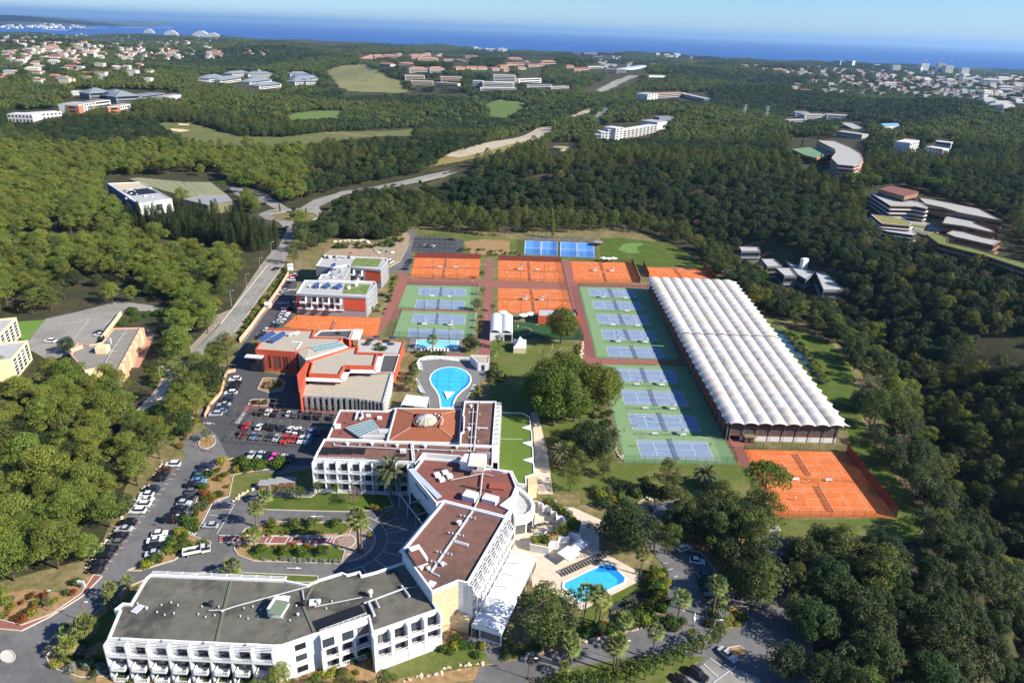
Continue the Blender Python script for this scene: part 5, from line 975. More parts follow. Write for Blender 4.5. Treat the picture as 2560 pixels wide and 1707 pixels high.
# pools
m_pool=M('pool_water',(.045,.42,.62),.1,.5,noise=(.7,.12),col2=(.06,.50,.66),two=(.12,.4,.65),bump=(1.2,.35,.08)); m_pool2=M('deep_pool_water',(.02,.24,.60),.1,.5,noise=(.7,.12),bump=(1.2,.35,.08)); m_pooledge=M('pool_coping',(.70,.70,.68),.8); m_poollt=M('light_pool_water',(.22,.60,.66),.1,.5,noise=(.7,.1),bump=(1.2,.35,.08))
def pool(px,label,mat,w=.6,zs=.27):
    P=P2(px,0); o=empty('swimming_pool',(sum(p[0] for p in P)/len(P),sum(p[1] for p in P)/len(P),0),0,label,'swimming pool'); out=inset(P,-w); n=len(P); b=MB(); b.add([(x,y,zs+.05) for x,y in P]+[(x,y,zs+.05) for x,y in out]+[(x,y,0) for x,y in out],[(i,(i+1)%n,n+(i+1)%n,n+i)[::-1] for i in range(n)]+[(n+i,n+(i+1)%n,2*n+(i+1)%n,2*n+i)[::-1] for i in range(n)]); b.build('coping',m_pooledge,o); b=MB(); b.add([(x,y,zs) for x,y in P],[tuple(range(n))]); b.build('water',mat,o); return o
ground('pool_deck',cH((365,200),(380,170),(430,150),(520,142),(640,150),(900,150),(920,200),(1065,255),(1040,330),(985,330),(975,420),(930,540),(800,620),(480,625),(470,560),(400,480),(330,440),(330,330),(400,270)),m_greypave,z=.05)
pl=pool(cH((495,345),(510,305),(545,270),(600,245),(690,232),(780,245),(840,275),(880,320),(885,365),(860,415),(800,460),(745,515),(718,570),(708,625),(602,625),(598,570),(585,510),(555,455),(515,405)),'racket-shaped turquoise pool with a grid of lane lines',m_pool)
b=MB(); P_=lambda x,y:G(*cH((x,y))[0],.285)
for x in (570,690,815): b.beam(P_(x,258 if x==690 else 285),P_(x-20,468 if x==690 else 430),.16,.01)
for y in (290,330,375,420): b.beam(P_(510 if y<400 else 540,y-15),P_(875 if y<400 else 840,y+5),.16,.01)
b.build('lane_lines',m_pool2,pl)
b=MB(); w=[P_(625,470),P_(730,472),P_(655,540)]; b.prism(ccw([(p.x,p.y) for p in w]),.27,.65); b.build('white_triangle',m_pooledge,pl)
b=MB(); b.prism(P2(cH((862,300),(880,322),(884,365),(860,412),(800,458),(745,512),(718,568),(708,622),(690,622),(700,560),(735,500),(800,440),(850,390),(860,340)),0),.271,.283); b.build('deep_rim',m_pool2,pl)
ground('pool_deck',cA((300,1125),(830,1140),(790,1270),(640,1265),(350,1250),(260,1255)),m_greypave,z=.045); pl2=pool(cA((372,1142),(762,1152),(748,1222),(355,1212)),'narrow pale blue lap pool beside the blue courts',m_poollt)
pl3=pool(cP((1035,549),(1085,548),(1112,556),(1215,655),(1205,694),(865,858),(838,857),(708,735),(713,703)),'eight-sided bright blue pool beside the white marquee',m_pool); b=MB(); b.prism(P2(cP((1035,549),(1085,548),(1112,556),(1215,655),(1205,694),(1150,722),(1155,670),(1080,610),(960,605)),0),.271,.283); b.build('deep_end',m_pool2,pl3)
# peach lane wall, left-hand buildings
def longwall(name,px,h,th,mat,label,base=0):
    o=empty(name,G(*px[0]),0,label,'wall'); 
    for a,c in zip(px,px[1:]):
        A=G(*a);C=G(*c); b=MB(); b.beam((A.x,A.y,base+h/2),(C.x,C.y,base+h/2),th,h); b.build('wall_panel',mat,o)
    return o
longwall('boundary_wall',cD((0,1370),(130,1210),(250,1040),(300,985),(440,790),(560,590)),2.2,.3,m_peach,'long peach boundary wall between the road and the lane')
kio=empty('gate_kiosk',G(671,775),0,'small peach gate kiosk with flat white roof','kiosk'); unit(kio,'wall',*cD((325,960))[0],0,3,3,2.6,.5,m_peach); unit(kio,'roof',*cD((325,925))[0],2.6,3.4,3.4,.25,.5,m_wht)
trf=empty('transformer_cabin',G(726,668),0,'white box cabin by the hedge above the lane','cabin'); unit(trf,'wall',*cD((580,525))[0],0,3,3,3,.4,m_wht); unit(trf,'roof',*cD((578,468))[0],3.0,3.2,3.2,.15,.4,m_wht2)
pe,We_=simple('peach_office','peach striped office with grey flat roof and rooftop pipes',cS((1105,235),(1380,228),(1140,670),(1030,600),(830,650),(690,490),(760,380),(880,400),(1000,370)),6,m_cream,M('warm_grey_roof',(.235,.215,.18),.92,noise=(.4,.12)),.5,.4,pmat=m_peach)
A,B=near_edge(We_,1,2); A2,B2,d,n,L=edge(A,B)
for i in range(16): solid(pe,'wall_rib',m_peach if i%2 else m_cream,A,B,[(L*i/16,L*(i+.62)/16,0,.7+.25*(i%4),0,6.2)])
pipe(pe,cS((1245,240),(1080,480),(1020,600)),5.9,.12)
for i in range(6): pipe(pe,cS((1180-i*30,295+i*55),(1245-i*30,297+i*55)),5.9,.09)
unit(pe,'plant_room',*cS((1012,470))[0],5.5,4,3.6,2.6,.1,m_cream); vent(pe,*cS((1090,390))[0],5.5,2.6,.3,m_wht2,'aerial'); unit(pe,'roof_curb',*cS((750,450))[0],5.5,1,5,1.2,-.4,m_peach)
for lab,px,wx in (('cream office block with a wall of square windows, nearer one',cS((-60,385),(270,352),(105,540),(-60,560)),((1,2),)),('cream office block with a wall of square windows, farther one',cS((-60,150),(160,128),(-20,310),(-80,330)),((1,2),))):
    o,W=simple('cream_office',lab,px,8.5,m_cream,m_lgrey,.6,.5,pmat=m_cream)
    A,B=near_edge(W,1,2); A2,B2,d,n,L=edge(A,B)
    for i in range(4):
        for j in range(5): window(o,A,B,L*(.08+i*.23),L*(.08+i*.23)+L*.15,1.0+j*1.35,2.1+j*1.35,.0,fm=m_wht)
EX.append(cS((-60,120),(300,120),(420,560),(260,680),(-60,700)))
longwall('boundary_wall',cS((1190,110),(1000,360)),2,.4,m_cream,'cream wall along the ramp behind the peach office')
# padel courts
pd=cA((1420,165),(1745,175),(1742,318),(1410,300)); pe2=cA((1765,175),(2095,190),(2110,335),(1762,320))
for i,(px,l) in enumerate(((pd,'left'),(pe2,'right'))):
    q=[G(x,y) for x,y in px]; o=empty('padel_courts',(q[0]+q[2])/2,0,'pair of glass-walled blue padel courts, the %s pair'%l,'padel court','padel courts')
    b=MB(); b.prism(ccw([(p.x,p.y) for p in q]),0,.09); b.build('blue_turf',M('padel_blue',(.10,.27,.62),.9,noise=(.4,.08)),o); b=MB()
    for u in (.02,.485,.515,.98): b.beam(bil(q,u,.02)+Vector((0,0,.1)),bil(q,u,.98)+Vector((0,0,.1)),.3,.02)
    for v in (.02,.5,.98): b.beam(bil(q,.02,v)+Vector((0,0,.11)),bil(q,.98,v)+Vector((0,0,.11)),.3,.02)
    b.build('lines',m_white,o)
    for (u0,v0),(u1,v1) in (((0,0),(1,0)),((1,0),(1,1)),((1,1),(0,1)),((0,1),(0,0)),((.5,0),(.5,1))):
        a=bil(q,u0,v0); c=bil(q,u1,v1); b=MB(); b.quad(a,c,c+Vector((0,0,3.6)),a+Vector((0,0,3.6))); b.build('glass_wall',M('padel_glass',(.03,.10,.22),.2,.5,alpha=.25),o)
        for k in range(6): p=a.lerp(c,k/5); b=MB(); b.beam(p,p+Vector((0,0,3.8)),.1,.1); b.build('post',m_dark,o)
ht=empty('garden_hut',G(1508,600),0,'small timber hut with grey roof beside the padel courts','hut'); unit(ht,'wall',*cA((2130,205))[0],0,5,4,2.4,0,M('hut_timber',(.14,.10,.07),.9)); unit(ht,'roof',*cA((2135,178))[0],2.4,6,5,.2,0,m_grey)
# five-a-side pitch
ground('football_pitch',cA((1305,960),(1600,975),(1940,985),(1995,1140),(1310,1120)),M('dark_pitch_turf',(.025,.075,.025),.95,noise=(.6,.15)),z=.045); ring(G(*cA((1390,1050))[0]),4.6,-1.6,1.6,w=.12,z=.21); fence(cA((1305,960),(1310,1120),(1995,1140),(1940,985)),3,'green fence round the small dark football pitch')
# far car park pergola frames
def pergola(px0,px1,n,dep,label,mat,h=2.5,group='car park pergolas'):
    a=G(*px0);c=G(*px1); d=(c-a).normalized(); nrm=Vector((-d.y,d.x,0)); o=empty('pergola',a,0,label,'pergola',group)
    for i in range(n+1):
        p=a.lerp(c,i/n); b=MB(); b.beam((p.x,p.y,0),(p.x,p.y,h),.13,.13); b.build('post',mat,o); b=MB(); b.beam((p.x,p.y,h),(p.x+nrm.x*dep,p.y+nrm.y*dep,h),.1,.12); b.build('rafter',mat,o)
    for s in (0,1): b=MB(); b.beam(Vector((a.x,a.y,h+.1))+nrm*dep*s,Vector((c.x,c.y,h+.1))+nrm*dep*s,.12,.14); b.build('beam',mat,o)
    return o
m_pw=M('weathered_timber',(.16,.13,.095),.9); 
for i,(a,c) in enumerate((((100,1110),(1080,1165)),((140,1200),(1040,1290)),((60,1365),(800,1420)),((330,1025),(1110,1070)))): pergola(*cE(a,c),9,3.0,'timber pergola over parked cars, %s row from the hotel side'%ORD[i],m_pw)
for i in range(4): pergola(*cA((318+8*i,272-38*i),(740-3*i,290-42*i)),8,3.2,'dark steel car park frame, %s from the clay courts'%ORD[i],m_dark,2.6,'far car park frames')
# ================================================================ cars
PAINT={k:M('car_'+k.replace(' ','_'),c,.3,.5,metal=.0) for k,c in {'white':(.75,.75,.74),'black':(.012,.012,.014),'navy':(.02,.03,.06),'grey':(.13,.135,.14),'silver':(.42,.44,.46),'red':(.50,.02,.02),'maroon':(.11,.015,.015),'blue':(.13,.24,.42),'teal':(.03,.14,.14),'rust':(.18,.05,.03),'pink':(.8,.08,.38)}.items()}
m_tyre=M('tyre',(.015,.015,.015),.9); m_rim=M('wheel_rim',(.35,.36,.37),.4,.5); m_head=M('headlight',(.7,.72,.75),.2,.6); m_tail=M('tail_light',(.35,.01,.01),.3,.5)
CARM={}
def car_meshes(kind):
    """lofted body, glasshouse, wheels and lights of one car type; x forward, metres"""
    L,W,H,hood,wind,roof0,roof1,rear={'hatch':(4.0,1.74,1.48,.86,.72,.25,-1.15,-1.75),'saloon':(4.6,1.8,1.44,.86,.85,.30,-.85,-1.55),'suv':(4.6,1.88,1.72,1.02,.85,.42,-1.7,-2.1),'van':(5.2,2.0,2.1,1.1,1.6,1.1,-2.3,-2.5)}[kind]
    h=L/2; b=MB(); prof=[(-h,.32),(-h,.62),(-h+.06,hood),(wind if kind!='van' else h-.7,hood+.04),(h-.25,hood-.1),(h,.60),(h-.03,.32)]
    rows=[(-W/2*.93,.0),(-W/2,.12),(-W/2,.85),(W/2,.85),(W/2,.12),(W/2*.93,.0)]
    v=[]; f=[]; ys=[-W/2,-W/2+.12,W/2-.12,W/2]
    for k,y in enumerate(ys):
        e=0 if k in(1,2) else .07
        for x,z in prof: v.append((x*(1-e*.25),y,z-(e if z>.5 else -e*.2)))
    n=len(prof)
    for k in range(3): f+=[(k*n+i,k*n+i+1,(k+1)*n+i+1,(k+1)*n+i) for i in range(n-1)]+[(k*n+n-1,k*n,(k+1)*n,(k+1)*n+n-1)]
    f+=[tuple(range(n))[::-1],tuple(range(3*n,4*n))]; b.add(v,f)
    rw=W*.40; zt=H; b.add([(roof0,-rw,zt-.03),(roof0,rw,zt-.03),(roof1,rw,zt-.02),(roof1,-rw,zt-.02),(roof0-.1,-rw+.12,zt+.03),(roof0-.1,rw-.12,zt+.03),(roof1+.1,rw-.12,zt+.03),(roof1+.1,-rw+.12,zt+.03)],[(4,5,6,7)[::-1],(0,1,5,4)[::-1],(1,2,6,5)[::-1],(2,3,7,6)[::-1],(3,0,4,7)[::-1],(0,3,2,1)[::-1]])
    g=MB(); zb=hood-.01; bw=W*.46; g.add([(wind,-bw,zb),(wind,bw,zb),(rear,bw,zb),(rear,-bw,zb),(roof0,-rw,zt-.03),(roof0,rw,zt-.03),(roof1,rw,zt-.03),(roof1,-rw,zt-.03)],[(0,1,5,4),(1,2,6,5),(2,3,7,6),(3,0,4,7)])
    wl=MB(); wl.tube([(0,-.1,0),(0,.1,0)],.32,12); rm=MB(); rm.tube([(0,-.115,0),(0,.115,0)],.19,8)
    hl=MB(); hl.box(-.09,.02,-.17,.17,-.06,.06)
    return dict(body=b,glass=g.me(kind+'_glasshouse',m_glass),wheel=wl.me('car_tyre',m_tyre),rim=rm.me('car_rim',m_rim),head=hl.me('car_headlight',m_head),tail=hl.me('car_tail_light',m_tail),dim=(L,W,H))
for k in ('hatch','saloon','suv','van'): CARM[k]=car_meshes(k)
BODYM={}
NAMEK={'hatch':'hatchback','saloon':'saloon car','suv':'estate car','van':'van'}
def car(p,rz,kind,colour,label,group=None,sc=1.0):
    d=CARM[kind]; key=(kind,colour)
    if key not in BODYM: BODYM[key]=d['body'].me(kind+'_body_'+colour,PAINT[colour])
    o=empty('parked_car',p,rz,label,'car',group); o.scale=(sc,)*3; L,W,H=d['dim']; bd=link('body',BODYM[key],o); link('windows',d['glass'],o)
    for x in (-L*.3,L*.31):
        for y in (-W/2+.08,W/2-.08): w=link('wheel',d['wheel'],o,(x,y,.32)); link('rim',d['rim'],w)
    for y in (-W*.34,W*.34): link('headlight',d['head'],o,(L/2-.05,y,.62)); link('tail_light',d['tail'],o,(-L/2+.04,y,.72))
    return o
def car_row(pts,cols,desc,group,flip=False,face=None,z=.09):
    """cars parked side by side; each stands across the line of the row"""
    W=[G(x,y,.6) for x,y in pts]
    for i,(p,c) in enumerate(zip(W,cols)):
        a=W[max(0,i-1)]; b=W[min(len(W)-1,i+1)]; t=(W[-1]-W[0]) if face is None else Vector(face); ang=math.atan2(t.y,t.x)+math.pi/2+(math.pi if flip else 0)+random.uniform(-.04,.04)
        kind,col=c if isinstance(c,tuple) else (random.choice(['hatch','hatch','saloon','suv']),c)
        car(Vector((p.x,p.y,z)),ang,kind,col,'%s %s, %s in the row %s'%(col,NAMEK[kind],ORD[i],desc),group)
car_row(cQ((1115,157),(1065,190),(1045,220),(1018,250),(980,317),(945,350),(938,382),(918,416),(887,456),(825,532),(800,573),(768,616),(750,660),(700,703),(665,747),(632,792),(615,838)),[('suv','white'),('hatch','rust'),('hatch','black'),('saloon','black'),('suv','navy'),('hatch','white'),('saloon','white'),('suv','white'),('suv','white'),('suv','black'),('saloon','silver'),('saloon','black'),('hatch','grey'),('saloon','black'),('suv','black'),('saloon','black'),('hatch','black')],'below the pine bank from the far end','cars below the pine bank',True)
car_row(cQ((1335,172),(1310,207),(1292,232),(1285,262),(1255,292),(1245,332),(1205,373),(1190,404),(1170,440),(1145,477),(1115,517)),[('suv','navy'),('saloon','navy'),('hatch','teal'),('saloon','blue'),('suv','black'),('hatch','grey'),('saloon','black'),('hatch','silver'),('hatch','black'),('saloon','black'),('van','black')],'along the garden bed from the far end','cars along the garden bed',False)
car_row(cQ((1032,602),(1010,642),(1012,684),(1000,727)),[('hatch','white'),('saloon','white'),('suv','black'),('saloon','silver')],'of four beside the near garden bed','cars beside the near bed',False)
car_row(cQ((1435,424),(1358,550)),[('saloon','navy'),('hatch','silver')],'of wheelchair bays','cars in the wheelchair bays',True)
car_row(cS((2300,737),(2310,768),(2290,800),(2272,832),(2260,870),(2250,896),(2232,921),(2222,947),(2195,982),(2182,1012),(2165,1046),(2112,1078)),[('suv','white'),('saloon','black'),('saloon','black'),('suv','black'),('suv','white'),('saloon','grey'),('saloon','navy'),('suv','navy'),('saloon','silver'),('saloon','navy'),('hatch','blue'),('suv','silver')],'under the retaining wall from the far end','cars under the retaining wall',True)
R1=cE((362,1057),(432,1057),(505,1070),(640,1070),(705,1076),(775,1082),(852,1092),(925,1097),(1060,1108)); car_row(R1,['black','white','black','white','grey','navy','black','black','black'],'of the pergola car park nearest the academy','cars in the pergola car park',False)
car_row(cE((215,1187),(345,1202),(425,1192),(485,1207),(570,1207),(650,1227),(715,1237),(785,1247),(857,1247),(935,1252)),['red','white','black','black','navy','white','white','grey','blue','navy'],'mid pergola car park, far side','cars in the pergola car park')
car_row(cE((187,1272),(290,1292),(357,1297),(440,1302),(515,1312),(600,1327),(675,1322),(755,1327),(827,1332)),['maroon','blue','grey','navy','silver','red','red','white','blue'],'mid pergola car park, near side','cars in the pergola car park',True)
car_row(cE((267,1477),(357,1477),(420,1492),(490,1497),(577,1507),(655,1512)),['silver','silver','black','pink','silver','navy'],'of the pergola car park nearest the drive','cars in the pergola car park',True)
car_row(cD((622,590),(607,612),(590,642),(557,677),(527,717),(512,767),(482,812)),['white','red','white','black','navy','silver','silver'],'below the hedge at the head of the lane','cars at the head of the lane',True)
car_row(cD((582,977),(550,1012),(520,1032),(497,1057),(480,1097),(442,1132),(420,1167)),['black','red','white','silver','white','silver','navy'],'beside the walled clay court','cars beside the walled clay court',False)
car_row(cD((320,1222),(290,1265),(265,1290),(240,1315)),['white','black','navy','black'],'tucked beside the academy','cars beside the academy',False)
car_row(cR((342,1237),(435,1237)),['white','blue'],'in the pale office car park','cars in the office car park',False,(0,1,0)); car_row(cR((672,1178),(675,1195)),['black','white'],'against the office ramp wall','cars by the ramp wall',False,(0,1,0))
car_row(cA((438,210),(478,213),(520,218)),['white','grey','white'],'under the far car park frames','cars in the far car park',False); car_row(cA((690,152),(290,355),(280,380),(265,405),(245,440)),['black','navy','black','grey','black'],'along the service road by the far clay','cars on the service road',False,(0,1,0))
for px,rz,kd,cl,lb in ((cP((1390,78))[0],.15,'saloon','black','black saloon parked at the top of the right car park'),(cP((1350,145))[0],.1,'van','silver','silver van by the dark tree in the right car park'),(cP((1690,42))[0],.1,'suv','black','black estate car in tree shade at the top of the right car park'),(cP((1715,402))[0],.5,'hatch','white','small white hatchback in tree shade near the pool'),(cP((1825,512))[0],-.2,'hatch','white','white hatchback in dappled shade between the pines'),(cP((1890,632))[0],.15,'saloon','teal','teal saloon parked beside the tall palm'),(cP((1905,692))[0],.1,'saloon','black','black saloon next to the teal one'),(cP((1920,752))[0],.05,'hatch','navy','navy hatchback, third from the teal saloon'),(cP((1935,822))[0],0,'suv','grey','grey estate car nearest the palm in the shaded row'),(cP((2080,1297))[0],-.9,'saloon','silver','silver saloon by the small round island'),(cP((1832,1465))[0],-.75,'suv','black','black estate car in the pale bay at the bottom edge'),(cP((1705,1522))[0],-.7,'saloon','black','black saloon cut by the bottom edge of the picture'),(cV((400,222))[0],.1,'suv','silver','silver estate car alone under the clay courts'),(cV((485,445))[0],-.3,'saloon','blue','blue saloon in the shaded lane'),((691,672),.95,'saloon','black','dark saloon driving on the entrance road'),((717,569),1.2,'saloon','navy','dark saloon entering the roundabout'),(cR((1548,1232))[0],1.0,'hatch','red','red hatchback beside the green-roofed hall'),(cR((1812,300))[0],1.9,'saloon','black','black saloon on the grey yard by the roundabout'),(cR((1715,255))[0],.2,'saloon','silver','silver saloon in the yard by the round pines'),(cR((1750,300))[0],.3,'saloon','navy','navy saloon in the yard above the cypresses'),(cR((1720,262))[0],.1,'suv','grey','grey estate car in the yard above the cypresses'),(cD((1640,820))[0],.1,'saloon','black','black saloon parked behind the nearer residence'),(cD((1735,440))[0],1.2,'van','white','white van parked behind the farther residence'),(c2((368,1265))[0],.3,'saloon','black','dark car on the road left of the bridge'),(c2((720,1188))[0],.35,'saloon','black','dark car crossing the bridge')):
    car(G(px[0],px[1],.5)-Vector((0,0,.42)),rz,kd,cl,lb)
# tipper truck
tk=empty('tipper_truck',G(*cK((475,945))[0]),math.radians(22),'white tipper truck with garden cuttings on the drive','truck'); b=MB(); b.box(-3.2,1.2,-1.0,1.0,.75,.95); b.build('chassis',m_dark,None).parent=tk
for nm,bx in (('tipper_side',(-3.2,1.2,-1.05,-.97,.95,1.75)),('tipper_side',(-3.2,1.2,.97,1.05,.95,1.75)),('tailgate',(-3.25,-3.17,-1.05,1.05,.95,1.75)),('headboard',(1.12,1.2,-1.05,1.05,.95,2.2))): b=MB(); b.box(*bx); o=b.build(nm,PAINT['white'],None); o.parent=tk
b=MB(); b.add([(1.3,-.95,.5),(1.3,.95,.5),(3.3,.95,.5),(3.3,-.95,.5),(1.3,-.95,1.3),(1.3,.95,1.3),(3.25,.95,1.15),(3.25,-.95,1.15),(1.35,-.85,2.15),(1.35,.85,2.15),(2.1,.85,2.15),(2.1,-.85,2.15)],[(0,1,5,4),(1,2,6,5),(2,3,7,6),(3,0,4,7),(8,11,10,9),(4,5,9,8)]); b.build('cab',PAINT['white'],None).parent=tk
b=MB(); b.add([(1.4,-.9,1.3),(1.4,.9,1.3),(2.7,.9,1.22),(2.7,-.9,1.22),(1.4,-.84,2.12),(1.4,.84,2.12),(2.08,.84,2.12),(2.08,-.84,2.12)],[(1,2,6,5),(2,3,7,6),(3,0,4,7)]); b.build('windows',m_glass,None).parent=tk
for x in (-2.0,2.5):
    for y in (-.85,.85): w=link('wheel',CARM['hatch']['wheel'],tk,(x,y,.38),0,1.15); link('rim',CARM['hatch']['rim'],w)
link('garden_cuttings',SHRUB['shrub'][0],tk,(-1.0,0,.9),0,(1.1,.7,.7))
# ================================================================ people
m_skin=M('skin',(.45,.26,.17),.7); SH={k:M('shirt_'+k,c,.9) for k,c in {'white':(.75,.75,.73),'black':(.02,.02,.022),'red':(.5,.03,.03),'yellow':(.65,.62,.05),'blue':(.05,.10,.35),'pink':(.6,.25,.3)}.items()}; m_hair=M('hair',(.03,.022,.016),.8)
POSES={'ready':dict(la=[(.22,0,1.40),(.34,.12,1.15),(.24,.34,1.10)],ra=[(-.22,0,1.40),(-.36,.10,1.16),(-.20,.36,1.12)],ll=[(.10,0,.92),(.20,.10,.50),(.24,-.02,.06),(.25,.14,.03)],rl=[(-.10,0,.92),(-.20,.10,.50),(-.24,-.02,.06),(-.25,.14,.03)]),
 'walk':dict(la=[(.22,0,1.40),(.27,-.08,1.12),(.26,.10,.90)],ra=[(-.22,0,1.40),(-.27,.06,1.12),(-.26,.24,.95)],ll=[(.10,0,.92),(.11,.16,.50),(.11,.12,.06),(.11,.28,.04)],rl=[(-.10,0,.92),(-.11,-.05,.50),(-.11,-.32,.12),(-.11,-.22,.03)]),
 'serve':dict(la=[(.22,0,1.40),(.30,.10,1.66),(.26,.16,1.95)],ra=[(-.22,0,1.40),(-.40,-.06,1.52),(-.34,-.02,1.80)],ll=[(.10,0,.92),(.14,.10,.50),(.14,.04,.06),(.14,.20,.03)],rl=[(-.10,0,.92),(-.16,-.06,.50),(-.18,-.22,.08),(-.18,-.08,.03)])}
PM={}
def person_mesh(pose,top,bottom):
    key=(pose,top,bottom)
    if key in PM: return PM[key]
    q=POSES[pose]; V=[(0,0,.95),(0,.0,1.15),(0,.0,1.40),(0,.01,1.50),(0,.02,1.57),(0,.03,1.68),(0,.02,1.78)]; R=[.155,.14,.165,.06,.06,.095,.07]; E=[(i,i+1) for i in range(6)]
    for root,ch,rs in ((2,q['la'],(.07,.05,.035)),(2,q['ra'],(.07,.05,.035)),(0,q['ll'],(.10,.07,.05,.045)),(0,q['rl'],(.10,.07,.05,.045))):
        pr=root
        for p,r in zip(ch,rs): V.append(p); R.append(r); E.append((pr,len(V)-1)); pr=len(V)-1
    me=bpy.data.meshes.new('p'); me.from_pydata(V,E,[]); o=bpy.data.objects.new('p',me); COL.objects.link(o); md=o.modifiers.new('s','SKIN'); sv=me.skin_vertices[0].data if me.skin_vertices else None
    if sv is None:
        bm=bmesh.new(); bm.from_mesh(me); bm.verts.layers.skin.verify(); bm.to_mesh(me); bm.free(); sv=me.skin_vertices[0].data
    for i,r in enumerate(R): sv[i].radius=(r,r*.8 if i<3 else r); sv[i].use_root=(i==0)
    s=o.modifiers.new('d','SUBSURF'); s.levels=1; s.render_levels=1; dg=bpy.context.evaluated_depsgraph_get(); out=bpy.data.meshes.new_from_object(o.evaluated_get(dg)); bpy.data.objects.remove(o)
    out.name='person'; out.materials.clear()
    for m in (m_skin,SH[top],SH[bottom],m_hair): out.materials.append(m)
    for p in out.polygons:
        c=p.center; r=math.hypot(c.x,c.y); p.use_smooth=True
        p.material_index=3 if c.z>1.70 or (c.z>1.60 and c.y<-.01) else 0 if c.z>1.48 and abs(c.x)<.15 else (1 if c.z>1.0 and abs(c.x)<.33 and c.z>.95+.0 and not (abs(c.x)>.26 and c.z<1.25) else (2 if .52<c.z<=1.02 and abs(c.x)<.24 else (1 if c.z<.09 else 0)))
    PM[key]=out; return out
rk=MB(); rk.tube([(0,0,0),(0,0,.32)],.018,5)
for i in range(12):
    a,c=[(.13*math.cos(t),0,.48+.17*math.sin(t)) for t in (i*math.pi/6,(i+1)*math.pi/6)]; rk.tube([a,c],.012,4)
RK=rk.me('racket',m_dark)
def person(px,py,pose,top,bottom,label,rz=None,racket=True):
    o=empty('person',G(px,py,.07),random.uniform(0,6.28) if rz is None else rz,label,'person'); link('body',person_mesh(pose,top,bottom),o)

    return o
for px,ps,t,bt,lb in ((cC((405,537))[0],'ready','white','black','player in white at the left end of the second blue court from the near end'),(cC((420,605))[0],'ready','pink','blue','player in pink by the left baseline of the second nearest blue court'),(cC((548,556))[0],'serve','yellow','white','player in yellow left of the net on the second nearest blue court'),(cC((408,756))[0],'ready','yellow','black','player in yellow behind the left baseline of the nearest blue court'),(cC((958,750))[0],'walk','pink','black','player at the right baseline of the nearest blue court'),(cC((475,690))[0],'walk','white','yellow','person in white bending near the far left of the nearest blue court'),(cC((322,645))[0],'walk','red','black','person in red by the fence of the near blue courts'),(cC((283,372))[0],'walk','black','black','person in black by the left fence of the third near blue court'),(cC((274,410))[0],'walk','white','blue','person in white by the left fence under the big trees'),(cC((425,275))[0],'ready','pink','white','player in pink on the fourth nearest blue court'),(cC((447,290))[0],'walk','yellow','black','coach in yellow beside the fourth nearest blue court'),
 (cC((1675,1025))[0],'walk','white','black','player in white by the bench between the large clay courts'),(cC((1752,1022))[0],'walk','yellow','blue','player in yellow at the net post between the large clay courts'),(cC((1580,1150))[0],'ready','white','white','player in white on the near large clay court'),(cB((410,630))[0],'ready','black','black','player in black on the fourth far blue court'),(cB((489,795))[0],'ready','white','pink','player in white on the fifth far blue court'),(cB((570,345))[0],'ready','black','white','player in black at the right of the second far blue court'),(cB((434,230))[0],'walk','white','white','player in white on the farthest blue court'),(cB((555,478))[0],'serve','black','white','player in black on the third far blue court'),(cB((220,450))[0],'ready','blue','white','player in blue at the left corner of the third far blue court'),(cB((607,720))[0],'walk','white','blue','coach in white by the net of the fourth far blue court'),(cB((660,225))[0],'walk','white','black','person in white in the shade of the hall'),
 (cA((1293,675))[0],'ready','yellow','black','player in yellow on the clay court beside the clubhouse'),(cA((1218,775))[0],'ready','white','white','player in white at the left of the clay court by the clubhouse'),(cA((1760,690))[0],'ready','white','black','player in white at the right of the clay court by the clubhouse'),(cA((1233,815))[0],'walk','yellow','blue','player in yellow at the near left of the clubhouse clay court'),(cA((1815,798))[0],'ready','white','red','player in white at the near right of the clubhouse clay court'),(cA((1782,810))[0],'ready','red','black','player in red at the near right of the clubhouse clay court'),(cA((1685,395))[0],'ready','white','white','player in white on the clay court behind the central path'),(cA((1735,510))[0],'ready','white','blue','player in white at the right of the near clay court behind the central path'),(cA((1243,490))[0],'walk','white','white','player in white at the left of the clay courts behind the central path'),(cA((1965,400))[0],'ready','white','black','player in white at the left of the clay court beside the hall corner'),(cA((2158,520))[0],'ready','white','white','player in white near the net of the clay court beside the hall corner'),(cA((722,1042))[0],'ready','white','blue','player in white on the blue court above the lap pool'),(cA((1352,1020))[0],'walk','white','white','footballer in white beside the goal of the dark pitch'),(cA((1530,1008))[0],'walk','white','white','footballer in white, left of the pair on the dark pitch'),(cA((1548,1012))[0],'walk','white','black','footballer in white, right of the pair on the dark pitch'),(cA((1450,1048))[0],'walk','red','black','footballer in red in the centre circle')):
    person(px[0],px[1],ps,t,bt,lb,racket=('footballer' not in lb and 'person' not in lb and 'coach' not in lb))
for px,t,lb in ((cS((2312,915))[0],'black','person in black walking beside the parked cars'),(cQ((657,1085))[0],'white','person in white at the corner of the front wing drive'),(cQ((1337,75))[0],'white','person in white standing in the turning circle'),(cH((1610,1010))[0],'red','person in red on the pale stone path'),(c4((640,1370))[0],'black','person in dark clothes on the brick path by the stone gable'),(cV((507,1110))[0],'white','person in white in the shaded bottom lane'),(cP((938,385))[0],'blue','person in dark blue on the stone terrace'),(cA((1040,925))[0],'white','person in white on the central red path'),(cA((905,575))[0],'white','person in white by the red steps of the far courts')):
    person(px[0],px[1],'walk',t,'black',lb,racket=False)
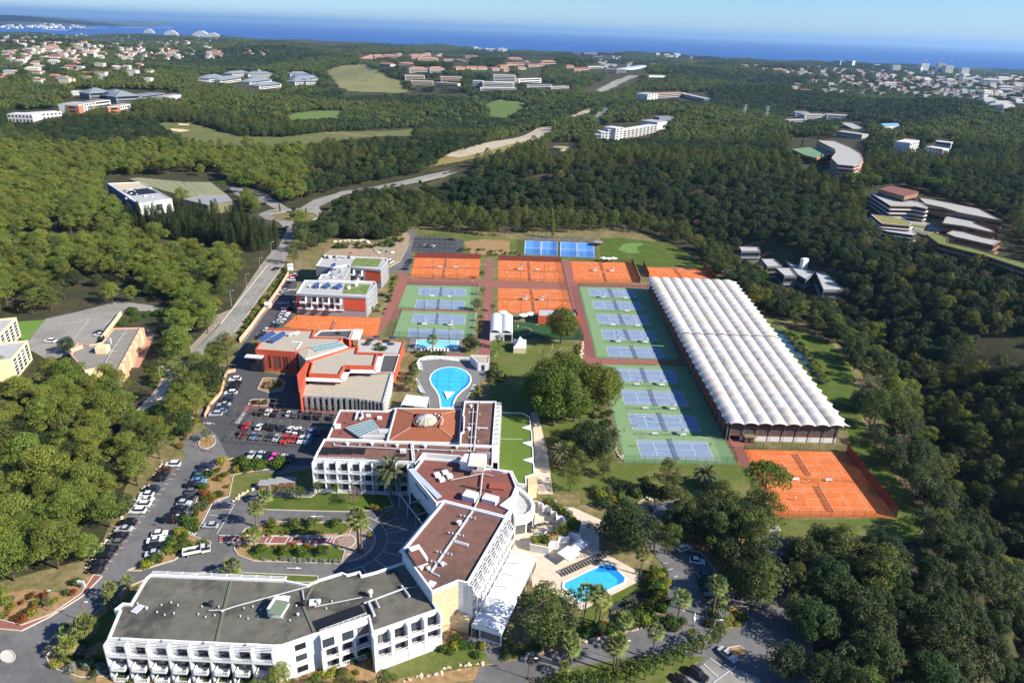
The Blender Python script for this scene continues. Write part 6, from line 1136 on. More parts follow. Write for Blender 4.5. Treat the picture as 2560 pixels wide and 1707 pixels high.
# ================================================================ court furniture, lamps, loungers
def flood(px,py,h,label,group,mat=None,heads=2):
    p=G(px,py,h); p.z=0; o=empty('floodlight',p,0,label,'floodlight',group); b=MB(); b.tube([p,p+Vector((0,0,h))],[.12,.08],6); b.build('pole',mat or m_dark,o)
    b=MB(); b.beam(p+Vector((-.8,0,h)),p+Vector((.8,0,h)),.08,.08); b.build('crossbar',mat or m_dark,o)
    for s in range(heads): x=-.6+1.2*s/max(1,heads-1); b=MB(); b.add([p+Vector((x-.3,-.15,h)),p+Vector((x+.3,-.15,h)),p+Vector((x+.3,-.55,h+.3)),p+Vector((x-.3,-.55,h+.3)),p+Vector((x-.2,.1,h+.25)),p+Vector((x+.2,.1,h+.25))],[(0,1,2,3),(0,3,4),(1,5,2),(3,2,5,4),(0,4,5,1)]); b.build('lamp_head',m_zinc,o)
for i,(x,y) in enumerate(((520,365),(757,378),(430,655),(705,668),(370,948),(677,965),(1378,392),(1613,402),(1388,690),(1648,702))): flood(*cA((x,y))[0],10,'tall floodlight pole, %s one counted from the far left courts'%ORD[i],'court floodlights')
flood(*cE((582,42))[0],8,'floodlight pole by the lane near the walled clay court','court floodlights'); flood(*cE((697,-20))[0],9,'floodlight pole at the corner of the walled clay court','court floodlights')
def lamp(px,py,label,h=6,mat=None,group='street lamps',toward=1):
    p=G(px,py); o=empty('street_lamp',p,0,label,'lamp',group); b=MB(); b.tube([p,p+Vector((0,0,h*.9)),p+Vector((.15*toward,0,h)),p+Vector((1.2*toward,0,h+.1))],[.1,.07,.06,.05],6); b.build('pole',mat or m_zinc,o); b=MB(); q=p+Vector((1.2*toward,0,h+.08)); b.box(q.x-.1,q.x+.6,q.y-.14,q.y+.14,q.z-.06,q.z+.08); b.build('lamp_head',m_wht2,o)
m_corten=M('rusty_post',(.20,.07,.035),.8)
for i,(x,y) in enumerate(((1470,1140),(1585,1000),(1690,880),(1782,765),(1860,650),(1298,1280),(1108,1545))): lamp(*cR((x,y))[0],'grey street lamp on the entrance road, %s in line'%ORD[i],8)
lamp(*cS((1222,1200))[0],'grey street lamp at the foot of the pine wood path',7)
for i,(x,y) in enumerate(((315,1100),(550,1175))): lamp(*cQ((x,y))[0],'rust brown lamp post beside the red pavement, %s one'%('left','right')[i],6,m_corten)
for i,(x,y) in enumerate(((955,285),(1135,600),(1325,300))): lamp(*cQ((x,y))[0],'slim brown lamp post among the parked cars, %s from the far side'%ORD[[1,2,0][i]],6,m_corten)
lamp(*cS((2075,1455))[0],'brown lamp post in the turning circle',6,m_corten); lamp(*cS((1870,1270))[0],'brown lamp post above the turning circle',6,m_corten); lamp(*cP((402,1500))[0],'brown lamp post on the bottom road verge',6,m_corten); lamp(*cP((1175,1350))[0],'brown lamp post beside the twin palms',6,m_corten); lamp(*cP((1955,1115))[0],'white lamp post by the right road junction',4,m_alu)
for x,y,l in ((1130,200,'left'),(1790,1120,'lower')): lamp(*cT((x*.5+600,y*.6+500))[0],'grey lamp by the terraced campus lane, %s one'%l,6)
def bench_set(px,py,lab,rz=0,par=None):
    p=G(px,py); o=empty('court_bench',p,0,lab,'bench','court benches'); b=MB(); b.box(p.x-1.1,p.x+1.1,p.y-.25,p.y+.2,.42,.5); b.build('seat',m_wht,o); b=MB(); b.box(p.x-1.1,p.x+1.1,p.y+.2,p.y+.27,.55,1.0); b.build('backrest',m_wht,o)
    for x in (-.9,.9): b=MB(); b.box(p.x+x-.05,p.x+x+.05,p.y-.22,p.y+.2,0,.42); b.build('leg',m_alu,o)
    if par:
        o=empty('court_parasol',p+Vector((.3,.4,0)),0,par,'parasol','court parasols'); b=MB(); b.tube([o.location,o.location+Vector((0,0,2.5))],.035,5); b.build('pole',m_alu,o); b=MB(); b.lathe([(1.15,2.15),(.6,2.4),(.02,2.55)],8,(o.location.x,o.location.y,0)); b.build('canopy',M('grey_parasol',(.30,.31,.33),.8),o)
for i,(x,y,pz) in enumerate(((552,668,0),(757,675,1),(482,480,0),(680,485,1),(420,305,0),(602,308,1))): bench_set(*cC((x,y))[0],'white bench between the near blue courts, %s from the near end'%ORD[i],0,('grey parasol by the near blue courts, %s from the near end'%ORD[i]) if pz else None)
for i,(x,y,pz) in enumerate(((278,268,1),(508,275,0),(520,408,0),(375,547,0),(628,555,0),(432,718,1),(708,725,1))): bench_set(*cB((x,y))[0],'white bench between the far blue courts, %s from the far end'%ORD[i],0,('grey parasol by the far blue courts, %s from the far end'%ORD[i]) if pz else None)
for i,(x,y,pz) in enumerate(((512,715,0),(683,720,0),(435,990,1),(690,1000,1),(585,430,0),(745,432,0),(1372,452,1),(1545,455,0),(1425,748,1),(1585,752,1),(2108,465,1),(2275,468,1))): bench_set(*cA((x,y))[0],'white bench on the middle courts, %s counted from the left blue ones'%ORD[i],0,('grey parasol on the middle courts, %s bench along'%ORD[i]) if pz else None)
for i,(x,y) in enumerate(((1585,1003),(1828,1008))): bench_set(*cC((x,y))[0],'brown bench between the large clay courts, the %s one'%('left','right')[i])
# sun loungers
lg=MB(); lg.add([(-.32,-.95,.35),(.32,-.95,.35),(.32,.35,.35),(-.32,.35,.35),(-.32,.95,.75),(.32,.95,.75)],[(0,1,2,3),(3,2,5,4)]); lgl=MB()
for x in (-.28,.28):
    for y in (-.8,.4): lgl.box(x-.03,x+.03,y-.03,y+.03,0,.35)
LGD=lg.me('lounger_bed',M('charcoal_sling',(.035,.036,.04),.85)); LGW=lg.me('lounger_bed_white',m_wht); LGF=lgl.me('lounger_legs',m_alu)
def lounger(p,rz,white,label,group): o=empty('sun_lounger',p,rz,label,'lounger',group); link('bed',LGW if white else LGD,o); link('legs',LGF,o)
def lounger_row(a,c,n,rz,white,desc,group,z=.2):
    A,C=G(*a),G(*c)
    for i in range(n): p=A.lerp(C,i/max(1,n-1)); lounger(Vector((p.x,p.y,z)),rz,white,'%s sun lounger, %s %s'%('white' if white else 'charcoal',ORD[i],desc),group)
lounger_row(*cP((695,628),(1040,475)),16,.55,False,'in the row beside the eight-sided pool','loungers beside the eight-sided pool')
lounger_row(*cP((1105,925),(1200,895)),5,.5,False,'in the short row on the pool lawn','loungers on the pool lawn'); lounger_row(*cP((1255,860),(1400,790)),7,.5,False,'in the longer row on the pool lawn','loungers on the pool lawn'); lounger_row(*cH((400,260),(390,195)),5,1.2,True,'up the left curve of the racket pool deck','loungers round the racket pool'); lounger_row(*cH((420,165),(600,150)),9,0,True,'along the far curve of the racket pool deck','loungers round the racket pool'); lounger_row(*cH((620,155),(770,172)),8,0,True,'along the far side of the racket pool deck','loungers round the racket pool'); lounger_row(*cH((335,330),(420,480)),9,1.4,True,'along the palms of the racket pool','loungers round the racket pool'); lounger_row(*cH((930,410),(870,530)),7,-1.3,True,'on the right of the racket pool','loungers round the racket pool'); lounger_row(*cA((405,1242),(665,1247)),9,0,True,'below the lap pool','loungers below the lap pool')
cv=empty('curved_wall',G(*cH((380,200))[0]),0,'low white wall curving round the racket pool deck','wall'); q=[G(x,y) for x,y in cH((375,250),(360,205),(385,165),(440,145),(520,135),(640,142),(880,150))]
for a,c in zip(q,q[1:]): b=MB(); b.beam((a.x,a.y,.55),(c.x,c.y,.55),.3,1.1); b.build('wall_panel',m_wht,cv)
# parasols, tables
def parasol(px,py,s,label,h=2.6,square=True,group='white parasols'):
    p=G(px,py,h); p.z=0; o=empty('parasol',p,0,label,'parasol',group); b=MB(); b.tube([p,p+Vector((0,0,h+.3))],.05,6); b.build('pole',m_alu,o); b=MB(); b.lathe([(s,h-.25),(s*.97,h-.1),(.03,h+.45)],4 if square else 10,(p.x,p.y,0)); b.build('canopy',m_can,o)
parasol(*cP((745,440))[0],3.1,'large square white parasol on the stone terrace'); parasol(*cP((795,400))[0],1.9,'small tilted white parasol behind the large square one'); parasol(*cP((850,358))[0],2.0,'pale parasol in the tree shade on the stone terrace')
for i,(x,y) in enumerate(((1205,860),(1405,888),(1475,876))): parasol(*cA((x,y))[0],2.2,'round white parasol behind the twin-vaulted tent, %s from the left'%ORD[i],square=False)
for i,(x,y) in enumerate(((2190,330),(2240,335),(2290,332))): parasol(*cA((x,y))[0],2.4,'white parasol by the putting green, %s from the left'%ORD[i])
wt=empty('pool_bar_awning',G(1040,1000),0,'white canvas awning over the pool bar behind the tiled roof','awning'); q=[G(x,y,3.2) for x,y in cE((1790,905),(2010,930),(1985,1010),(1735,985))]
b=MB(); b.add([q[0]+Vector((0,0,.8)),q[1]+Vector((0,0,.8)),q[2],q[3]],[(0,1,2,3)]); b.build('canvas',m_can,wt)
for p in q: b=MB(); b.tube([(p.x,p.y,0),(p.x,p.y,3.3)],.06,6); b.build('pole',m_alu,wt)
tb=MB(); tb.lathe([(.42,.72),(.42,.75),(.01,.75)],10); tb.tube([(0,0,0),(0,0,.72)],.04,5); TBM=tb.me('table_mesh',M('dark_wicker',(.06,.04,.03),.9)); chm=MB(); chm.box(-.25,.25,-.25,.25,.40,.46); chm.box(-.25,.25,.2,.27,.46,.9)
for x in (-.22,.22):
    for y in (-.22,.22): chm.box(x-.02,x+.02,y-.02,y+.02,0,.4)
CHM=chm.me('chair_mesh',M('dark_wicker',(.06,.04,.03),.9))
for i,(x,y) in enumerate(((505,215),(540,205),(460,240),(600,205),(425,270),(650,165),(570,85),(590,125),(925,215),(930,235))):
    p=G(*cP((x,y))[0],.3); p.z=.19; o=link('terrace_table',TBM,None,p); tag(o,'round dark wicker table on the restaurant terrace, %s from the restaurant wall'%ORD[i],'table','terrace tables')
    for s in (-1,1): o=link('terrace_chair',CHM,None,p+Vector((.75*s,.1,0)),s*1.57); tag(o,'dark wicker chair %s of the %s terrace table'%(('left','','right')[s+1],ORD[i]),'chair','terrace chairs')
# zigzag planter on the terrace
zp=cP((490,20),(520,20),(530,60),(560,45),(600,60),(595,95),(640,95),(640,140),(690,135),(730,180),(700,215),(640,215),(630,260),(560,250),(530,285),(450,290),(420,320),(420,370),(580,400),(590,345),(660,350),(670,310),(750,305),(755,270),(845,290),(855,175),(790,165),(775,120),(720,120),(715,60),(650,55),(640,0),(560,-20)); zz=empty('zigzag_planter',G(*zp[0]),0,'white zigzag planter terrace full of shrubs beside the restaurant','planter'); W=[tuple(G(x,y,2.4)[:2]) for x,y in zp]; block(zz,W,2.4,0,m_wht,m_soil,.25,.3)
for i,(x,y) in enumerate(((560,15),(600,30),(630,75),(670,80),(700,110),(740,130),(770,170),(800,200),(745,225),(690,240),(800,230),(650,275),(700,270),(500,330),(540,335),(460,340),(560,350))): put_shrub('shrub' if i%3 else 'lime',G(*cP((x,y))[0],2.2),1.5,'green shrub in the zigzag white planter','planter shrubs')
# flower pots at the entrance
pt=MB(); pt.lathe([(.25,0),(.42,.7),(.45,.75),(.36,.72),(.01,.66)],10); PTM=pt.me('terracotta_pot',M('terracotta',(.45,.20,.11),.9))
for i,(x,y) in enumerate(((1235,312),(1275,325),(1320,345),(1360,382),(1208,545))):
    p=G(*cW((x,y))[0]); p.z=.1; o=empty('potted_shrub',p,0,'potted lime green shrub by the hotel entrance, %s from the lawn'%ORD[i],'plant','entrance pots'); link('pot',PTM,o,(0,0,0),0,1.3); link('foliage',SHRUB['lime'][0],o,(0,0,.85),0,.85)
# bin shelters
for i,(x,y) in enumerate(((346,120),(415,110),(480,98),(553,95))):
    p=G(*cW((x,y+18))[0]); o=empty('bin_shelter',p,0,'zinc-roofed timber bin shelter, %s from the left'%ORD[i],'shelter','bin shelters'); b=MB(); b.box(p.x-1.6,p.x+1.6,p.y-1,p.y+1,0,1.9); b.build('wall',m_grey,o); b=MB(); b.add([(p.x-1.8,p.y-1.2,1.9),(p.x+1.8,p.y-1.2,1.9),(p.x+1.8,p.y+1.2,2.3),(p.x-1.8,p.y+1.2,2.3),(p.x-1.8,p.y-1.2,2.0),(p.x+1.8,p.y-1.2,2.0),(p.x+1.8,p.y+1.2,2.4),(p.x-1.8,p.y+1.2,2.4)],[(3,2,1,0),(4,5,6,7),(0,1,5,4),(1,2,6,5),(2,3,7,6),(3,0,4,7)]); b.build('roof',m_grey,o)
    for s in (-.75,.75): b=MB(); b.box(p.x+s-.6,p.x+s+.6,p.y-1.06,p.y-1.0,.15,1.7); b.build('door',M('orange_timber',(.33,.13,.04),.8),o)
# signs and playground
sg=empty('entrance_sign',G(*cQ((530,945))[0]),0,'white block sign with a grey emblem in the bed beside the red pavement','sign'); p=sg.location; b=MB(); b.beam(p+Vector((-.9,.1,.9)),p+Vector((.9,-.1,.9)),.3,1.8); b.build('panel',m_wht,sg); b=MB(); b.beam(p+Vector((-.35,-.18,1.05)),p+Vector((.35,-.26,1.05)),.05,.5); b.build('emblem',m_grey,sg)
sg=empty('lane_sign',G(*cS((2045,1180))[0]),0,'white rectangular sign on a white frame by the car park entrance','sign'); p=sg.location; b=MB(); b.beam(p+Vector((-1.6,0,.6)),p+Vector((1.8,0,.6)),.08,.1); b.beam(p+Vector((-1.6,0,0)),p+Vector((-1.6,0,.7)),.1,.1,(1,0,0)); b.beam(p+Vector((1.8,0,0)),p+Vector((1.8,0,.7)),.1,.1,(1,0,0)); b.build('frame',m_wht,sg); b=MB(); b.beam(p+Vector((-.7,-.1,.55)),p+Vector((.8,-.1,.55)),.05,.7); b.build('panel',m_wht2,sg)
pgd=empty('playground_frame',G(*cA((1745,1290))[0]),0,'timber climbing frame with swings on the lawn','playground'); m_tim=M('play_timber',(.42,.26,.12),.85)
for x,y in ((1670,1310),(1690,1230),(1750,1300),(1832,1310),(1770,1260),(1820,1262)): p=G(*cA((x,y))[0]); b=MB(); b.tube([p,p+Vector((0,0,2.6))],.09,6); b.build('post',m_tim,pgd)
for a,c in (((1670,1310),(1690,1230)),((1750,1300),(1832,1310)),((1770,1260),(1820,1262)),((1690,1230),(1770,1260)),((1750,1300),(1770,1260)),((1832,1310),(1820,1262))): A=G(*cA(a)[0]);C=G(*cA(c)[0]); b=MB(); b.tube([A+Vector((0,0,2.5)),C+Vector((0,0,2.5))],.07,6); b.build('beam',m_tim,pgd)
# ================================================================ garden trees, palms and shrubs
def gt(kind,px,label,sc=1.0,name='garden_tree',group=None): return put_tree(kind,G(*px),label,'tree',name,sc,None,group)
def fan(i,px,label,sc=1.0): return put_palm(FANP[i],G(*px),label,sc,'fan palms')
fan(0,cW((1118,665))[0],'left of the tall twin fan palms on the forecourt',1.2); fan(0,cW((1146,678))[0],'right of the tall twin fan palms on the forecourt',1.08)
fan(1,cW((268,455))[0],'left fan palm of the pair at the island tip',.85); fan(1,cW((298,455))[0],'right fan palm of the pair at the island tip',.72); fan(2,cW((255,625))[0],'single fan palm beside the striped red path',.95); fan(3,cW((75,868))[0],'squat fan palm in the strip behind the front wing',1.3); fan(3,cW((345,255))[0],'bushy short palm at the bend of the drive',1.2)
for i,(k,x,y,s) in enumerate(((2,835,975,.7),(2,725,1035,.8),(3,740,1085,1.0),(2,575,1310,1.15),(3,440,1300,1.1),(2,460,1410,.9))): fan(k,cQ((x,y))[0],'fan palm left of the front wing, %s from the drive junction'%ORD[i],s)
for i,(k,x,y,s) in enumerate(((0,873,1040,.98),(0,968,1050,1.0),(1,1002,1035,1.0),(1,725,1400,1.0),(1,762,1425,.9),(1,1118,1452,1.05),(1,1148,1400,.95),(0,1440,1335,.85),(1,1655,1025,.98),(1,1760,1215,.5),(0,1948,990,1.05),(1,1345,632,.85),(2,2010,910,.9),(2,705,1480,.6),(1,1200,1190,.9))): fan(k,cP((x,y))[0],'slender fan palm round the lower pool, %s counted from the pool'%ORD[i],s)
def datep(i,px,label,sc=1.0): return put_palm(DATEP[i],G(*px),label,sc,'date palms',('trunk','crown','fruit'))
datep(0,cN((900,1000))[0],'great date palm in front of the balconied back wing',1.5); datep(1,cN((1215,1225))[0],'low date palm beside the entrance canopy',1.15); datep(1,cC((905,1040))[0],'date palm on the lawn by the stone pine',1.4); datep(0,cH((1750,1215))[0],'date palm beside the pale stone path',1.05); datep(1,cH((2255,1010))[0],'date palm at the foot of the court bank',1.3); datep(1,cC((215,780))[0],'date palm beside the left fence of the near courts',1.2)
for i,(x,y,s) in enumerate(((345,320,.75),(345,375,.9),(300,440,.8),(340,470,.7),(285,470,1.0),(1140,330,.7),(1185,350,.6))): fan(2,cH((x,y))[0],'fan palm edging the racket pool, %s from its far end'%ORD[i],s)
fan(2,cA((515,1240))[0],'lone fan palm in front of the lap pool',1.1); fan(2,cA((1110,1335))[0],'thin fan palm at the lawn corner',.7)
for i,(x,y) in enumerate(((705,1010),(1045,1025),(1275,1020),(1600,1010))): fan(3,cD((x,y))[0],'short fan palm before the nearer residence, %s from the left'%ORD[i],1.0)
gt('plane0',cH((1700,800))[0],'largest spreading plane tree on the lawn by the courts',1.62); gt('plane0',cH((1830,640))[0],'middle spreading plane tree behind the largest one',1.45); gt('plane0',cH((2090,700))[0],'right spreading plane tree nearest the blue courts',1.42); gt('plane0',cH((1640,560))[0],'left spreading plane tree shading the lawn',1.2)
gt('plane0',cA((1770,1175))[0],'big round tree beside the small football pitch',1.2); gt('oak2',cH((2060,1165))[0],'bronze round oak by the court bank',1.5); gt('dpine1',cH((1860,1440))[0],'soft green pine at the end of the pale stone path',.9); gt('young0',cA((1165,1220))[0],'light young tree beside the twin-vaulted tent',1.7)
gt('stone0',cC((1335,1180))[0],'broad umbrella pine at the corner of the large clay courts',1.28,'stone_pine'); gt('dpine2',cC((625,1110))[0],'leaning thin-crowned pine on the lawn below the blue courts',.95); gt('olive0',cC((660,1140))[0],'round olive below the leaning pine',.8)
for i,(k,x,y,s) in enumerate((('oak2',1240,430,1.45),('oak1',1130,380,1.2),('dpine0',1460,430,.85),('dpine1',1590,460,.8),('oak1',1760,330,1.1),('oak2',1900,330,1.2),('dpine2',2060,360,1.0),('dpine1',2170,470,1.1),('oak2',2130,330,1.2),('dpine2',2260,420,1.05),('oak1',2250,620,1.1),('oak0',2150,700,1.0),('dpine0',2030,250,.9),('oak0',1600,270,.9),('oak2',2330,700,1.0),('dpine2',2380,300,1.1),('dpine1',2290,210,1.0),('oak1',2030,520,1.0),('dpine2',500,1235,1.35),('olive1',690,1130,1.35),('oak0',640,1220,.9))): gt(k,cP((x,y))[0],'%s round the right car park, %s counted from the pool'%({'o':'dark rounded tree','d':'ragged pine'}[k[0]] if k[:2]!='ol' else 'olive-green tree',ORD[i] if i<20 else 'last'),s,group='right car park trees')
for i,(k,x,y,s) in enumerate((('oak1',2000,1430,1.2),('oak2',2060,1500,1.2),('olive1',2130,1560,1.2),('oak2',2020,1600,1.1),('dpine1',2090,1420,1.1),('oak1',1960,1690,1.0),('dpine2',2180,1490,1.2),('olive0',2040,1380,1.1),('oak2',2200,1420,1.1))): gt(k,(x,y),'dense tree in the shaded lower right wood, %s along its edge'%ORD[i],s,group='lower right edge trees')
for i,(k,x,y,s) in enumerate((('young0',1000,540,1.3),('young0',1005,700,1.2),('olive0',945,850,.85),('young0',985,960,1.0),('young0',985,1030,1.0),('young0',970,1100,1.0),('oak0',880,1250,.95),('young0',930,1250,1.4),('young0',1110,860,1.1))): gt(k,cA((x,y))[0],'tree along the central red path, %s from the far end'%ORD[i],s)
gt('oak2',cS((2040,885))[0],'large dark round oak beside the entrance road',1.35); gt('dpine2',cS((2235,630))[0],'tall thin pine between the road and the lane',1.15); gt('autumn0',cS((1925,1085))[0],'yellowing tree above the turning circle',.9); gt('young0',cS((2030,1350))[0],'small tree on the turning circle island',1.2); gt('pine1',cS((1580,760))[0],'small pine in front of the peach office',.55); gt('pine0',cS((1540,800))[0],'bushy pine by the peach office steps',.5); gt('oak0',cS((670,480))[0],'dark round tree by the office car park',.9)
for i,(x,y) in enumerate(((1290,1050),(1480,1120),(1560,1000),(1640,1010),(1700,960),(1420,1150),(1600,1090),(1350,1130),(1740,1060),(1520,1050))): gt('stone0' if i%2 else 'dpine0',cS((x,y+130))[0],'pine in the green belt below the entrance road, %s along'%ORD[i],.6,group='green belt pines')
gt('poplar0',c2((1265,1560))[0],'left yellow-green poplar behind the courts',1.0,'poplar_tree'); gt('poplar0',c2((1445,1565))[0],'right yellow-green poplar behind the courts',.9,'poplar_tree'); gt('poplar0',cA((1690,140))[0],'pale poplar just behind the padel courts',.8,'poplar_tree'); gt('poplar0',c2((785,1545))[0],'yellowish poplar on the slope by the bridge',.7,'poplar_tree')
gt('bare0',cW((1078,270))[0],'bare reddish tree on the front lawn',1.25); gt('young0',cW((938,195))[0],'young green tree before the back wing balconies',1.1)
for i,(x,y) in enumerate(((455,215),(535,215),(640,235),(610,220),(780,190))): gt('young0',cW((x,y))[0],'leafy young tree in the shade before the back wing, %s from the left'%ORD[i],1.15)
gt('stone0',cR((1520,215))[0],'round stone pine left of the roundabout yard',.8,'stone_pine'); gt('stone0',cR((1680,230))[0],'broad stone pine right of the roundabout yard',1.1,'stone_pine'); gt('autumn1',cR((900,110))[0],'golden tree behind the blue-sided workshop',.8); gt('young0',cR((1655,265))[0],'bright green small tree in the yard',1.6)
for i,(k,x,y) in enumerate((('cypress0',1915,360),('oak0',1998,405),('oak0',2010,360),('cypress0',2095,395),('young0',2115,385))): gt(k,cR((x,y))[0],'tree on the roundabout island, %s from the left'%ORD[i],.55)
for i,(x,y) in enumerate(((560,745),(330,900),(180,895),(440,770))): pass
# foreground trees cut by the bottom edge and hedge of mulberries
for i,(k,x,y,s) in enumerate((('pine0',700,1725,.62),('dpine0',860,1735,.6),('dpine1',965,1745,.6),('pine1',640,1765,.55),('young0',790,1730,1.2))): gt(k,(x,y),'leafy treetop before the front wing at the bottom edge, %s from the left'%ORD[[1,3,4,0,2][i]],s)
for i,(x,y) in enumerate(((2000,1200),(1930,1240),(1860,1290),(1780,1330),(1700,1360),(1620,1390),(1540,1430),(1460,1470),(1380,1510),(1300,1530),(1220,1560),(1130,1570),(1030,1580),(930,1590),(820,1600),(700,1610))): gt('young0',cP((x,y))[0],'dark green pruned mulberry in the line at the bottom, %s from the right'%ORD[i],1.35,group='mulberry row')
# cypress screen by the workshop
pol=cR((830,440),(1150,430),(1480,405),(1600,420),(1720,480),(1850,540),(1910,590),(1760,640),(1560,630),(1350,570),(1100,540),(930,520)); r=random.Random(9); pts=[]
while len(pts)<150:
    x,y=r.uniform(300,705),r.uniform(500,630)
    if inpoly(np.array([[x,y]]),np.array(pol))[0]:
        p=G(x,y)
        if all((p-q).length>3.4 for q,_ in pts): pts.append((p,r.random()))
    else: continue
    if len(pts)>=150: break
for p,t in pts: put_tree('cypress0' if t<.55 else 'cypress1',p,'dark upright cypress in the screen below the workshop','tree','cypress_tree',r.uniform(.9,1.35),None,'cypress screen')
EX.append(cR((830,350),(1150,340),(1480,300),(1620,320),(1850,450),(1910,560),(1760,640),(1560,630),(1350,570),(1100,540),(930,500)))
# shrubs in beds
def bed(px,n,kinds,rad,label,group,seed,zs=1.0,z=.1,name='shrub'):
    r=random.Random(seed); A=np.array(px); lo,hi=A.min(0),A.max(0); k=0; t=0
    while k<n and t<n*40:
        t+=1; x,y=r.uniform(lo[0],hi[0]),r.uniform(lo[1],hi[1])
        if inpoly(np.array([[x,y]]),A)[0]:
            p=G(x,y); p.z=z; kd=r.choice(kinds); put_shrub(kd,p,r.uniform(*rad),label%{'shrub':'green','lime':'lime green','grey':'silver-grey','rust':'rust red','hedge':'bright green','olive':'grey-green','oak':'dark green'}[kd],group,name,zs); k+=1
bed(cK((610,190),(780,150),(1200,180),(1180,235),(950,258),(780,290),(745,470),(605,520),(510,710),(470,775),(345,745),(440,600),(500,420)),46,['shrub','lime','hedge','shrub','hedge','lime','olive','rust'],(.8,2.0),'%s shrub in the long bed between drive and lawn','long bed shrubs',1)
bed(cK((330,765),(590,850),(585,885),(360,940),(290,1000),(0,1090),(-60,1090),(190,975),(250,860)),26,['shrub','lime','hedge'],(.9,1.9),'%s shrub in the pointed bed by the truck','pointed bed shrubs',2)
bed(cK((800,190),(1200,190),(1190,240),(960,250),(790,230)),14,['hedge','shrub'],(1.6,2.4),'%s shrub in the clump above the left lawn','clump above the lawn',3)
bed(cQ((-20,1010),(200,970),(360,990),(560,890),(500,1000),(320,1110),(140,1180),(0,1150)),34,['shrub','lime','olive','grey','hedge','lime','rust'],(.5,1.5),'%s shrub in the sandy bed by the entrance sign','sandy bed shrubs',4)
bed(cQ((310,1400),(480,1270),(560,1350),(720,1430),(735,1510),(520,1525),(340,1460)),30,['grey','lime','shrub','grey'],(.6,1.7),'%s shrub in the corner bed left of the front wing','corner bed shrubs',5)
bed([(290,1690),(560,1695),(700,1690),(690,1705),(290,1705)],14,['hedge','shrub'],(.8,1.1),'%s shrub at the foot of the front wing balconies','balcony foot shrubs',6)
bed([(930,1625),(1090,1575),(1110,1590),(1000,1640),(880,1690),(780,1690)],34,['lime','shrub'],(.7,1.3),'%s shrub along the foot of the stepped balconies','stepped balcony shrubs',7); bed([(1085,1590),(1200,1610),(1230,1650),(1150,1640),(1080,1620)],14,['lime','hedge','shrub'],(.9,1.6),'%s shrub in the bed before the stone gable','gable bed shrubs',8)
for i,(x,y) in enumerate(((400,445),(590,445),(740,440),(908,440),(300,652),(490,665),(652,675),(822,672))): put_shrub('shrub',G(*cW((x,y))[0],.2),1.75,'clipped round bush in the %s forecourt lawn, %s from the left'%(('far','near')[i//4],ORD[i%4]),'clipped forecourt bushes',zs=1.25)
bed(cW((200,720),(970,740),(965,755),(240,735)),26,['grey'],(.5,.8),'%s lavender tuft along the near forecourt island','lavender edge',9); bed(cW((400,395),(1000,405),(1000,420),(400,412)),24,['grey','shrub'],(.5,.9),'%s tuft along the far forecourt island','far island edge',10); bed(cW((130,495),(330,490),(1000,510),(1000,530),(140,530)),18,['lime','lime','shrub','rust'],(.5,.9),'%s tuft above the striped red path','upper path tufts',11); bed(cW((100,605),(960,610),(980,640),(300,630),(110,650)),18,['lime','lime','shrub','rust'],(.5,.9),'%s tuft below the striped red path','lower path tufts',12)
bed(cD((0,1310),(110,1160),(240,960),(420,740),(550,560),(530,540),(400,700),(220,930),(90,1130),(0,1270)),60,['shrub','hedge','lime'],(.9,1.4),'%s shrub of the hedge between road and lane wall','lane hedge',13,1.2,name='hedge_shrub')
bed(cD((1760,560),(1830,620),(1760,800),(1680,1050),(1640,1060),(1700,850),(1740,700)),26,['hedge','oak','lime'],(.7,1.3),'%s shrub beside the red path behind the residences','residence path shrubs',14)
bed(cH((350,80),(640,90),(640,125),(420,135),(350,120)),30,['oak','shrub','olive'],(.8,1.4),'%s shrub between the lap pool and the racket pool','pool divide shrubs',15); bed(cH((290,330),(345,130),(380,170),(350,260),(330,340)),16,['oak','shrub'],(.8,1.3),'%s shrub along the left of the racket pool','racket pool shrubs',16); bed(cH((900,430),(985,400),(960,520),(890,540)),12,['shrub','lime'],(.7,1.2),'%s shrub right of the racket pool','racket pool right shrubs',17); bed(cH((1060,180),(1180,200),(1220,330),(1180,390),(1050,400),(1070,260)),20,['oak','shrub','olive'],(.9,1.6),'%s shrub in the curved bed by the pool house','curved bed shrubs',18)
bed(cH((1900,60),(1960,0),(1975,80),(1920,180),(1890,170)),14,['lime','shrub'],(.9,1.3),'%s shrub on the bank beside the playground','playground bank shrubs',19); bed(cH((2050,650),(2250,640),(2320,1050),(2100,1100),(2200,900)),26,['oak','olive','shrub'],(1,1.8),'%s shrub on the rocky bank below the court fence','court bank shrubs',20)
bed(cC((100,1080),(360,1060),(480,980),(520,1080),(400,1180),(160,1210)),30,['shrub','oak','lime','olive'],(1.2,2.4),'%s shrub on the bank below the court lawn','court lawn bank shrubs',21); bed(cC((500,1080),(740,1090),(720,1140),(520,1140)),14,['oak','olive'],(1.2,2.0),'%s shrub round the leaning pine','leaning pine shrubs',22)
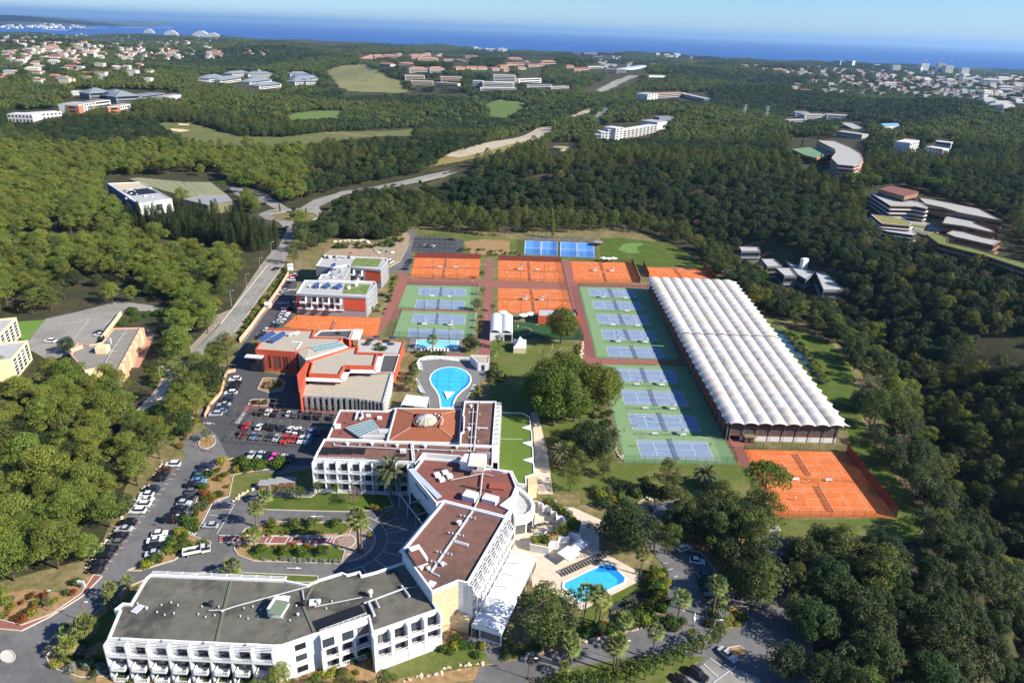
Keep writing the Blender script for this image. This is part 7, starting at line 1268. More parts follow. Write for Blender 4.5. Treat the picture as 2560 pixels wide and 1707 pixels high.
bed(cP((1420,650),(1560,580),(1580,900),(1480,1010),(1300,1050),(1250,1000),(1420,900)),60,['lime','shrub','hedge'],(1.1,1.9),'%s shrub of the tall hedge beside the lower pool lawn','pool hedge',23,1.3,name='hedge_shrub'); bed(cP((850,1120),(1000,1040),(1280,960),(1480,1000),(1450,1060),(1150,1120),(870,1180)),40,['shrub','oak','hedge','oak','rust'],(.8,1.5),'%s shrub on the stony bank above the lower road','lower road bank shrubs',24); bed(cP((180,1210),(300,1180),(520,1230),(500,1300),(300,1330),(200,1330)),16,['shrub','lime','oak'],(.7,1.4),'%s shrub at the corner of the marquee','marquee corner shrubs',25); bed(cP((1540,1000),(1690,1040),(1680,1095),(1560,1080)),10,['oak','hedge'],(1.2,1.8),'%s shrub at the car park exit','car park exit shrubs',26); bed(cP((1905,910),(2030,890),(2040,1070),(1920,1060)),14,['grey','hedge','oak'],(1.2,1.9),'%s shrub round the tall palm island','palm island shrubs',27); bed(cP((2040,930),(2230,920),(2200,1050),(2050,1070)),14,['lime','lime','shrub'],(.9,1.5),'%s shrub on the right planting island','right island shrubs',28)
bed(cX((1200,520),(1340,590),(1490,780),(1620,1000),(1560,1050),(1470,900),(1330,700)),60,['lime','shrub','olive'],(.8,1.5),'%s reed clump on the pond bank beside the hall','pond reeds',29); bed(cE((345,845),(390,740),(540,745),(560,840),(430,860)),18,['grey','hedge','rust','lime'],(.6,1.2),'%s shrub in the bed before the academy','academy bed shrubs',30); bed(cE((255,945),(445,940),(415,1000),(245,985)),10,['shrub','rust'],(.6,1.1),'%s shrub in the small bed by the pergolas','pergola bed shrubs',31)
bed(cA((760,245),(1400,270),(1400,310),(900,310),(760,280)),30,['lime','shrub','olive'],(.8,1.5),'%s shrub behind the dark red windscreens','windscreen shrubs',32); bed(cS((1260,60),(1620,70),(1600,110),(1400,140),(1280,200),(1180,210)),30,['hedge'],(1.3,1.9),'%s shrub of the clipped hedge beside the office ramp','ramp hedge',33,name='hedge_shrub'); bed(cS((1420,600),(1800,560),(1780,640),(1560,800),(1480,820)),20,['shrub','hedge','oak'],(.8,1.6),'%s shrub in the office front garden','office garden shrubs',34); bed(cS((1700,1240),(1840,1110),(2000,1120),(1900,1230),(1800,1400),(1700,1520)),26,['shrub','lime','rust'],(.7,1.5),'%s shrub on the dry bank left of the turning circle','dry bank shrubs',35); bed(cS((2230,640),(2200,780),(2060,1000),(1990,1060),(2020,950),(2160,720)),20,['shrub','lime'],(.9,1.6),'%s shrub above the retaining wall cars','retaining wall shrubs',36)
longwall('retaining_wall',cS((2310,660),(2220,680),(2200,760),(2170,880),(2060,1000),(2010,1110)),1.2,.5,m_peach,'low peach retaining wall above the parked cars')
# boulders of the rubble banks
bo=[]
for s in range(3):
    b=MB(); bm=bmesh.new(); bmesh.ops.create_icosphere(bm,subdivisions=1,radius=.5); rr=random.Random(s)
    for v in bm.verts: v.co*=rr.uniform(.75,1.2); v.co.z*=.75
    me=bpy.data.meshes.new('boulder'); bm.to_mesh(me); bm.free(); me.materials.append(M('pale_boulder',(.52,.43,.31),.95,noise=(1.5,.2),obj=.15)); bo.append(me)
def stones(px,n,label,seed,sz=(.5,1.2)):
    r=random.Random(seed); q=[G(x,y) for x,y in px]; o=empty('boulder_wall',q[0],0,label,'wall'); L=[(b_-a_).length for a_,b_ in zip(q,q[1:])]; tot=sum(L)
    for i in range(n):
        t=(i+.5)/n*tot; k=0
        while t>L[k] and k<len(L)-1: t-=L[k]; k+=1
        p=q[k].lerp(q[k+1],min(1,t/L[k]))+Vector((r.uniform(-.6,.6),r.uniform(-.6,.6),r.uniform(0,.4))); s=r.uniform(*sz); link('stone',r.choice(bo),o,p-o.location,r.uniform(0,6),(s*1.2,s,s))
stones(cP((850,1180),(1000,1150),(1150,1120),(1300,1080),(1450,1040)),60,'dry stone boulder wall above the lower road',1); stones(cP((330,1330),(430,1300),(510,1270)),16,'short boulder edging beside the marquee corner',2); stones(cW((85,245),(120,205),(200,160),(290,120)),26,'boulder edging along the drive bend below the left lawn',3,(.6,1.1)); stones([(1010,1700),(1100,1680),(1210,1655)],26,'boulder edging before the front wing lawn',4); stones(cD((1080,210),(1250,195),(1450,195),(1500,230)),30,'quarried rock face behind the residence yard',5,(1.4,2.6)); stones(cA((1980,1160),(1975,1260),(1950,1390)),24,'rocky bank beside the playground hedge',6,(.8,1.4)); stones(cQ((560,830),(640,700),(740,590),(840,440),(950,290),(1060,130)),46,'boulder edging below the pine bank',7,(.5,1.0)); stones(cC((210,640),(260,760),(310,850)),20,'rocky bank under the left fence of the near courts',8,(.8,1.5)); stones(cC((420,1180),(480,1140),(600,1130),(700,1140)),18,'rocks at the top of the right car park',9)
for i,(x,y) in enumerate(((620,470),(720,330),(820,300),(900,260),(1000,210),(760,250),(860,200),(960,160),(1080,170),(1180,150),(1290,165),(1400,180),(1520,170),(1640,170),(1760,140),(1840,95),(700,180),(1100,90),(1300,80),(1500,90))): gt('dpine1' if i<2 else ('oak1','oak2','olive1')[i%3],cD((x,y))[0],'dark tree in the belt behind the residences, %s along'%ORD[i],1.0+.15*(i%3),group='trees behind the residences')
for i,(x,y,c,w) in enumerate(((1290,330,(.55,.18,.10),'orange'),(1640,300,(.05,.26,.20),'teal'),(1700,315,(.05,.26,.20),'dark teal'),(1600,330,(.7,.7,.68),'white'),(1760,325,(.7,.7,.68),'long white'),(1560,300,(.30,.28,.24),'grey'))): o=link('tarpaulin_heap',bo[i%3],None,G(*cD((x,y))[0],.4),i,(3.4,2.2,1.6)); o.data=bo[i%3].copy(); o.data.materials[0]=M('tarp_'+w.replace(' ','_'),c,.8); tag(o,'%s tarpaulin heap in the yard behind the residences'%w,'tarpaulin')
for i,(x,y,s) in enumerate(((1560,690,1.2),(1790,470,1.2),(1960,620,1.25),(2190,600,1.1),(1900,760,1.1))): gt('plane0',cH((x,y))[0],'lower plane tree filling the clump on the lawn, %s from the left'%ORD[[0,1,3,4,2][i]],s)
bed(cD((1000,330),(1100,255),(1500,240),(1850,160),(1900,200),(1700,300),(1400,290),(1150,310)),34,['olive','shrub','oak'],(1.2,2.6),'%s shrub in the rough yard behind the residences','yard scrub',41)
for i,(k,x,y,s) in enumerate((('dpine1',1690,260,1.0),('oak1',1830,240,1.2),('dpine2',1990,200,1.1),('olive1',2110,230,1.2),('oak2',2210,310,1.2),('dpine0',1960,440,1.1),('olive0',2100,590,1.2),('dpine1',2320,560,1.2),('oak1',2190,840,1.1),('dpine2',2310,900,1.1),('olive1',2420,820,1.2))): gt(k,cP((x,y))[0],'filling tree on the right car park islands, %s from the top'%ORD[i],s,group='car park island trees')
for i,(k,x,y,s) in enumerate((('olive0',2010,930,1.0),('dpine0',1940,1290,.8),('oak0',1830,980,.7),('olive1',2190,1290,.8))): gt(k,cH((x,y))[0],'loose tree on the lawn below the planes, %s from the left'%ORD[[2,1,0,3][i]],s)
# ================================================================ mid-distance and distant buildings
m_fw=M('far_white_render',(.56,.55,.52),.85); m_fc=M('far_cream_render',(.52,.45,.34),.85); m_fp=M('far_pink_render',(.58,.40,.30),.85); m_ft=M('far_tile_roof',(.36,.19,.12),.9,noise=(.1,.15)); m_fr=M('far_red_tile_roof',(.33,.13,.085),.9); m_fg=M('far_slate_roof',(.19,.215,.24),.8); m_fgr=M('far_gravel_roof',(.36,.35,.33),.9); m_ol=M('olive_green_roof',(.235,.235,.125),.9,noise=(.2,.1)); m_blu=M('blue_cladding',(.05,.12,.32),.6); m_rb=M('far_brick',(.42,.17,.09),.9)
def base2(a,b,depth):
    A=T(*a); B=T(*b); z=min(A.z,B.z); d=(B-A); d.z=0; L=d.length; d.normalize(); n=Vector((d.y,-d.x,0))
    if n.dot(Vector((0,0,0))-A)<0: n=-n
    return A,B,d,n,L,z
def fb(label,a,b,depth,h,wall,roof,kind='flat',floors=2,win='band',name='building',cat='building',group=None,over=.0,nw=6,ex=True,zoff=0):
    """building whose visible front runs between two photo pixels on the ground"""
    A,B,d,n,L,z=base2(a,b,depth); z+=zoff; o=empty(name,(A+B)/2-n*depth/2,0,label,cat,group); o.location.z=z
    P=[A,B,B-n*depth,A-n*depth]; P=[(p.x,p.y) for p in P]; pc=ccw(P); bt=MB(); bt.prism(pc,z-4,z+h,top=(kind=='flat')); bt.build('wall',wall,o)
    if kind=='flat':
        inn=inset(pc,-over-.05); b2=MB(); b2.prism(inn,z+h+.02,z+h+.35,True,True); b2.build('roof',roof,o)
    else:
        e=inset(pc,-max(over,.5)); c=[Vector((*p,z+h)) for p in e]; rh=min(depth,L)*.2+.5; b2=MB(); i0=0 if (c[1]-c[0]).length>=(c[2]-c[1]).length else 1; c=c[i0:]+c[:i0]; m0=(c[0]+c[3])/2; m1=(c[1]+c[2])/2; k=.5*(c[3]-c[0]).length/ (c[1]-c[0]).length; k=min(k,.45) if kind=='hip' else 0
        r0=m0.lerp(m1,k)+Vector((0,0,rh)); r1=m1.lerp(m0,k)+Vector((0,0,rh)); b2.add(c+[r0,r1],[(0,1,5,4),(2,3,4,5),(1,2,5),(3,0,4),(3,2,1,0)]); b2.build('roof',roof,o)
    fh=h/floors
    for f in range(floors):
        z0=z+f*fh+fh*.28; z1=z+f*fh+fh*.78
        if win=='band': solid(o,'window_band',m_glass,A,B,[(L*.05,L*.95,-.05 if edge(A,B)[3].dot(n)>0 else -.08,.08,z0,z1)]) if edge(A,B)[3].dot(n)>0 else solid(o,'window_band',m_glass,B,A,[(L*.05,L*.95,-.05,.08,z0,z1)])
        elif win=='sep':
            for i in range(nw):
                a_,b_=(A,B) if edge(A,B)[3].dot(n)>0 else (B,A); solid(o,'window',m_glass,a_,b_,[(L*(i+.25)/nw,L*(i+.75)/nw,-.05,.08,z0,z1)])
        elif win=='balc':
            a_,b_=(A,B) if edge(A,B)[3].dot(n)>0 else (B,A); solid(o,'window_band',m_glass,a_,b_,[(L*.04,L*.96,-.05,.08,z0,z1)]); solid(o,'balcony',wall,a_,b_,[(0,L,.1,1.4,z+f*fh-.1,z+f*fh+fh*.25)])
    if ex:
        q=[PX(np.array([p[0],p[1],zz])) for p in P for zz in (z+1,z+h+1)]; q=np.array(q); EX.append([tuple(q.min(0)-(3,2)),(q.max(0)[0]+3,q.min(0)[1]-2),tuple(q.max(0)+(3,1.5)),(q.min(0)[0]-3,q.max(0)[1]+1.5)])
    return o
def k1(x0,y0,x1,y1): return c1((x0,y0),(x1,y1))
def k2(x0,y0,x1,y1): return c2((x0,y0),(x1,y1))
def k3(x0,y0,x1,y1): return c3((x0,y0),(x1,y1))
# left campuses
fb('long white two-storey office, left wing of the far left campus',*k1(60,835,230,835),18,9,m_fw,m_fw,win='sep',nw=7); fb('white office wing with terrace on the far left campus',*k1(180,830,425,795),16,8,m_fw,m_fw,win='sep',nw=9)
fb('white office with brick red end wall on the far left campus',*k1(545,775,650,745),26,10,m_fw,m_fgr,floors=3,win='sep',nw=6); fb('brick red end block of the far left white office',*k1(458,775,545,778),8,9.5,m_rb,m_fgr,win='sep',nw=1); fb('small brick red block with white side on the far left campus',*k1(745,785,830,780),10,9,m_rb,m_fw,win='sep',nw=1); fb('white windowed wing beside the small brick red block',*k1(830,775,908,752),12,9,m_fw,m_fgr,win='sep',nw=6); fb('white link building behind the red and white office',*k1(655,742,760,720),14,8,m_fw,m_fgr,win='band')
for i,q in enumerate((k1(615,680,775,665),k1(775,680,880,672),k1(800,705,960,690))): fb('slate-roofed pavilion of the far left campus, %s from the left'%ORD[i],*q,30,8,m_fg,m_fg,'hip',2,group='slate pavilions',over=1.5)
fb('low dark long building behind the slate pavilions',*k1(965,690,1130,668),24,6,m_fg,m_fg,win='band'); fb('low white shed at the end of the dark long building',*k1(1130,688,1255,672),16,5,m_fw,m_fgr,win='none'); fb('narrow white roof at the left of the slate pavilions',*k1(490,655,610,652),14,6,m_fw,m_fw,win='none')
for i,q in enumerate((k1(1435,565,1530,555),k1(1510,570,1648,565),k1(1592,530,1700,520),k1(1700,530,1865,530),k1(1680,560,1800,555),k1(1710,580,1860,575),k1(1775,610,1925,605),k1(1985,530,2110,520),k1(1990,545,2140,540),k1(2030,570,2175,560),k1(2018,588,2100,585),k1(2095,588,2165,585))): fb('grey-roofed pavilion of the hillside campus, %s from the left'%ORD[i],*q,24,9,m_fw,m_fg,'hip',3,win='band',group='hillside campus pavilions',over=1.5)
o=fb('pavilion of the hillside campus carrying a small dome',*k1(1755,520,1800,520),14,10,m_fw,m_fg,win='none'); b=MB(); b.lathe([(7,0),(6.2,3.2),(4,5.6),(.1,6.8)],14,o.location+Vector((0,0,10))); b.build('dome',m_fg,o)
# blue-sided workshop and olive-roofed hall
wk,Ww_=simple('workshop','white workshop with blue side wall and patched flat roof',cR((735,160),(960,150),(1175,265),(945,300)),9,m_wht,m_lgrey,.5,.5); planar(wk,'tan_roof_patch',M('tan_felt',(.52,.42,.29),.9,noise=(.4,.1)),cR((760,165),(950,158),(1010,190),(830,205)),8.53); planar(wk,'dark_roof_patch',m_black,cR((835,210),(1015,192),(1080,225),(900,245)),8.54)
A,B=near_edge(Ww_,0,3); L=edge(A,B)[4]; A2,B2,d,n,_=edge(A,B)
if n.x>0: A,B=B,A
solid(wk,'blue_cladding',m_blu,A,B,[(0,L,.02,.3,0,8.6)]); A,B=near_edge(Ww_,3,2); L=edge(A,B)[4]; A,B=(B,A) if edge(A,B)[3].y>0 else (A,B)
for i in range(3):
    for j in range(3): window(wk,A,B,L*.52+i*L*.06,L*.52+i*L*.06+L*.05,2.2+j*1.5,3.5+j*1.5,.0)
rr=random.Random(5)
for i in range(14): unit(wk,'roof_plant',*cR((850+rr.uniform(0,230),190+rr.uniform(0,80)))[0],8.5,rr.uniform(.8,2),rr.uniform(.8,1.6),rr.uniform(.4,1.2),rr.uniform(0,1),rr.choice([m_wht2,m_zinc]))
hl,Wx=simple('green_roofed_hall','large hall with olive green ridged roof beside the cypress screen',cR((880,130),(945,120),(1260,150),(1440,152),(1555,240),(1590,280),(1420,310),(1260,270),(1230,240),(1060,190)),7,M('olive_wall',(.16,.16,.09),.85),m_ol,0,0)
b=MB(); b.beam(G(*cR((1255,152))[0],7.1),G(*cR((1360,245))[0],7.1),.5,.3); b.beam(G(*cR((1360,245))[0],7.1),G(*cR((1555,240))[0],7.1),.5,.3); b.build('roof_ridge',m_fgr,hl); planar(hl,'grey_lean_to',m_grey,cR((1262,268),(1365,246),(1556,241),(1590,282),(1420,308)),7.06)
for i in range(7):
    b=MB(); x=1000+i*55; b.beam(G(*cR((x-60,135))[0],7.05),G(*cR((x+80,225))[0],7.05),.25,.12); b.build('roof_seam',M('olive_seam',(.19,.19,.11),.9),hl)
fb('small maroon-roofed cabin by the roundabout road',*cR((2085,185),(2145,175)),8,3.5,m_rb,m_dkred,'gable',1,'none',ex=False); fb('small brick ruin beside the maroon-roofed cabin',*cR((2150,165),(2185,165)),3,4,m_rb,m_rb,win='none',ex=False)
# bridge
br=empty('road_bridge',G(1095,455),0,'concrete road bridge on a tall pier across the wooded ravine','bridge'); q=[G(x,y) for x,y in c2((530,1232),(640,1205),(760,1182),(870,1158))]
for a,c in zip(q,q[1:]):
    b=MB(); b.beam(a+Vector((0,0,-.7)),c+Vector((0,0,-.7)),9,1.6); b.build('deck',M('bridge_concrete',(.22,.215,.205),.9,noise=(.2,.1)),br)
    nn_=Vector((-(c-a).y,(c-a).x,0)).normalized()
    for s in (-1,1): b=MB(); b.beam(a+nn_*4.3*s+Vector((0,0,.7)),c+nn_*4.3*s+Vector((0,0,.7)),.2,.5); b.build('parapet',M('bridge_parapet',(.30,.295,.28),.9),br)
    b=MB(); b.beam(a+Vector((0,0,.12)),c+Vector((0,0,.12)),7.6,.06); b.build('carriageway',m_asph2,br)
p=q[1].lerp(q[0],.05); b=MB(); b.box(p.x-2.2,p.x+2.2,p.y-1.2,p.y+1.2,-26,-1.4); b.build('pier',M('bridge_concrete',(.22,.215,.205),.9),br)
EX.append([tuple(x) for x in c2((530,1190),(900,1130),(900,1190),(720,1230),(690,1300),(640,1300),(640,1250),(530,1260))])
# hilltop apartments and town
for i,(q,dp,h,w,rf,kd,fl) in enumerate(((k2(170,405,235,402),22,12,m_fp,m_ft,'hip',3),(k2(240,405,300,402),22,13,m_fp,m_ft,'hip',3),(k2(300,405,400,402),24,14,m_fp,m_ft,'hip',3),(k2(395,390,432,388),14,12,m_fw,m_ft,'hip',3),(k2(490,405,560,400),22,14,m_fp,m_ft,'hip',3),(k2(535,425,670,422),20,14,m_fp,m_ft,'hip',4),(k2(565,390,620,388),18,14,m_fc,m_ft,'hip',3),(k2(630,388,700,385),18,12,m_fc,m_ft,'hip',3),(k2(712,428,780,425),16,12,m_fp,m_ft,'flat',3),(k2(785,425,870,422),16,12,m_fp,m_ft,'flat',3),(k2(862,400,940,398),18,14,m_fp,m_ft,'flat',3),(k2(265,460,345,457),18,10,m_fw,m_ft,'hip',3),(k2(405,462,500,460),18,10,m_fw,m_ft,'hip',3),(k2(475,500,600,495),20,10,m_fw,m_ft,'hip',3),(k2(615,498,712,495),18,10,m_fw,m_ft,'hip',3),(k2(445,550,580,545),20,11,m_fc,m_fgr,'flat',3),(k2(485,592,640,585),22,12,m_fc,m_fgr,'flat',4),(k2(650,600,805,595),18,11,m_fc,m_fgr,'flat',3),(k2(690,560,838,555),18,11,m_fc,m_fgr,'flat',3))): fb('hilltop apartment block with balconies, %s from the left row by row'%ORD[i],*q,dp,h,w,rf,kd,fl,'balc' if h>9 else 'band','apartment_block',group='hilltop apartments')
for i,q in enumerate((k2(795,485,855,482),k2(868,482,945,480),k2(948,482,1005,480),k2(1045,488,1095,486),k2(1100,470,1160,468),k2(1120,492,1160,490),k2(1145,452,1200,450),k2(1195,450,1260,448),k2(1220,480,1270,478),k2(1290,462,1350,460),k2(1350,458,1400,456))): fb('red-tiled house terrace on the hilltop, %s from the left'%ORD[i],*q,14,7,m_fc,m_fr,'hip',2,'band','house',group='red-tiled hilltop houses')
for i,q in enumerate((k2(1155,412,1245,410),k2(1250,430,1350,428),k2(1380,445,1478,443))): fb('large pink villa with overhanging tile roof, %s from the left'%ORD[i],*q,24,9,m_fp,m_ft,'hip',2,'band','villa',group='pink hilltop villas',over=2)
for i,q in enumerate((k2(1550,470,1600,468),k2(1600,490,1640,488),k2(1640,488,1700,485))): fb('small pink terrace house near the main road, %s from the left'%ORD[i],*q,12,8,m_fp,m_fr,'hip',2,'band','house',group='pink terrace houses')
fb('upper tier of the large white stepped apartment building',*k2(1050,570,1200,570),16,18,m_fw,m_fw,'flat',5,'balc'); fb('middle tier of the large white stepped apartment building',*k2(975,605,1190,605),16,13,m_fw,m_fw,'flat',4,'balc'); fb('front tier of the large white stepped apartment building',*k2(960,620,1210,618),10,6,m_fw,m_fw,'flat',2,'balc'); fb('left tower of the large white stepped apartment building',*k2(908,600,980,598),18,14,m_fw,m_fw,'flat',4,'balc'); fb('white row with roof railings right of the stepped building',*k2(1222,570,1375,568),16,10,m_fw,m_fw,'flat',2,'band'); fb('long glass-fronted grey office by the main road',*k2(1280,600,1450,605),18,7,m_fgr,m_fg,'flat',2,'band'); fb('low grey office next to the long glass-fronted one',*k2(1445,612,1565,610),16,6,m_fgr,m_fgr,'flat',2,'band')
for i,q in enumerate((k2(1815,500,1885,498),k2(1890,503,1953,500),k2(1700,470,1800,468))): fb('white flat block beyond the main road, %s from the left'%ORD[[1,2,0][i]],*q,14,12 if i<2 else 6,m_fw,m_fw,'flat',4 if i<2 else 1,'balc' if i<2 else 'band',group='white blocks beyond the road')
m_gh=M('greenhouse_glass',(.50,.53,.55),.4)
fb('long pale greenhouse on the right of the hilltop',*k2(1770,452,2100,458),30,5,m_gh,m_gh,'flat',1,'none'); fb('pale greenhouse behind the long one',*k2(1725,392,1910,396),30,5,m_gh,m_gh,'flat',1,'none'); fb('white shed right of the greenhouses',*k2(2112,530,2230,532),14,5,m_fw,m_fw,'flat',1,'none'); fb('white seafront block on the skyline',*k2(1670,375,1755,376),18,16,m_fw,m_fw,'flat',4,'band'); fb('low white seafront roof on the skyline',*k2(1590,370,1640,372),14,8,m_fw,m_fw,'flat',2,'band')
tw=empty('thin_gantry',T(*c2((1140,360))[0]),0,'tall thin white gantry on the skyline','tower'); p=tw.location; b=MB()
for s in (-8,8): b.beam(p+Vector((s,0,0)),p+Vector((s*.8,0,62)),1.6,1.6)
b.beam(p+Vector((-7,0,60)),p+Vector((7,0,60)),1.4,1.4); b.build('frame',m_fw,tw)
# office right of the road, stepped hotel, round pavilion
fb('concrete office with square window grid right of the main road',*k2(2100,690,2165,680),30,14,m_fw,m_fgr,'flat',4,'sep',nw=3); fb('long glazed office with rust roof edge right of the main road',*k2(2165,680,2360,660),26,12,m_fgr,M('rust_roof_edge',(.45,.24,.12),.9),'flat',3,'band'); fb('blue glass office at the right of the main road',*k3(0,660,165,698),18,7,M('blue_glass_wall',(.08,.22,.32),.3),m_fgr,'flat',2,'band')
for i,(q,h) in enumerate(((k2(1740,962,1785,964),8),(k2(1785,962,1830,962),11),(k2(1830,960,1880,960),14),(k2(1880,962,1930,956),16.5))): fb('step of the white stepped apartment hotel, %s from the left'%ORD[i],*q,20,h,m_fw,m_fw,'flat',max(2,int(h/3.3)),'sep','apartment_step',group='stepped apartment hotel',nw=2)
fb('long windowed wing of the white stepped apartment hotel',*k2(1930,955,2165,905),14,12,m_fgr,m_fw,'flat',4,'sep',nw=9); fb('white rear wing of the stepped apartment hotel with solar panels',*k2(2165,895,2235,880),30,12,m_fw,m_fgr,'flat',4,'none'); fb('dark ridged shed behind the stepped apartment hotel',*k2(2180,840,2280,835),18,8,m_fg,m_fg,'flat',1,'none')
rp=empty('round_pavilion',T(*c2((1510,1030))[0]),0,'round pavilion with a planted roof on the wooded slope','building'); b=MB(); b.lathe([(8,-3),(8,3.2),(8.6,3.2),(8.6,3.8),(7.8,3.8)],18,rp.location); b.build('wall',m_fc,rp); b=MB(); b.lathe([(7.8,3.7),(.01,4.3)],18,rp.location); b.build('planted_roof',M('dry_planted_roof',(.30,.25,.08),.95),rp); EX.append([tuple(x) for x in c2((1400,1000),(1470,970),(1640,980),(1640,1040),(1540,1070),(1420,1035))])
# right-hand campuses
for i,(q,dp,h,w,rf) in enumerate(((k3(785,800,880,805),20,9,m_fw,m_fgr),(k3(850,815,1000,812),22,8,m_fw,m_fgr),(k3(1000,815,1160,812),24,8,m_fw,m_fgr),(k3(745,838,870,838),16,5,m_fgr,m_fgr))): fb('grey concrete campus building on the right ridge, %s from the left'%ORD[[1,2,3,0][i]],*q,dp,h,w,rf,'flat',2,'band',group='ridge campus')
fb('brick red hall with white roof on the right ridge',*k3(1085,870,1180,885),20,8,m_rb,m_fgr,'flat',2,'none'); fb('curved grey office below the brick red hall',*k3(1065,940,1240,950),16,8,m_fgr,m_fgr,'flat',2,'sep',nw=10); fb('small white house with blue roof on the right ridge',*k3(1390,888,1500,885),14,6,m_fw,M('blue_sheet_roof',(.15,.30,.45),.6),'gable',1,'none')
fb('white campus block in the trees, left part',*k3(1560,1050,1620,1035),16,12,m_fw,m_fw,'flat',3,'sep',nw=4); fb('white campus block in the trees, lower right part',*k3(1670,1045,1785,1065),14,7,m_fw,m_fw,'flat',2,'sep',nw=5); fb('white campus block in the trees, upper right part',*k3(1735,1010,1840,1025),12,8,m_fw,m_fw,'flat',2,'band')
def campus(name,label,px,z1,z0,wall,roof,bands=3,mat=None,zb=None,par=.4):
    """terraced building on sloping ground: px outline at roof height"""
    c=T(sum(p[0] for p in px)/len(px),max(p[1] for p in px)); zg=c.z; W=[tuple(G(x,y,zg+z1)[:2]) for x,y in px]; o=empty(name,(sum(w[0] for w in W)/len(W),sum(w[1] for w in W)/len(W),zg),0,label,'building'); block(o,W,zg+z1,zg-z0,wall,roof,par,.4,mat or m_wht2)
    pc=ccw(W); n=len(pc); fh=z1/bands
    for i in range(n):
        A,B=pc[i],pc[(i+1)%n]; A2,B2,d,nn_,L=edge(A,B)
        if L<2 or nn_.y>.3: continue
        for k in range(bands): solid(o,'window_band',m_glass,A,B,[(.3,L-.3,-.03,.06,zg+k*fh+fh*.3,zg+k*fh+fh*.72)]); solid(o,'floor_band',mat or m_wht2,A,B,[(0,L,.05,.9,zg+k*fh-.25,zg+k*fh+.35)])
    q=np.array([PX(np.array([*w,zz])) for w in W for zz in (zg,zg+z1)]); EX.append([tuple(x) for x in px]); EX.append([(x,y+ (0 if y<np.median(q[:,1]) else 6)) for x,y in px]); return o,W
campus('curved_office','long curved grey office with pink bands bending round the hilltop',c3((940,960),(1060,965),(1170,1010),(1235,1050),(1252,1085),(1225,1120),(1190,1135),(1080,1125),(1035,1080),(1065,1045),(1060,1020),(1000,990)),13,4,m_lgrey,m_fgr,4,M('pink_band',(.60,.30,.22),.8))
campus('round_auditorium','fan-shaped auditorium with green copper roof and brick wall',c3((765,1020),(900,1005),(1045,1050),(1000,1062),(930,1080),(850,1060)),8,4,m_rb,M('green_copper_roof',(.14,.235,.13),.8),1,m_fgr,par=0)
for i,(x,y) in enumerate(((885,1160),(915,1165),(955,1130),(980,1145),(1020,1160),(830,1010),(935,1000))): put_tree('cypress0',T(*c3((x,y))[0]),'slim dark cypress beside the curved office, %s from the left'%ORD[[1,2,4,5,6,0,3][i]],'tree','cypress_tree',.9,None,'cypresses by the curved office')
m_tc=M('terracotta_wall',(.27,.155,.095),.9,noise=(.3,.1))
campus('terraced_campus_block','upper terraced campus block with grey roof and slanted red roof behind',cT((735,345),(880,345),(1060,400),(1250,440),(1320,490),(1300,500),(1180,475),(935,470)),9,6,m_tc,m_fgr,3); campus('red_roofed_campus_hall','campus hall with a single brown-red sloping roof',cT((815,300),(945,265),(1225,325),(1210,350),(1080,375)),10,4,m_tc,M('brown_red_roof',(.20,.085,.065),.9),1,par=0); campus('long_campus_hall','long tapering campus hall with grey roof and brick eaves',cT((1225,385),(1340,400),(1850,500),(2090,625),(1900,590),(1640,540),(1480,490),(1290,450)),11,6,m_tc,m_fgr,2,m_tc); campus('middle_terrace','middle campus terrace with a planted roof',cT((735,560),(850,575),(1050,600),(1160,655),(1130,680),(850,655),(800,620)),8,8,m_tc,M('planted_terrace_roof',(.20,.22,.06),.95,noise=(.3,.3),col2=(.36,.14,.07),two=(.1,.5,.6)),3)
campus('campus_podium','low planted podium joining the terraced campus blocks',cT((840,640),(1180,500),(1330,520),(1480,650),(1470,740),(1300,775),(1180,730),(880,720)),3,6,m_tc,M('podium_garden',(.13,.14,.06),.95,noise=(.3,.3),col2=(.34,.31,.26),two=(.1,.5,.56)),1); campus('lower_terrace','lower pale campus terrace stepping down the slope',cT((790,700),(890,700),(1175,735),(1200,760),(1170,775),(900,735)),5,6,m_tc,m_lgrey,2); campus('campus_wing','campus wing with brick gable and grey roof, upper one',cT((1500,590),(1600,565),(1815,610),(1800,650),(1990,720),(2010,750),(1690,680),(1470,650)),9,6,m_tc,m_fgr,2,m_tc); campus('campus_wing','campus wing with brick gable and grey roof, lower one',cT((1510,755),(1580,725),(1690,740),(1900,800),(2070,830),(2000,880),(1600,790)),8,6,m_tc,m_fgr,2,m_tc); campus('grass_roofed_wing','long curved campus wing with a grass roof and brick bands',cT((1300,760),(1380,740),(1530,800),(1530,850),(1800,910),(2100,1000),(2330,1060),(2360,1130),(2200,1080),(1900,980),(1690,930),(1430,860)),12,10,m_tc,M('grass_roof',(.13,.17,.035),.95,noise=(.4,.3)),4,m_tc)
EX+=[cT((690,300),(950,250),(1250,330),(2110,620),(2330,1000),(2360,1150),(1900,1010),(1430,900),(1280,960),(1230,860),(760,770),(690,640)),[tuple(x) for x in c3((740,940),(1260,950),(1270,1130),(1200,1200),(1080,1205),(860,1150),(740,1060))],cR((720,140),(1190,120),(1210,290),(960,370),(700,250)),cF((1130,150),(1340,150),(1560,170),(1820,380),(2040,540),(2040,610),(1860,620),(1520,560),(1380,380))]
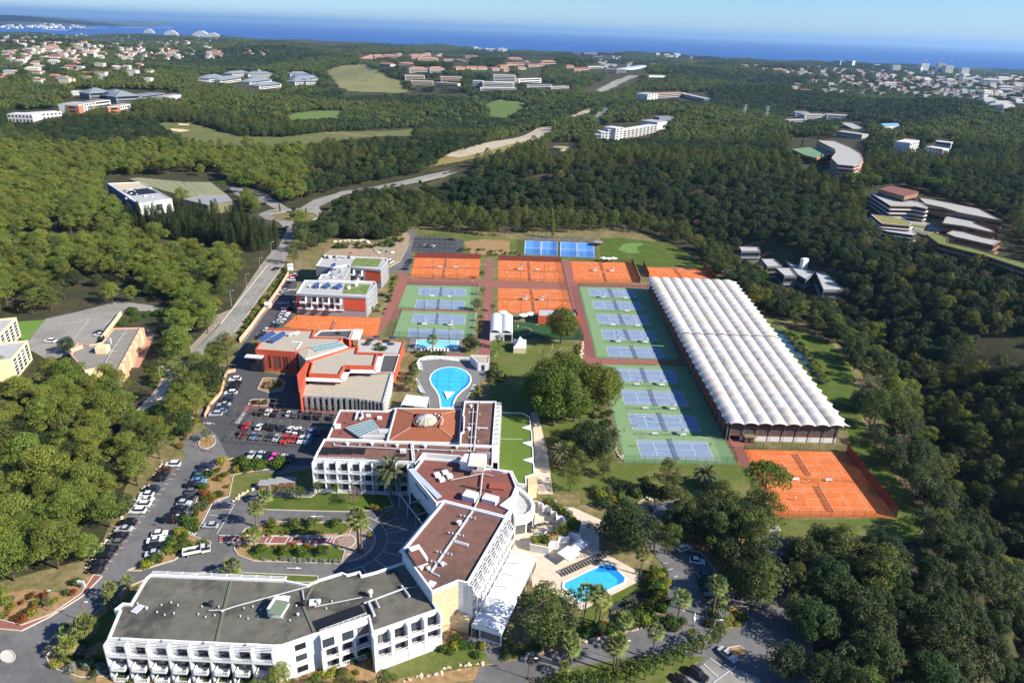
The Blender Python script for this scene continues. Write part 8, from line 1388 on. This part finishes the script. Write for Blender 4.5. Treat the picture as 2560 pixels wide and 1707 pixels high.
# dark modern building behind the hall
for lab,px,z in (('flat pale-roofed dark house behind the hall, far left part',cF((1160,188),(1320,192),(1338,225),(1180,225)),5),('flat pale-roofed dark house behind the hall, middle part',cF((1345,290),(1450,290),(1520,350),(1395,352)),5),('flat pale-roofed dark house behind the hall, front part',cF((1465,365),(1590,365),(1640,430),(1540,430)),6),('long dark house behind the hall with a grey roof terrace',cF((1440,180),(1560,180),(1800,400),(1720,460),(1650,420)),5.5),('grey cube house behind the hall with one round window',cF((1800,400),(1870,395),(2030,545),(1865,548)),6)):
    o,W=campus('modern_house',lab,px,z,5,M('charcoal_render',(.16,.165,.175),.85),m_lgrey,1,m_grey)
unit(o,'round_window_box',*cF((1990,580))[0],2,1.6,.3,1.6,0,m_dark)
cb=empty('white_container',T(*cF((1690,380))[0]),.5,'white container standing on the roof terrace behind the hall','container'); b=MB(); b.box(-2.4,2.4,-1.3,1.3,0,7.6); o=b.build('shell',m_wht,None); o.parent=cb
for i,px in enumerate((c3((1150,1295)),c3((1215,1300)),c3((1300,1305)),c3((1520,1250)),c3((1620,1310)),c3((1700,1330)),c3((1780,1330)))): put_tree('stone0',T(*px[0]),'broad umbrella pine on the right hill, %s from the left'%ORD[i],'tree','stone_pine',1.35,None,'umbrella pines on the right hill')
put_tree('autumn1',T(*c3((1510,985))[0]),'golden autumn tree by the curved office','tree','autumn_tree',1.4); put_tree('autumn0',T(*cT((1810,1180))[0]),'yellow autumn tree in front of the grass-roofed wing','tree','autumn_tree',1.5); put_tree('autumn1',T(*cF((800,240))[0]),'yellow-green tree right of the putting green','tree','autumn_tree',1.25)
# pylons
for i,(x,y,h) in enumerate(((435,810,24),(585,830,27))):
    p=T(*c3((x,y))[0]); o=empty('power_pylon',p,0,'lattice power pylon on the right ridge, the %s one'%('left','right')[i],'pylon','power pylons'); b=MB()
    for sx in (-1,1):
        for sy in (-1,1): b.beam(p+Vector((sx*3,sy*3,0)),p+Vector((sx*.5,sy*.5,h)),.35,.35)
    for k in range(6): z=h*k/6; w=3-2.5*k/6; w2=3-2.5*(k+1)/6; b.beam(p+Vector((-w,-w,z)),p+Vector((w2,-w2,z+h/6)),.2,.2); b.beam(p+Vector((w,-w,z)),p+Vector((-w2,-w2,z+h/6)),.2,.2)
    b.build('lattice',m_zinc,o)
    for k in (.75,.88,1): bb=MB(); bb.beam(p+Vector((-5,0,h*k)),p+Vector((5,0,h*k)),.35,.35); bb.build('crossarm',m_zinc,o)
# far houses scattered on the hills
def house_mesh(w,d,h,wall,roof):
    b=MB(); b.prism([(-w/2,-d/2),(w/2,-d/2),(w/2,d/2),(-w/2,d/2)],-3,h,False); r=MB(); e=.5; c=[Vector((x,y,h)) for x,y in ((-w/2-e,-d/2-e),(w/2+e,-d/2-e),(w/2+e,d/2+e),(-w/2-e,d/2+e))]; r0=Vector((-w/2+d*.35,0,h+d*.2)); r1=Vector((w/2-d*.35,0,h+d*.2)); r.add(c+[r0,r1],[(0,1,5,4),(2,3,4,5),(1,2,5),(3,0,4)]); g=MB()
    for i in range(int(w/3)): x=-w/2+1.5+i*3; g.box(x-.6,x+.6,-d/2-.06,-d/2+.02,h*.35,h*.75)
    return b.me('house_walls',wall),r.me('house_roof',roof),g.me('house_windows',m_glass)
HM=[house_mesh(16,10,6.5,m_fw,m_fc),house_mesh(13,9,7,m_fw,m_ft),house_mesh(20,10,6,m_fc,m_fr),house_mesh(12,9,6,m_fp,m_ft),house_mesh(24,12,8,m_fw,m_fgr)]
def houses(px,n,label,group,seed,kinds=(0,1,2,3),sc=(.8,1.4),gap=14):
    r=random.Random(seed); A=np.array(px); lo,hi=A.min(0),A.max(0); k=0; done=[]; t=0
    while k<n and t<n*60:
        t+=1; x,y=r.uniform(lo[0],hi[0]),r.uniform(lo[1],hi[1])
        if not inpoly(np.array([[x,y]]),A)[0]: continue
        p=T(x,y)
        if p.z<=SEA+.5 or any((p-q).length<gap for q in done): continue
        done.append(p); s=r.uniform(*sc); kd=r.choice(kinds); o=empty('house',p,r.uniform(-.5,.5),label%('white','cream','cream red-roofed','pink','white flat-topped')[kd],'house',group); o.scale=(s,)*3
        for nm,me in zip(('wall','roof','windows'),HM[kd]):
            c_=link(nm,me,o)
            if nm=='windows': c_['kind']='stuff'
        w=14*s*FPX/max(300,(p-Vector(CC)).length); EX.append([(x-w*.6,y-w*.55),(x+w*.6,y-w*.55),(x+w*.6,y+2),(x-w*.6,y+2)]); k+=1
houses([(0,66),(110,72),(280,86),(420,98),(560,108),(540,140),(400,150),(200,150),(0,140)],128,'%s house crowded on the far left hillside','far left hillside houses',1,sc=(.9,1.6)); houses([(0,140),(200,150),(400,150),(400,165),(230,200),(0,225)],26,'%s house among trees below the left hillside','lower left houses',2,sc=(1.0,1.6)); houses([(330,140),(460,120),(680,130),(660,142),(430,160)],20,'%s villa on the wooded ridge below the sea','ridge villas',3,sc=(.9,1.4))
houses([(1850,163),(2000,178),(2040,190),(1990,195),(1860,178)],16,'%s house on the middle right ridge','right ridge houses',5,sc=(1,1.7)); houses([(2060,178),(2160,175),(2300,200),(2300,232),(2200,222),(2060,200)],44,'%s house in the tight terraces of the right hill town','right hill town houses',6,sc=(.9,1.6),gap=11); houses([(2180,166),(2420,182),(2560,200),(2560,250),(2440,240),(2320,210)],40,'%s block of the coastal town at the right edge','coastal town blocks',7,(0,4,4,0),(1.3,2.6)); houses([(1700,140),(1760,142),(1760,160),(1700,168)],8,'%s house on the skyline right of the greenhouses','skyline houses',8,sc=(1,1.5)); houses([(2440,262),(2550,255),(2558,285),(2470,275)],8,'%s shed in the valley at the right edge','valley sheds',9,(4,),(1,2)); houses([(1180,118),(1280,124),(1270,130),(1190,128)],14,'%s house on the centre skyline','centre skyline houses',10,(0,4),(1.5,2.6)); houses([(1640,128+12),(1700,140),(1700,146),(1640,146)],6,'%s house at the shore beyond the greenhouses','shore houses',11,(0,4),(1.5,2.5))
for i,(x,y,h) in enumerate(((2090,160,42),(2120,161,42),(2240,172,38),(2310,172,55),(2350,178,60),(2410,185,48),(2370,180,50),(2290,178,40))): fb('tall pale tower block of the coastal town, %s from the left'%ORD[i],(x-9,y+8),(x+9,y+8),30,h,m_fw,m_fw,'flat',8,'band','tower_block',group='coastal towers',ex=False)
r=random.Random(77); fh=MB()
for (x0,x1,y0,y1,n) in ((0,560,68,150,240),(1980,2560,168,235,230),(2300,2560,182,250,130),(0,420,150,215,40),(1500,1760,140,170,40)):
    for _ in range(n):
        x=r.uniform(x0,x1); y=r.uniform(y0,y1)+(.04*(x-x0) if x0>1900 else 0)*.5; p=T(x,y)
        if p.z<=SEA+1: continue
        w,d,h=r.uniform(5,11),r.uniform(4,8),r.uniform(5,13); fh.cur=r.choice([0,0,0,1]); fh.box(p.x-w,p.x+w,p.y-d,p.y+d,p.z-4,p.z+h); fh.cur=r.choice([0,2,2,3]); fh.box(p.x-w-.4,p.x+w+.4,p.y-d-.4,p.y+d+.4,p.z+h+.02,p.z+h+1.2)
        k=w*FPX/(p-Vector(CC)).length
        if r.random()<.6: EX.append([(x-k,y-k),(x+k,y-k),(x+k,y+1),(x-k,y+1)])
tag(fh.build('distant_houses',[m_fw,m_fc,m_ft,m_fgr]),kind='stuff')
# pyramid apartment blocks at the marina
for i,(x0,x1,y,yt) in enumerate(((1000,1045,228,205),(1140,1212,250,220),(1335,1430,265,232),(1425,1500,268,228))):
    A=G(*c1((x0,y))[0],SEA+3); B=G(*c1((x1,y))[0],SEA+3); o=empty('stepped_pyramid',(A+B)/2,0,'white wave-shaped stepped apartment building on the shore, %s from the left'%ORD[i],'building','marina pyramids'); L=(B-A).length; H=L*.36; n=9
    for k in range(n): w=L/2*math.cos(math.pi/2*k/n)**.8; b=MB(); c=(A+B)/2; b.box(c.x-w,c.x+w*(.9 if i<3 else 1.0),c.y-L*.12,c.y+L*.12,c.z+H*k/n,c.z+H*(k+1)/n-.6); b.build('storey',m_fw,o)
    EX.append([tuple(x) for x in c1((x0-8,yt-4),(x1+8,yt-4),(x1+8,y+2),(x0-8,y+2))])
# far shore town across the bay
r=random.Random(31)
for i in range(70):
    x=r.uniform(0,210); y=r.uniform(57,73)-.0*x; p=G(x,y,SEA+2); s=p.length/1770*r.uniform(1.5,3.6); b=MB(); b.box(p.x-s,p.x+s,p.y-s,p.y+s,SEA-1,SEA+r.uniform(14,34)); o=b.build('far_block',m_fw); tag(o,'tiny pale block of the town across the bay','building','town across the bay')
for i,(x,y) in enumerate(((1060,84),(1230,76),(520,62),(640,78),(2315,152),(2380,155),(1095,82),(1390,88),(1725,118),(2092,134))):
    p=G(x,y,SEA); s=10; o=empty('sailing_boat',p,0,'tiny white sailing boat on the sea, %s of those scattered offshore'%ORD[i],'boat','boats offshore'); b=MB(); b.add([(p.x-s,p.y,p.z+1),(p.x+s,p.y,p.z+1),(p.x+s*.6,p.y-2,p.z),(p.x-s*.6,p.y-2,p.z)],[(0,1,2,3)]); b.build('hull',m_wht,o); b=MB(); b.add([(p.x-1,p.y,p.z+2),(p.x+s*.9,p.y,p.z+2),(p.x-1,p.y,p.z+24)],[(0,1,2)]); b.build('sail',m_wht,o)
# golf course and far roads draped on the terrain
def drape(name,px,mat,n=26,lift=.6):
    W=[T(x,y) for x,y in px]; P=np.array([(w.x,w.y) for w in W]); lo,hi=P.min(0),P.max(0); b=MB(); gx=np.linspace(lo[0],hi[0],n+1); gy=np.linspace(lo[1],hi[1],n+1); Xg,Yg=np.meshgrid(gx,gy); Zg=HZ(Xg,Yg)+lift; v=np.stack([Xg,Yg,Zg],-1).reshape(-1,3); f=[]
    cx=(Xg[:-1,:-1]+Xg[1:,1:])/2; cy=(Yg[:-1,:-1]+Yg[1:,1:])/2; ins=inpoly(np.stack([cx.ravel(),cy.ravel()],1),P).reshape(n,n)
    for j in range(n):
        for i in range(n):
            if ins[j,i]: f.append((j*(n+1)+i,j*(n+1)+i+1,(j+1)*(n+1)+i+1,(j+1)*(n+1)+i))
    return tag(link(name,mesh(name,v,f,[mat],smooth_=True)),kind='structure')
m_fair=M('fairway_grass',(.125,.135,.045),.95,.1,noise=(.05,.2),col2=(.24,.17,.085),two=(.012,.52,.66)); m_dryf=M('dry_fairway',(.19,.185,.08),.95,.1,noise=(.03,.2)); m_track=M('pale_track',(.45,.38,.27),.95,.1,noise=(.1,.2)); m_gr=M('golf_green',(.10,.15,.045),.95,.1)
drape('fairway',[(391,310),(480,308),(550,330),(600,343),(700,345),(860,330),(1040,322),(1040,342),(870,352),(740,366),(620,368),(530,362),(457,350),(420,328)],m_fair,60); drape('fairway',[(690,302),(740,284),(800,278),(860,278),(860,298),(780,302)],m_gr); drape('fairway',[(812,180),(850,165),(912,162),(1000,205),(1030,232),(850,225)],m_dryf,40); drape('fairway',[(1210,262),(1250,250),(1320,258),(1290,285),(1280,298),(1225,292)],m_gr)
drape('bunker',c1((1165,885),(1250,890),(1305,900),(1230,910),(1170,898)),M('bunker_sand',(.62,.47,.30),.95),16,1.0); drape('bunker',c1((1220,850),(1295,855),(1290,865),(1225,862)),M('bunker_sand',(.62,.47,.30),.95),16,1.0); drape('putting_green',c1((1085,852),(1200,855),(1180,875),(1090,870)),m_gr,18,1.0); drape('track',[(1110,392),(1200,362),(1345,320),(1390,316),(1390,330),(1220,380),(1150,396)],m_track,130); drape('road',[(1418,295),(1485,267),(1480,278),(1445,297)],m_track,30); drape('road',[(1475,310),(1500,275),(1525,262),(1520,275),(1495,306)],m_asph2,34); drape('verge',[(1020,425),(1130,388),(1240,360),(1350,330),(1390,336),(1250,385),(1150,405),(1040,425)],M('ochre_scrub',(.24,.19,.06),.95,noise=(.2,.3)),130,.35)
EX.append([(1060,418),(1130,388),(1240,360),(1350,330),(1390,336),(1250,385),(1150,405)])
drape('road',[(1490,225),(1530,205),(1570,190),(1600,190),(1560,205),(1500,232)],m_asph2,30); EX.append([(1440,232),(1530,190),(1600,190),(1600,205),(1500,236)]); EX.append([(850,235),(1010,228),(1180,235),(1180,242),(1000,238),(850,243)])
# ================================================================ woodland
def gn_scatter(name,protos,P,K,S,R,kind='stuff'):
    """one woodland object: points carrying a tree kind, size and turn"""
    me=bpy.data.meshes.new(name); me.from_pydata([tuple(p) for p in P],[],[])
    a=me.attributes.new('k','INT','POINT'); a.data.foreach_set('value',np.asarray(K,np.int32)); a=me.attributes.new('sc','FLOAT','POINT'); a.data.foreach_set('value',np.asarray(S,np.float32)); a=me.attributes.new('rz','FLOAT','POINT'); a.data.foreach_set('value',np.asarray(R,np.float32))
    o=link(name,me); tag(o,kind=kind); g=bpy.data.node_groups.new(name,'GeometryNodeTree'); g.interface.new_socket('Geometry',in_out='INPUT',socket_type='NodeSocketGeometry'); g.interface.new_socket('Geometry',in_out='OUTPUT',socket_type='NodeSocketGeometry')
    N=g.nodes; L=g.links; gi=N.new('NodeGroupInput'); go=N.new('NodeGroupOutput'); jn=N.new('GeometryNodeJoinGeometry')
    def att(nm,t):
        x=N.new('GeometryNodeInputNamedAttribute'); x.data_type=t; x.inputs['Name'].default_value=nm; return x.outputs['Attribute']
    ka,sa,ra=att('k','INT'),att('sc','FLOAT'),att('rz','FLOAT'); cx=N.new('ShaderNodeCombineXYZ'); L.new(ra,cx.inputs[2])
    for i,pr in enumerate(protos):
        po=bpy.data.objects.new(name+'_unit',pr); oi=N.new('GeometryNodeObjectInfo'); oi.inputs['Object'].default_value=po; oi.inputs['As Instance'].default_value=True
        ip=N.new('GeometryNodeInstanceOnPoints'); c=N.new('FunctionNodeCompare'); c.data_type='INT'; c.operation='EQUAL'; L.new(ka,c.inputs[2]); c.inputs[3].default_value=i
        L.new(gi.outputs[0],ip.inputs['Points']); L.new(c.outputs[0],ip.inputs['Selection']); L.new(oi.outputs['Geometry'],ip.inputs['Instance']); L.new(cx.outputs[0],ip.inputs['Rotation']); L.new(sa,ip.inputs['Scale']); L.new(ip.outputs[0],jn.inputs[0])
    L.new(jn.outputs[0],go.inputs[0]); md=o.modifiers.new('scatter','NODES'); md.node_group=g; return o
def joinmesh(name,a,b):
    m=bpy.data.meshes.new(name); bm=bmesh.new(); bm.from_mesh(a); n0=len(bm.faces); bm.from_mesh(b); bm.faces.ensure_lookup_table()
    for f in bm.faces[n0:]: f.material_index=1
    bm.to_mesh(m); bm.free(); m.materials.append(a.materials[0]); m.materials.append(b.materials[0]); return m
def far_clump(seed,mat,h,n=7,spread=9):
    r=random.Random(seed); cl=[]
    for i in range(n):
        a=i*2.4; d=spread*math.sqrt(i/n); s=r.uniform(2.4,3.6); z=h*r.uniform(.55,.8); cl+=[(math.cos(a)*d,math.sin(a)*d,z,s,s,s*.85),(math.cos(a)*d+1,math.sin(a)*d,z-2.5,s*1.1,s*1.1,s)]
    V,F=leafcloud(cl,1.5,.9,seed,zmin=-.3,tilt=.35); return mesh('far_wood',V,F,[mat])
KINDS=['pine0','pine1','pine2','dpine0','dpine1','dpine2','oak0','oak1','oak2','olive0','olive1','autumn0','autumn1','bare0']
EXN=[np.array(e) for e in EX]; EXB=[(e.min(0)-2,e.max(0)+2) for e in EXN]
def clear_of(px):
    o=np.argsort(px[:,0]); xs=px[o,0]; ok=np.ones(len(px),bool)
    for e,(lo,hi) in zip(EXN,EXB):
        c=o[np.searchsorted(xs,lo[0]):np.searchsorted(xs,hi[0])]; c=c[(px[c,1]>=lo[1])&(px[c,1]<=hi[1])&ok[c]]
        if len(c): ok[c[inpoly(px[c],e)]]=False
    return ok
def scatter(y0,y1,space,seed):
    r=np.random.default_rng(seed); ys=[]; y=y0
    xs=[]; step=space
    while y<y1:
        hw=.80*y+60; n=int(2*hw/step); x=(np.arange(n)+.5)*2*hw/n-hw; xs.append(x+r.uniform(-.42,.42,n)*step); ys.append(np.full(n,y)+r.uniform(-.42,.42,n)*step); y+=step
    return np.concatenate(xs),np.concatenate(ys)
def place(y0,y1,space,seed,hgt):
    x,y=scatter(y0,y1,space,seed); u=x/np.maximum(y,150); s=y/np.interp(u,_cu,_cp[:,1]); k=(s<.985); x,y=x[k],y[k]
    z=HZ(x,y); P=np.stack([x,y,z],1); b=PX(P); keep=(b[:,0]>-260)&(b[:,0]<IW+260)&(b[:,1]<IH+420); P=P[keep]; b=b[keep]
    t=PX(P+np.array([0,0,hgt])); m=(b+t)/2
    ok=clear_of(b)&clear_of(t)&clear_of(m); return P[ok],b[ok],t[ok]
def wood_kind(b,P,r):
    """which species grows where"""
    n=len(b); x,y=b[:,0],b[:,1]; q=r.uniform(size=n); nz=np.sin(P[:,0]/47+1)+np.sin(P[:,1]/39+2)+np.sin((P[:,0]+P[:,1])/61); k=np.full(n,3)
    pine=(x<760)&(y>380)
    k=np.where(pine,np.where(q<.80,r.integers(0,3,n),np.where(q<.9,r.integers(3,6,n),r.integers(6,9,n))),k)
    mid=(~pine); right=(x>1950)&(y>650)
    k=np.where(mid,np.where(nz+2*(q-.5)>.35,r.integers(3,6,n),r.integers(6,9,n)),k)
    k=np.where(mid&(r.uniform(size=n)<.10),r.integers(9,11,n),k); k=np.where(mid&(r.uniform(size=n)<.02),r.integers(11,13,n),k)
    k=np.where(right&(r.uniform(size=n)<.22),np.where(q<.7,r.integers(9,11,n),np.where(q<.9,r.integers(0,3,n),r.integers(11,13,n))),k)
    band=(x>0)&(x<760)&(y>385)&(y<520); k=np.where(band&(q<.9),r.integers(0,3,n),k)
    return np.where(r.uniform(size=n)<.018,13,k)
r=np.random.default_rng(5)
P,b,t=place(95,980,6.9,1,6.5); gp=np.sin(P[:,0]/23+P[:,1]/31)+np.sin(P[:,0]/41-P[:,1]/17+1)+np.sin(P[:,1]/53+2)+r.normal(0,.5,len(P))<2.35; P,b,t=P[gp],b[gp],t[gp]; K=wood_kind(b,P,r); S=r.uniform(.68,1.1,len(P))+.25*(r.uniform(size=len(P))<.12); Rz=r.uniform(0,6.28,len(P))
S[K==13]*=1.7
view=(t[:,0]>-30)&(t[:,0]<IW+30)&(t[:,1]<IH+10); dist=np.linalg.norm(P-CC,axis=1)
LM=[(60,900,'the cream offices'),(300,830,'the peach office'),(330,480,'the blue-sided workshop'),(520,450,'the green-roofed hall'),(720,520,'the roundabout'),(560,680,'the middle of the entrance road'),(430,1010,'the foot of the entrance road'),(330,1180,'the cars below the bank'),(60,1420,'the sandy corner bed'),(60,1150,'the left picture edge'),(190,1010,'the middle of the left wood'),(60,680,'the left edge lane'),(330,640,'the wood above the office car park'),(120,450,'the far end of the left wood'),(1080,450,'the bridge'),(940,520,'the service road bend'),(1250,520,'the poplars'),(1450,560,'the padel courts'),(1650,580,'the putting green'),(1850,600,'the dark modern houses'),(2040,700,'the grey cube house'),(2250,540,'the terraced campus'),(2480,650,'the grass-roofed wing'),(2100,380,'the curved office'),(1560,320,'the stepped apartment hotel'),(1400,400,'the round pavilion'),(1700,450,'the middle of the dark hillside'),(2150,880,'the pond beside the hall'),(2280,1180,'the rust windscreen'),(2450,1000,'the upper right ravine'),(2500,1300,'the lower right ravine'),(2450,1600,'the bottom right corner'),(2120,1430,'the shaded lane'),(2000,1650,'the bottom car park'),(780,390,'the long fairway'),(300,350,'the left end of the fairway'),(1230,340,'the ochre track'),(2400,420,'the far right hill')]
def zone(x,y):
    return min(LM,key=lambda a:(a[0]-x)**2+2*(a[1]-y)**2)[2]
NAMES={'pine':('pine_tree','sunlit yellow-green pine'),'dpine':('aleppo_pine','dull green ragged pine'),'oak':('oak_tree','dark round evergreen oak'),'olive':('grey_oak','grey-green rounded broadleaf tree'),'autumn':('autumn_tree','yellowing broadleaf tree'),'bare':('bare_tree','leafless brown tree')}
used=np.zeros(len(P),bool)
for fam in ('pine','dpine','oak','olive','autumn','bare'):
    ids=[i for i,n_ in enumerate(KINDS) if n_.rstrip('012')==fam]; c=np.where(np.isin(K,ids)&view)[0]; c=c[np.argsort(dist[c]/S[c])][:300]; used[c]=True
    for i in c:
        zn=zone(*b[i]); put_tree(KINDS[K[i]],Vector(P[i]),'%s %s standing near %s'%('small' if S[i]<.8 else 'tall' if S[i]>1.0 else 'middling',NAMES[fam][1],zn),'tree',NAMES[fam][0],float(S[i]),float(Rz[i]),'%ss near %s'%(NAMES[fam][0].replace('_',' '),zn))
rest=~used
protos=[joinmesh('wood_'+k,*TREE[k]) for k in KINDS]
if rest.any(): gn_scatter('woodland',protos,P[rest],K[rest],S[rest],Rz[rest])
fp=[far_clump(1,LEAF['pine_dark'],10),far_clump(2,LEAF['oak'],9),far_clump(3,LEAF['oak'],10),far_clump(4,LEAF['olive'],9),far_clump(5,LEAF['pine_dark'],11)]
P1,_,_=place(975,2600,14,2,7); P2,_,_=place(2590,6900,24,3,7); PP=np.concatenate([P1,P2]); n=len(PP); q=r.uniform(size=n); nz=np.sin(PP[:,0]/130)+np.sin(PP[:,1]/170+1)+np.sin((PP[:,0]-PP[:,1])/90)
kk=np.where(nz+1.6*(q-.5)>.2,np.where(q<.5,0,4),np.where(q<.45,1,2)); kk=np.where(r.uniform(size=n)<.12,3,kk); ss=np.concatenate([r.uniform(.75,1.15,len(P1)),r.uniform(1.0,1.6,len(P2))])
gn_scatter('distant_woodland',fp,PP,kk,ss,r.uniform(0,6.28,n))
print('trees',len(P),int(used.sum()),'far',n)
SHRUBS.sort(key=lambda a:-a[0]); cnt={}; rest_=[]
for q,kd,v,p,rr_,lb,gp,nm,zs,rz in SHRUBS:
    if cnt.get(nm,0)<(300 if nm=='shrub' else 150): cnt[nm]=cnt.get(nm,0)+1; tag(link(nm,SHRUB[kd][v],None,p,rz,(rr_,rr_,rr_*zs)),lb,'shrub',gp)
    else: rest_.append((kd,v,p,rr_,rz))
kl=sorted(SHRUB); gn_scatter('undergrowth',[SHRUB[k][v] for k in kl for v in (0,1)],[a[2] for a in rest_],[kl.index(a[0])*2+a[1] for a in rest_],[a[3] for a in rest_],[a[4] for a in rest_])
# ================================================================ haze
m=bpy.data.materials.new('haze_air'); m.use_nodes=True; nd=m.node_tree.nodes; nd.remove(nd['Principled BSDF']); pv=nd.new('ShaderNodeVolumePrincipled'); pv.inputs['Density'].default_value=3.6e-5; pv.inputs['Color'].default_value=(.40,.66,1,1); pv.inputs['Anisotropy'].default_value=.2; m.node_tree.links.new(pv.outputs[0],nd['Material Output'].inputs['Volume'])
h=MB(); h.box(-170000,170000,-1500,210000,-95,420); tag(h.build('haze',m),kind='stuff')
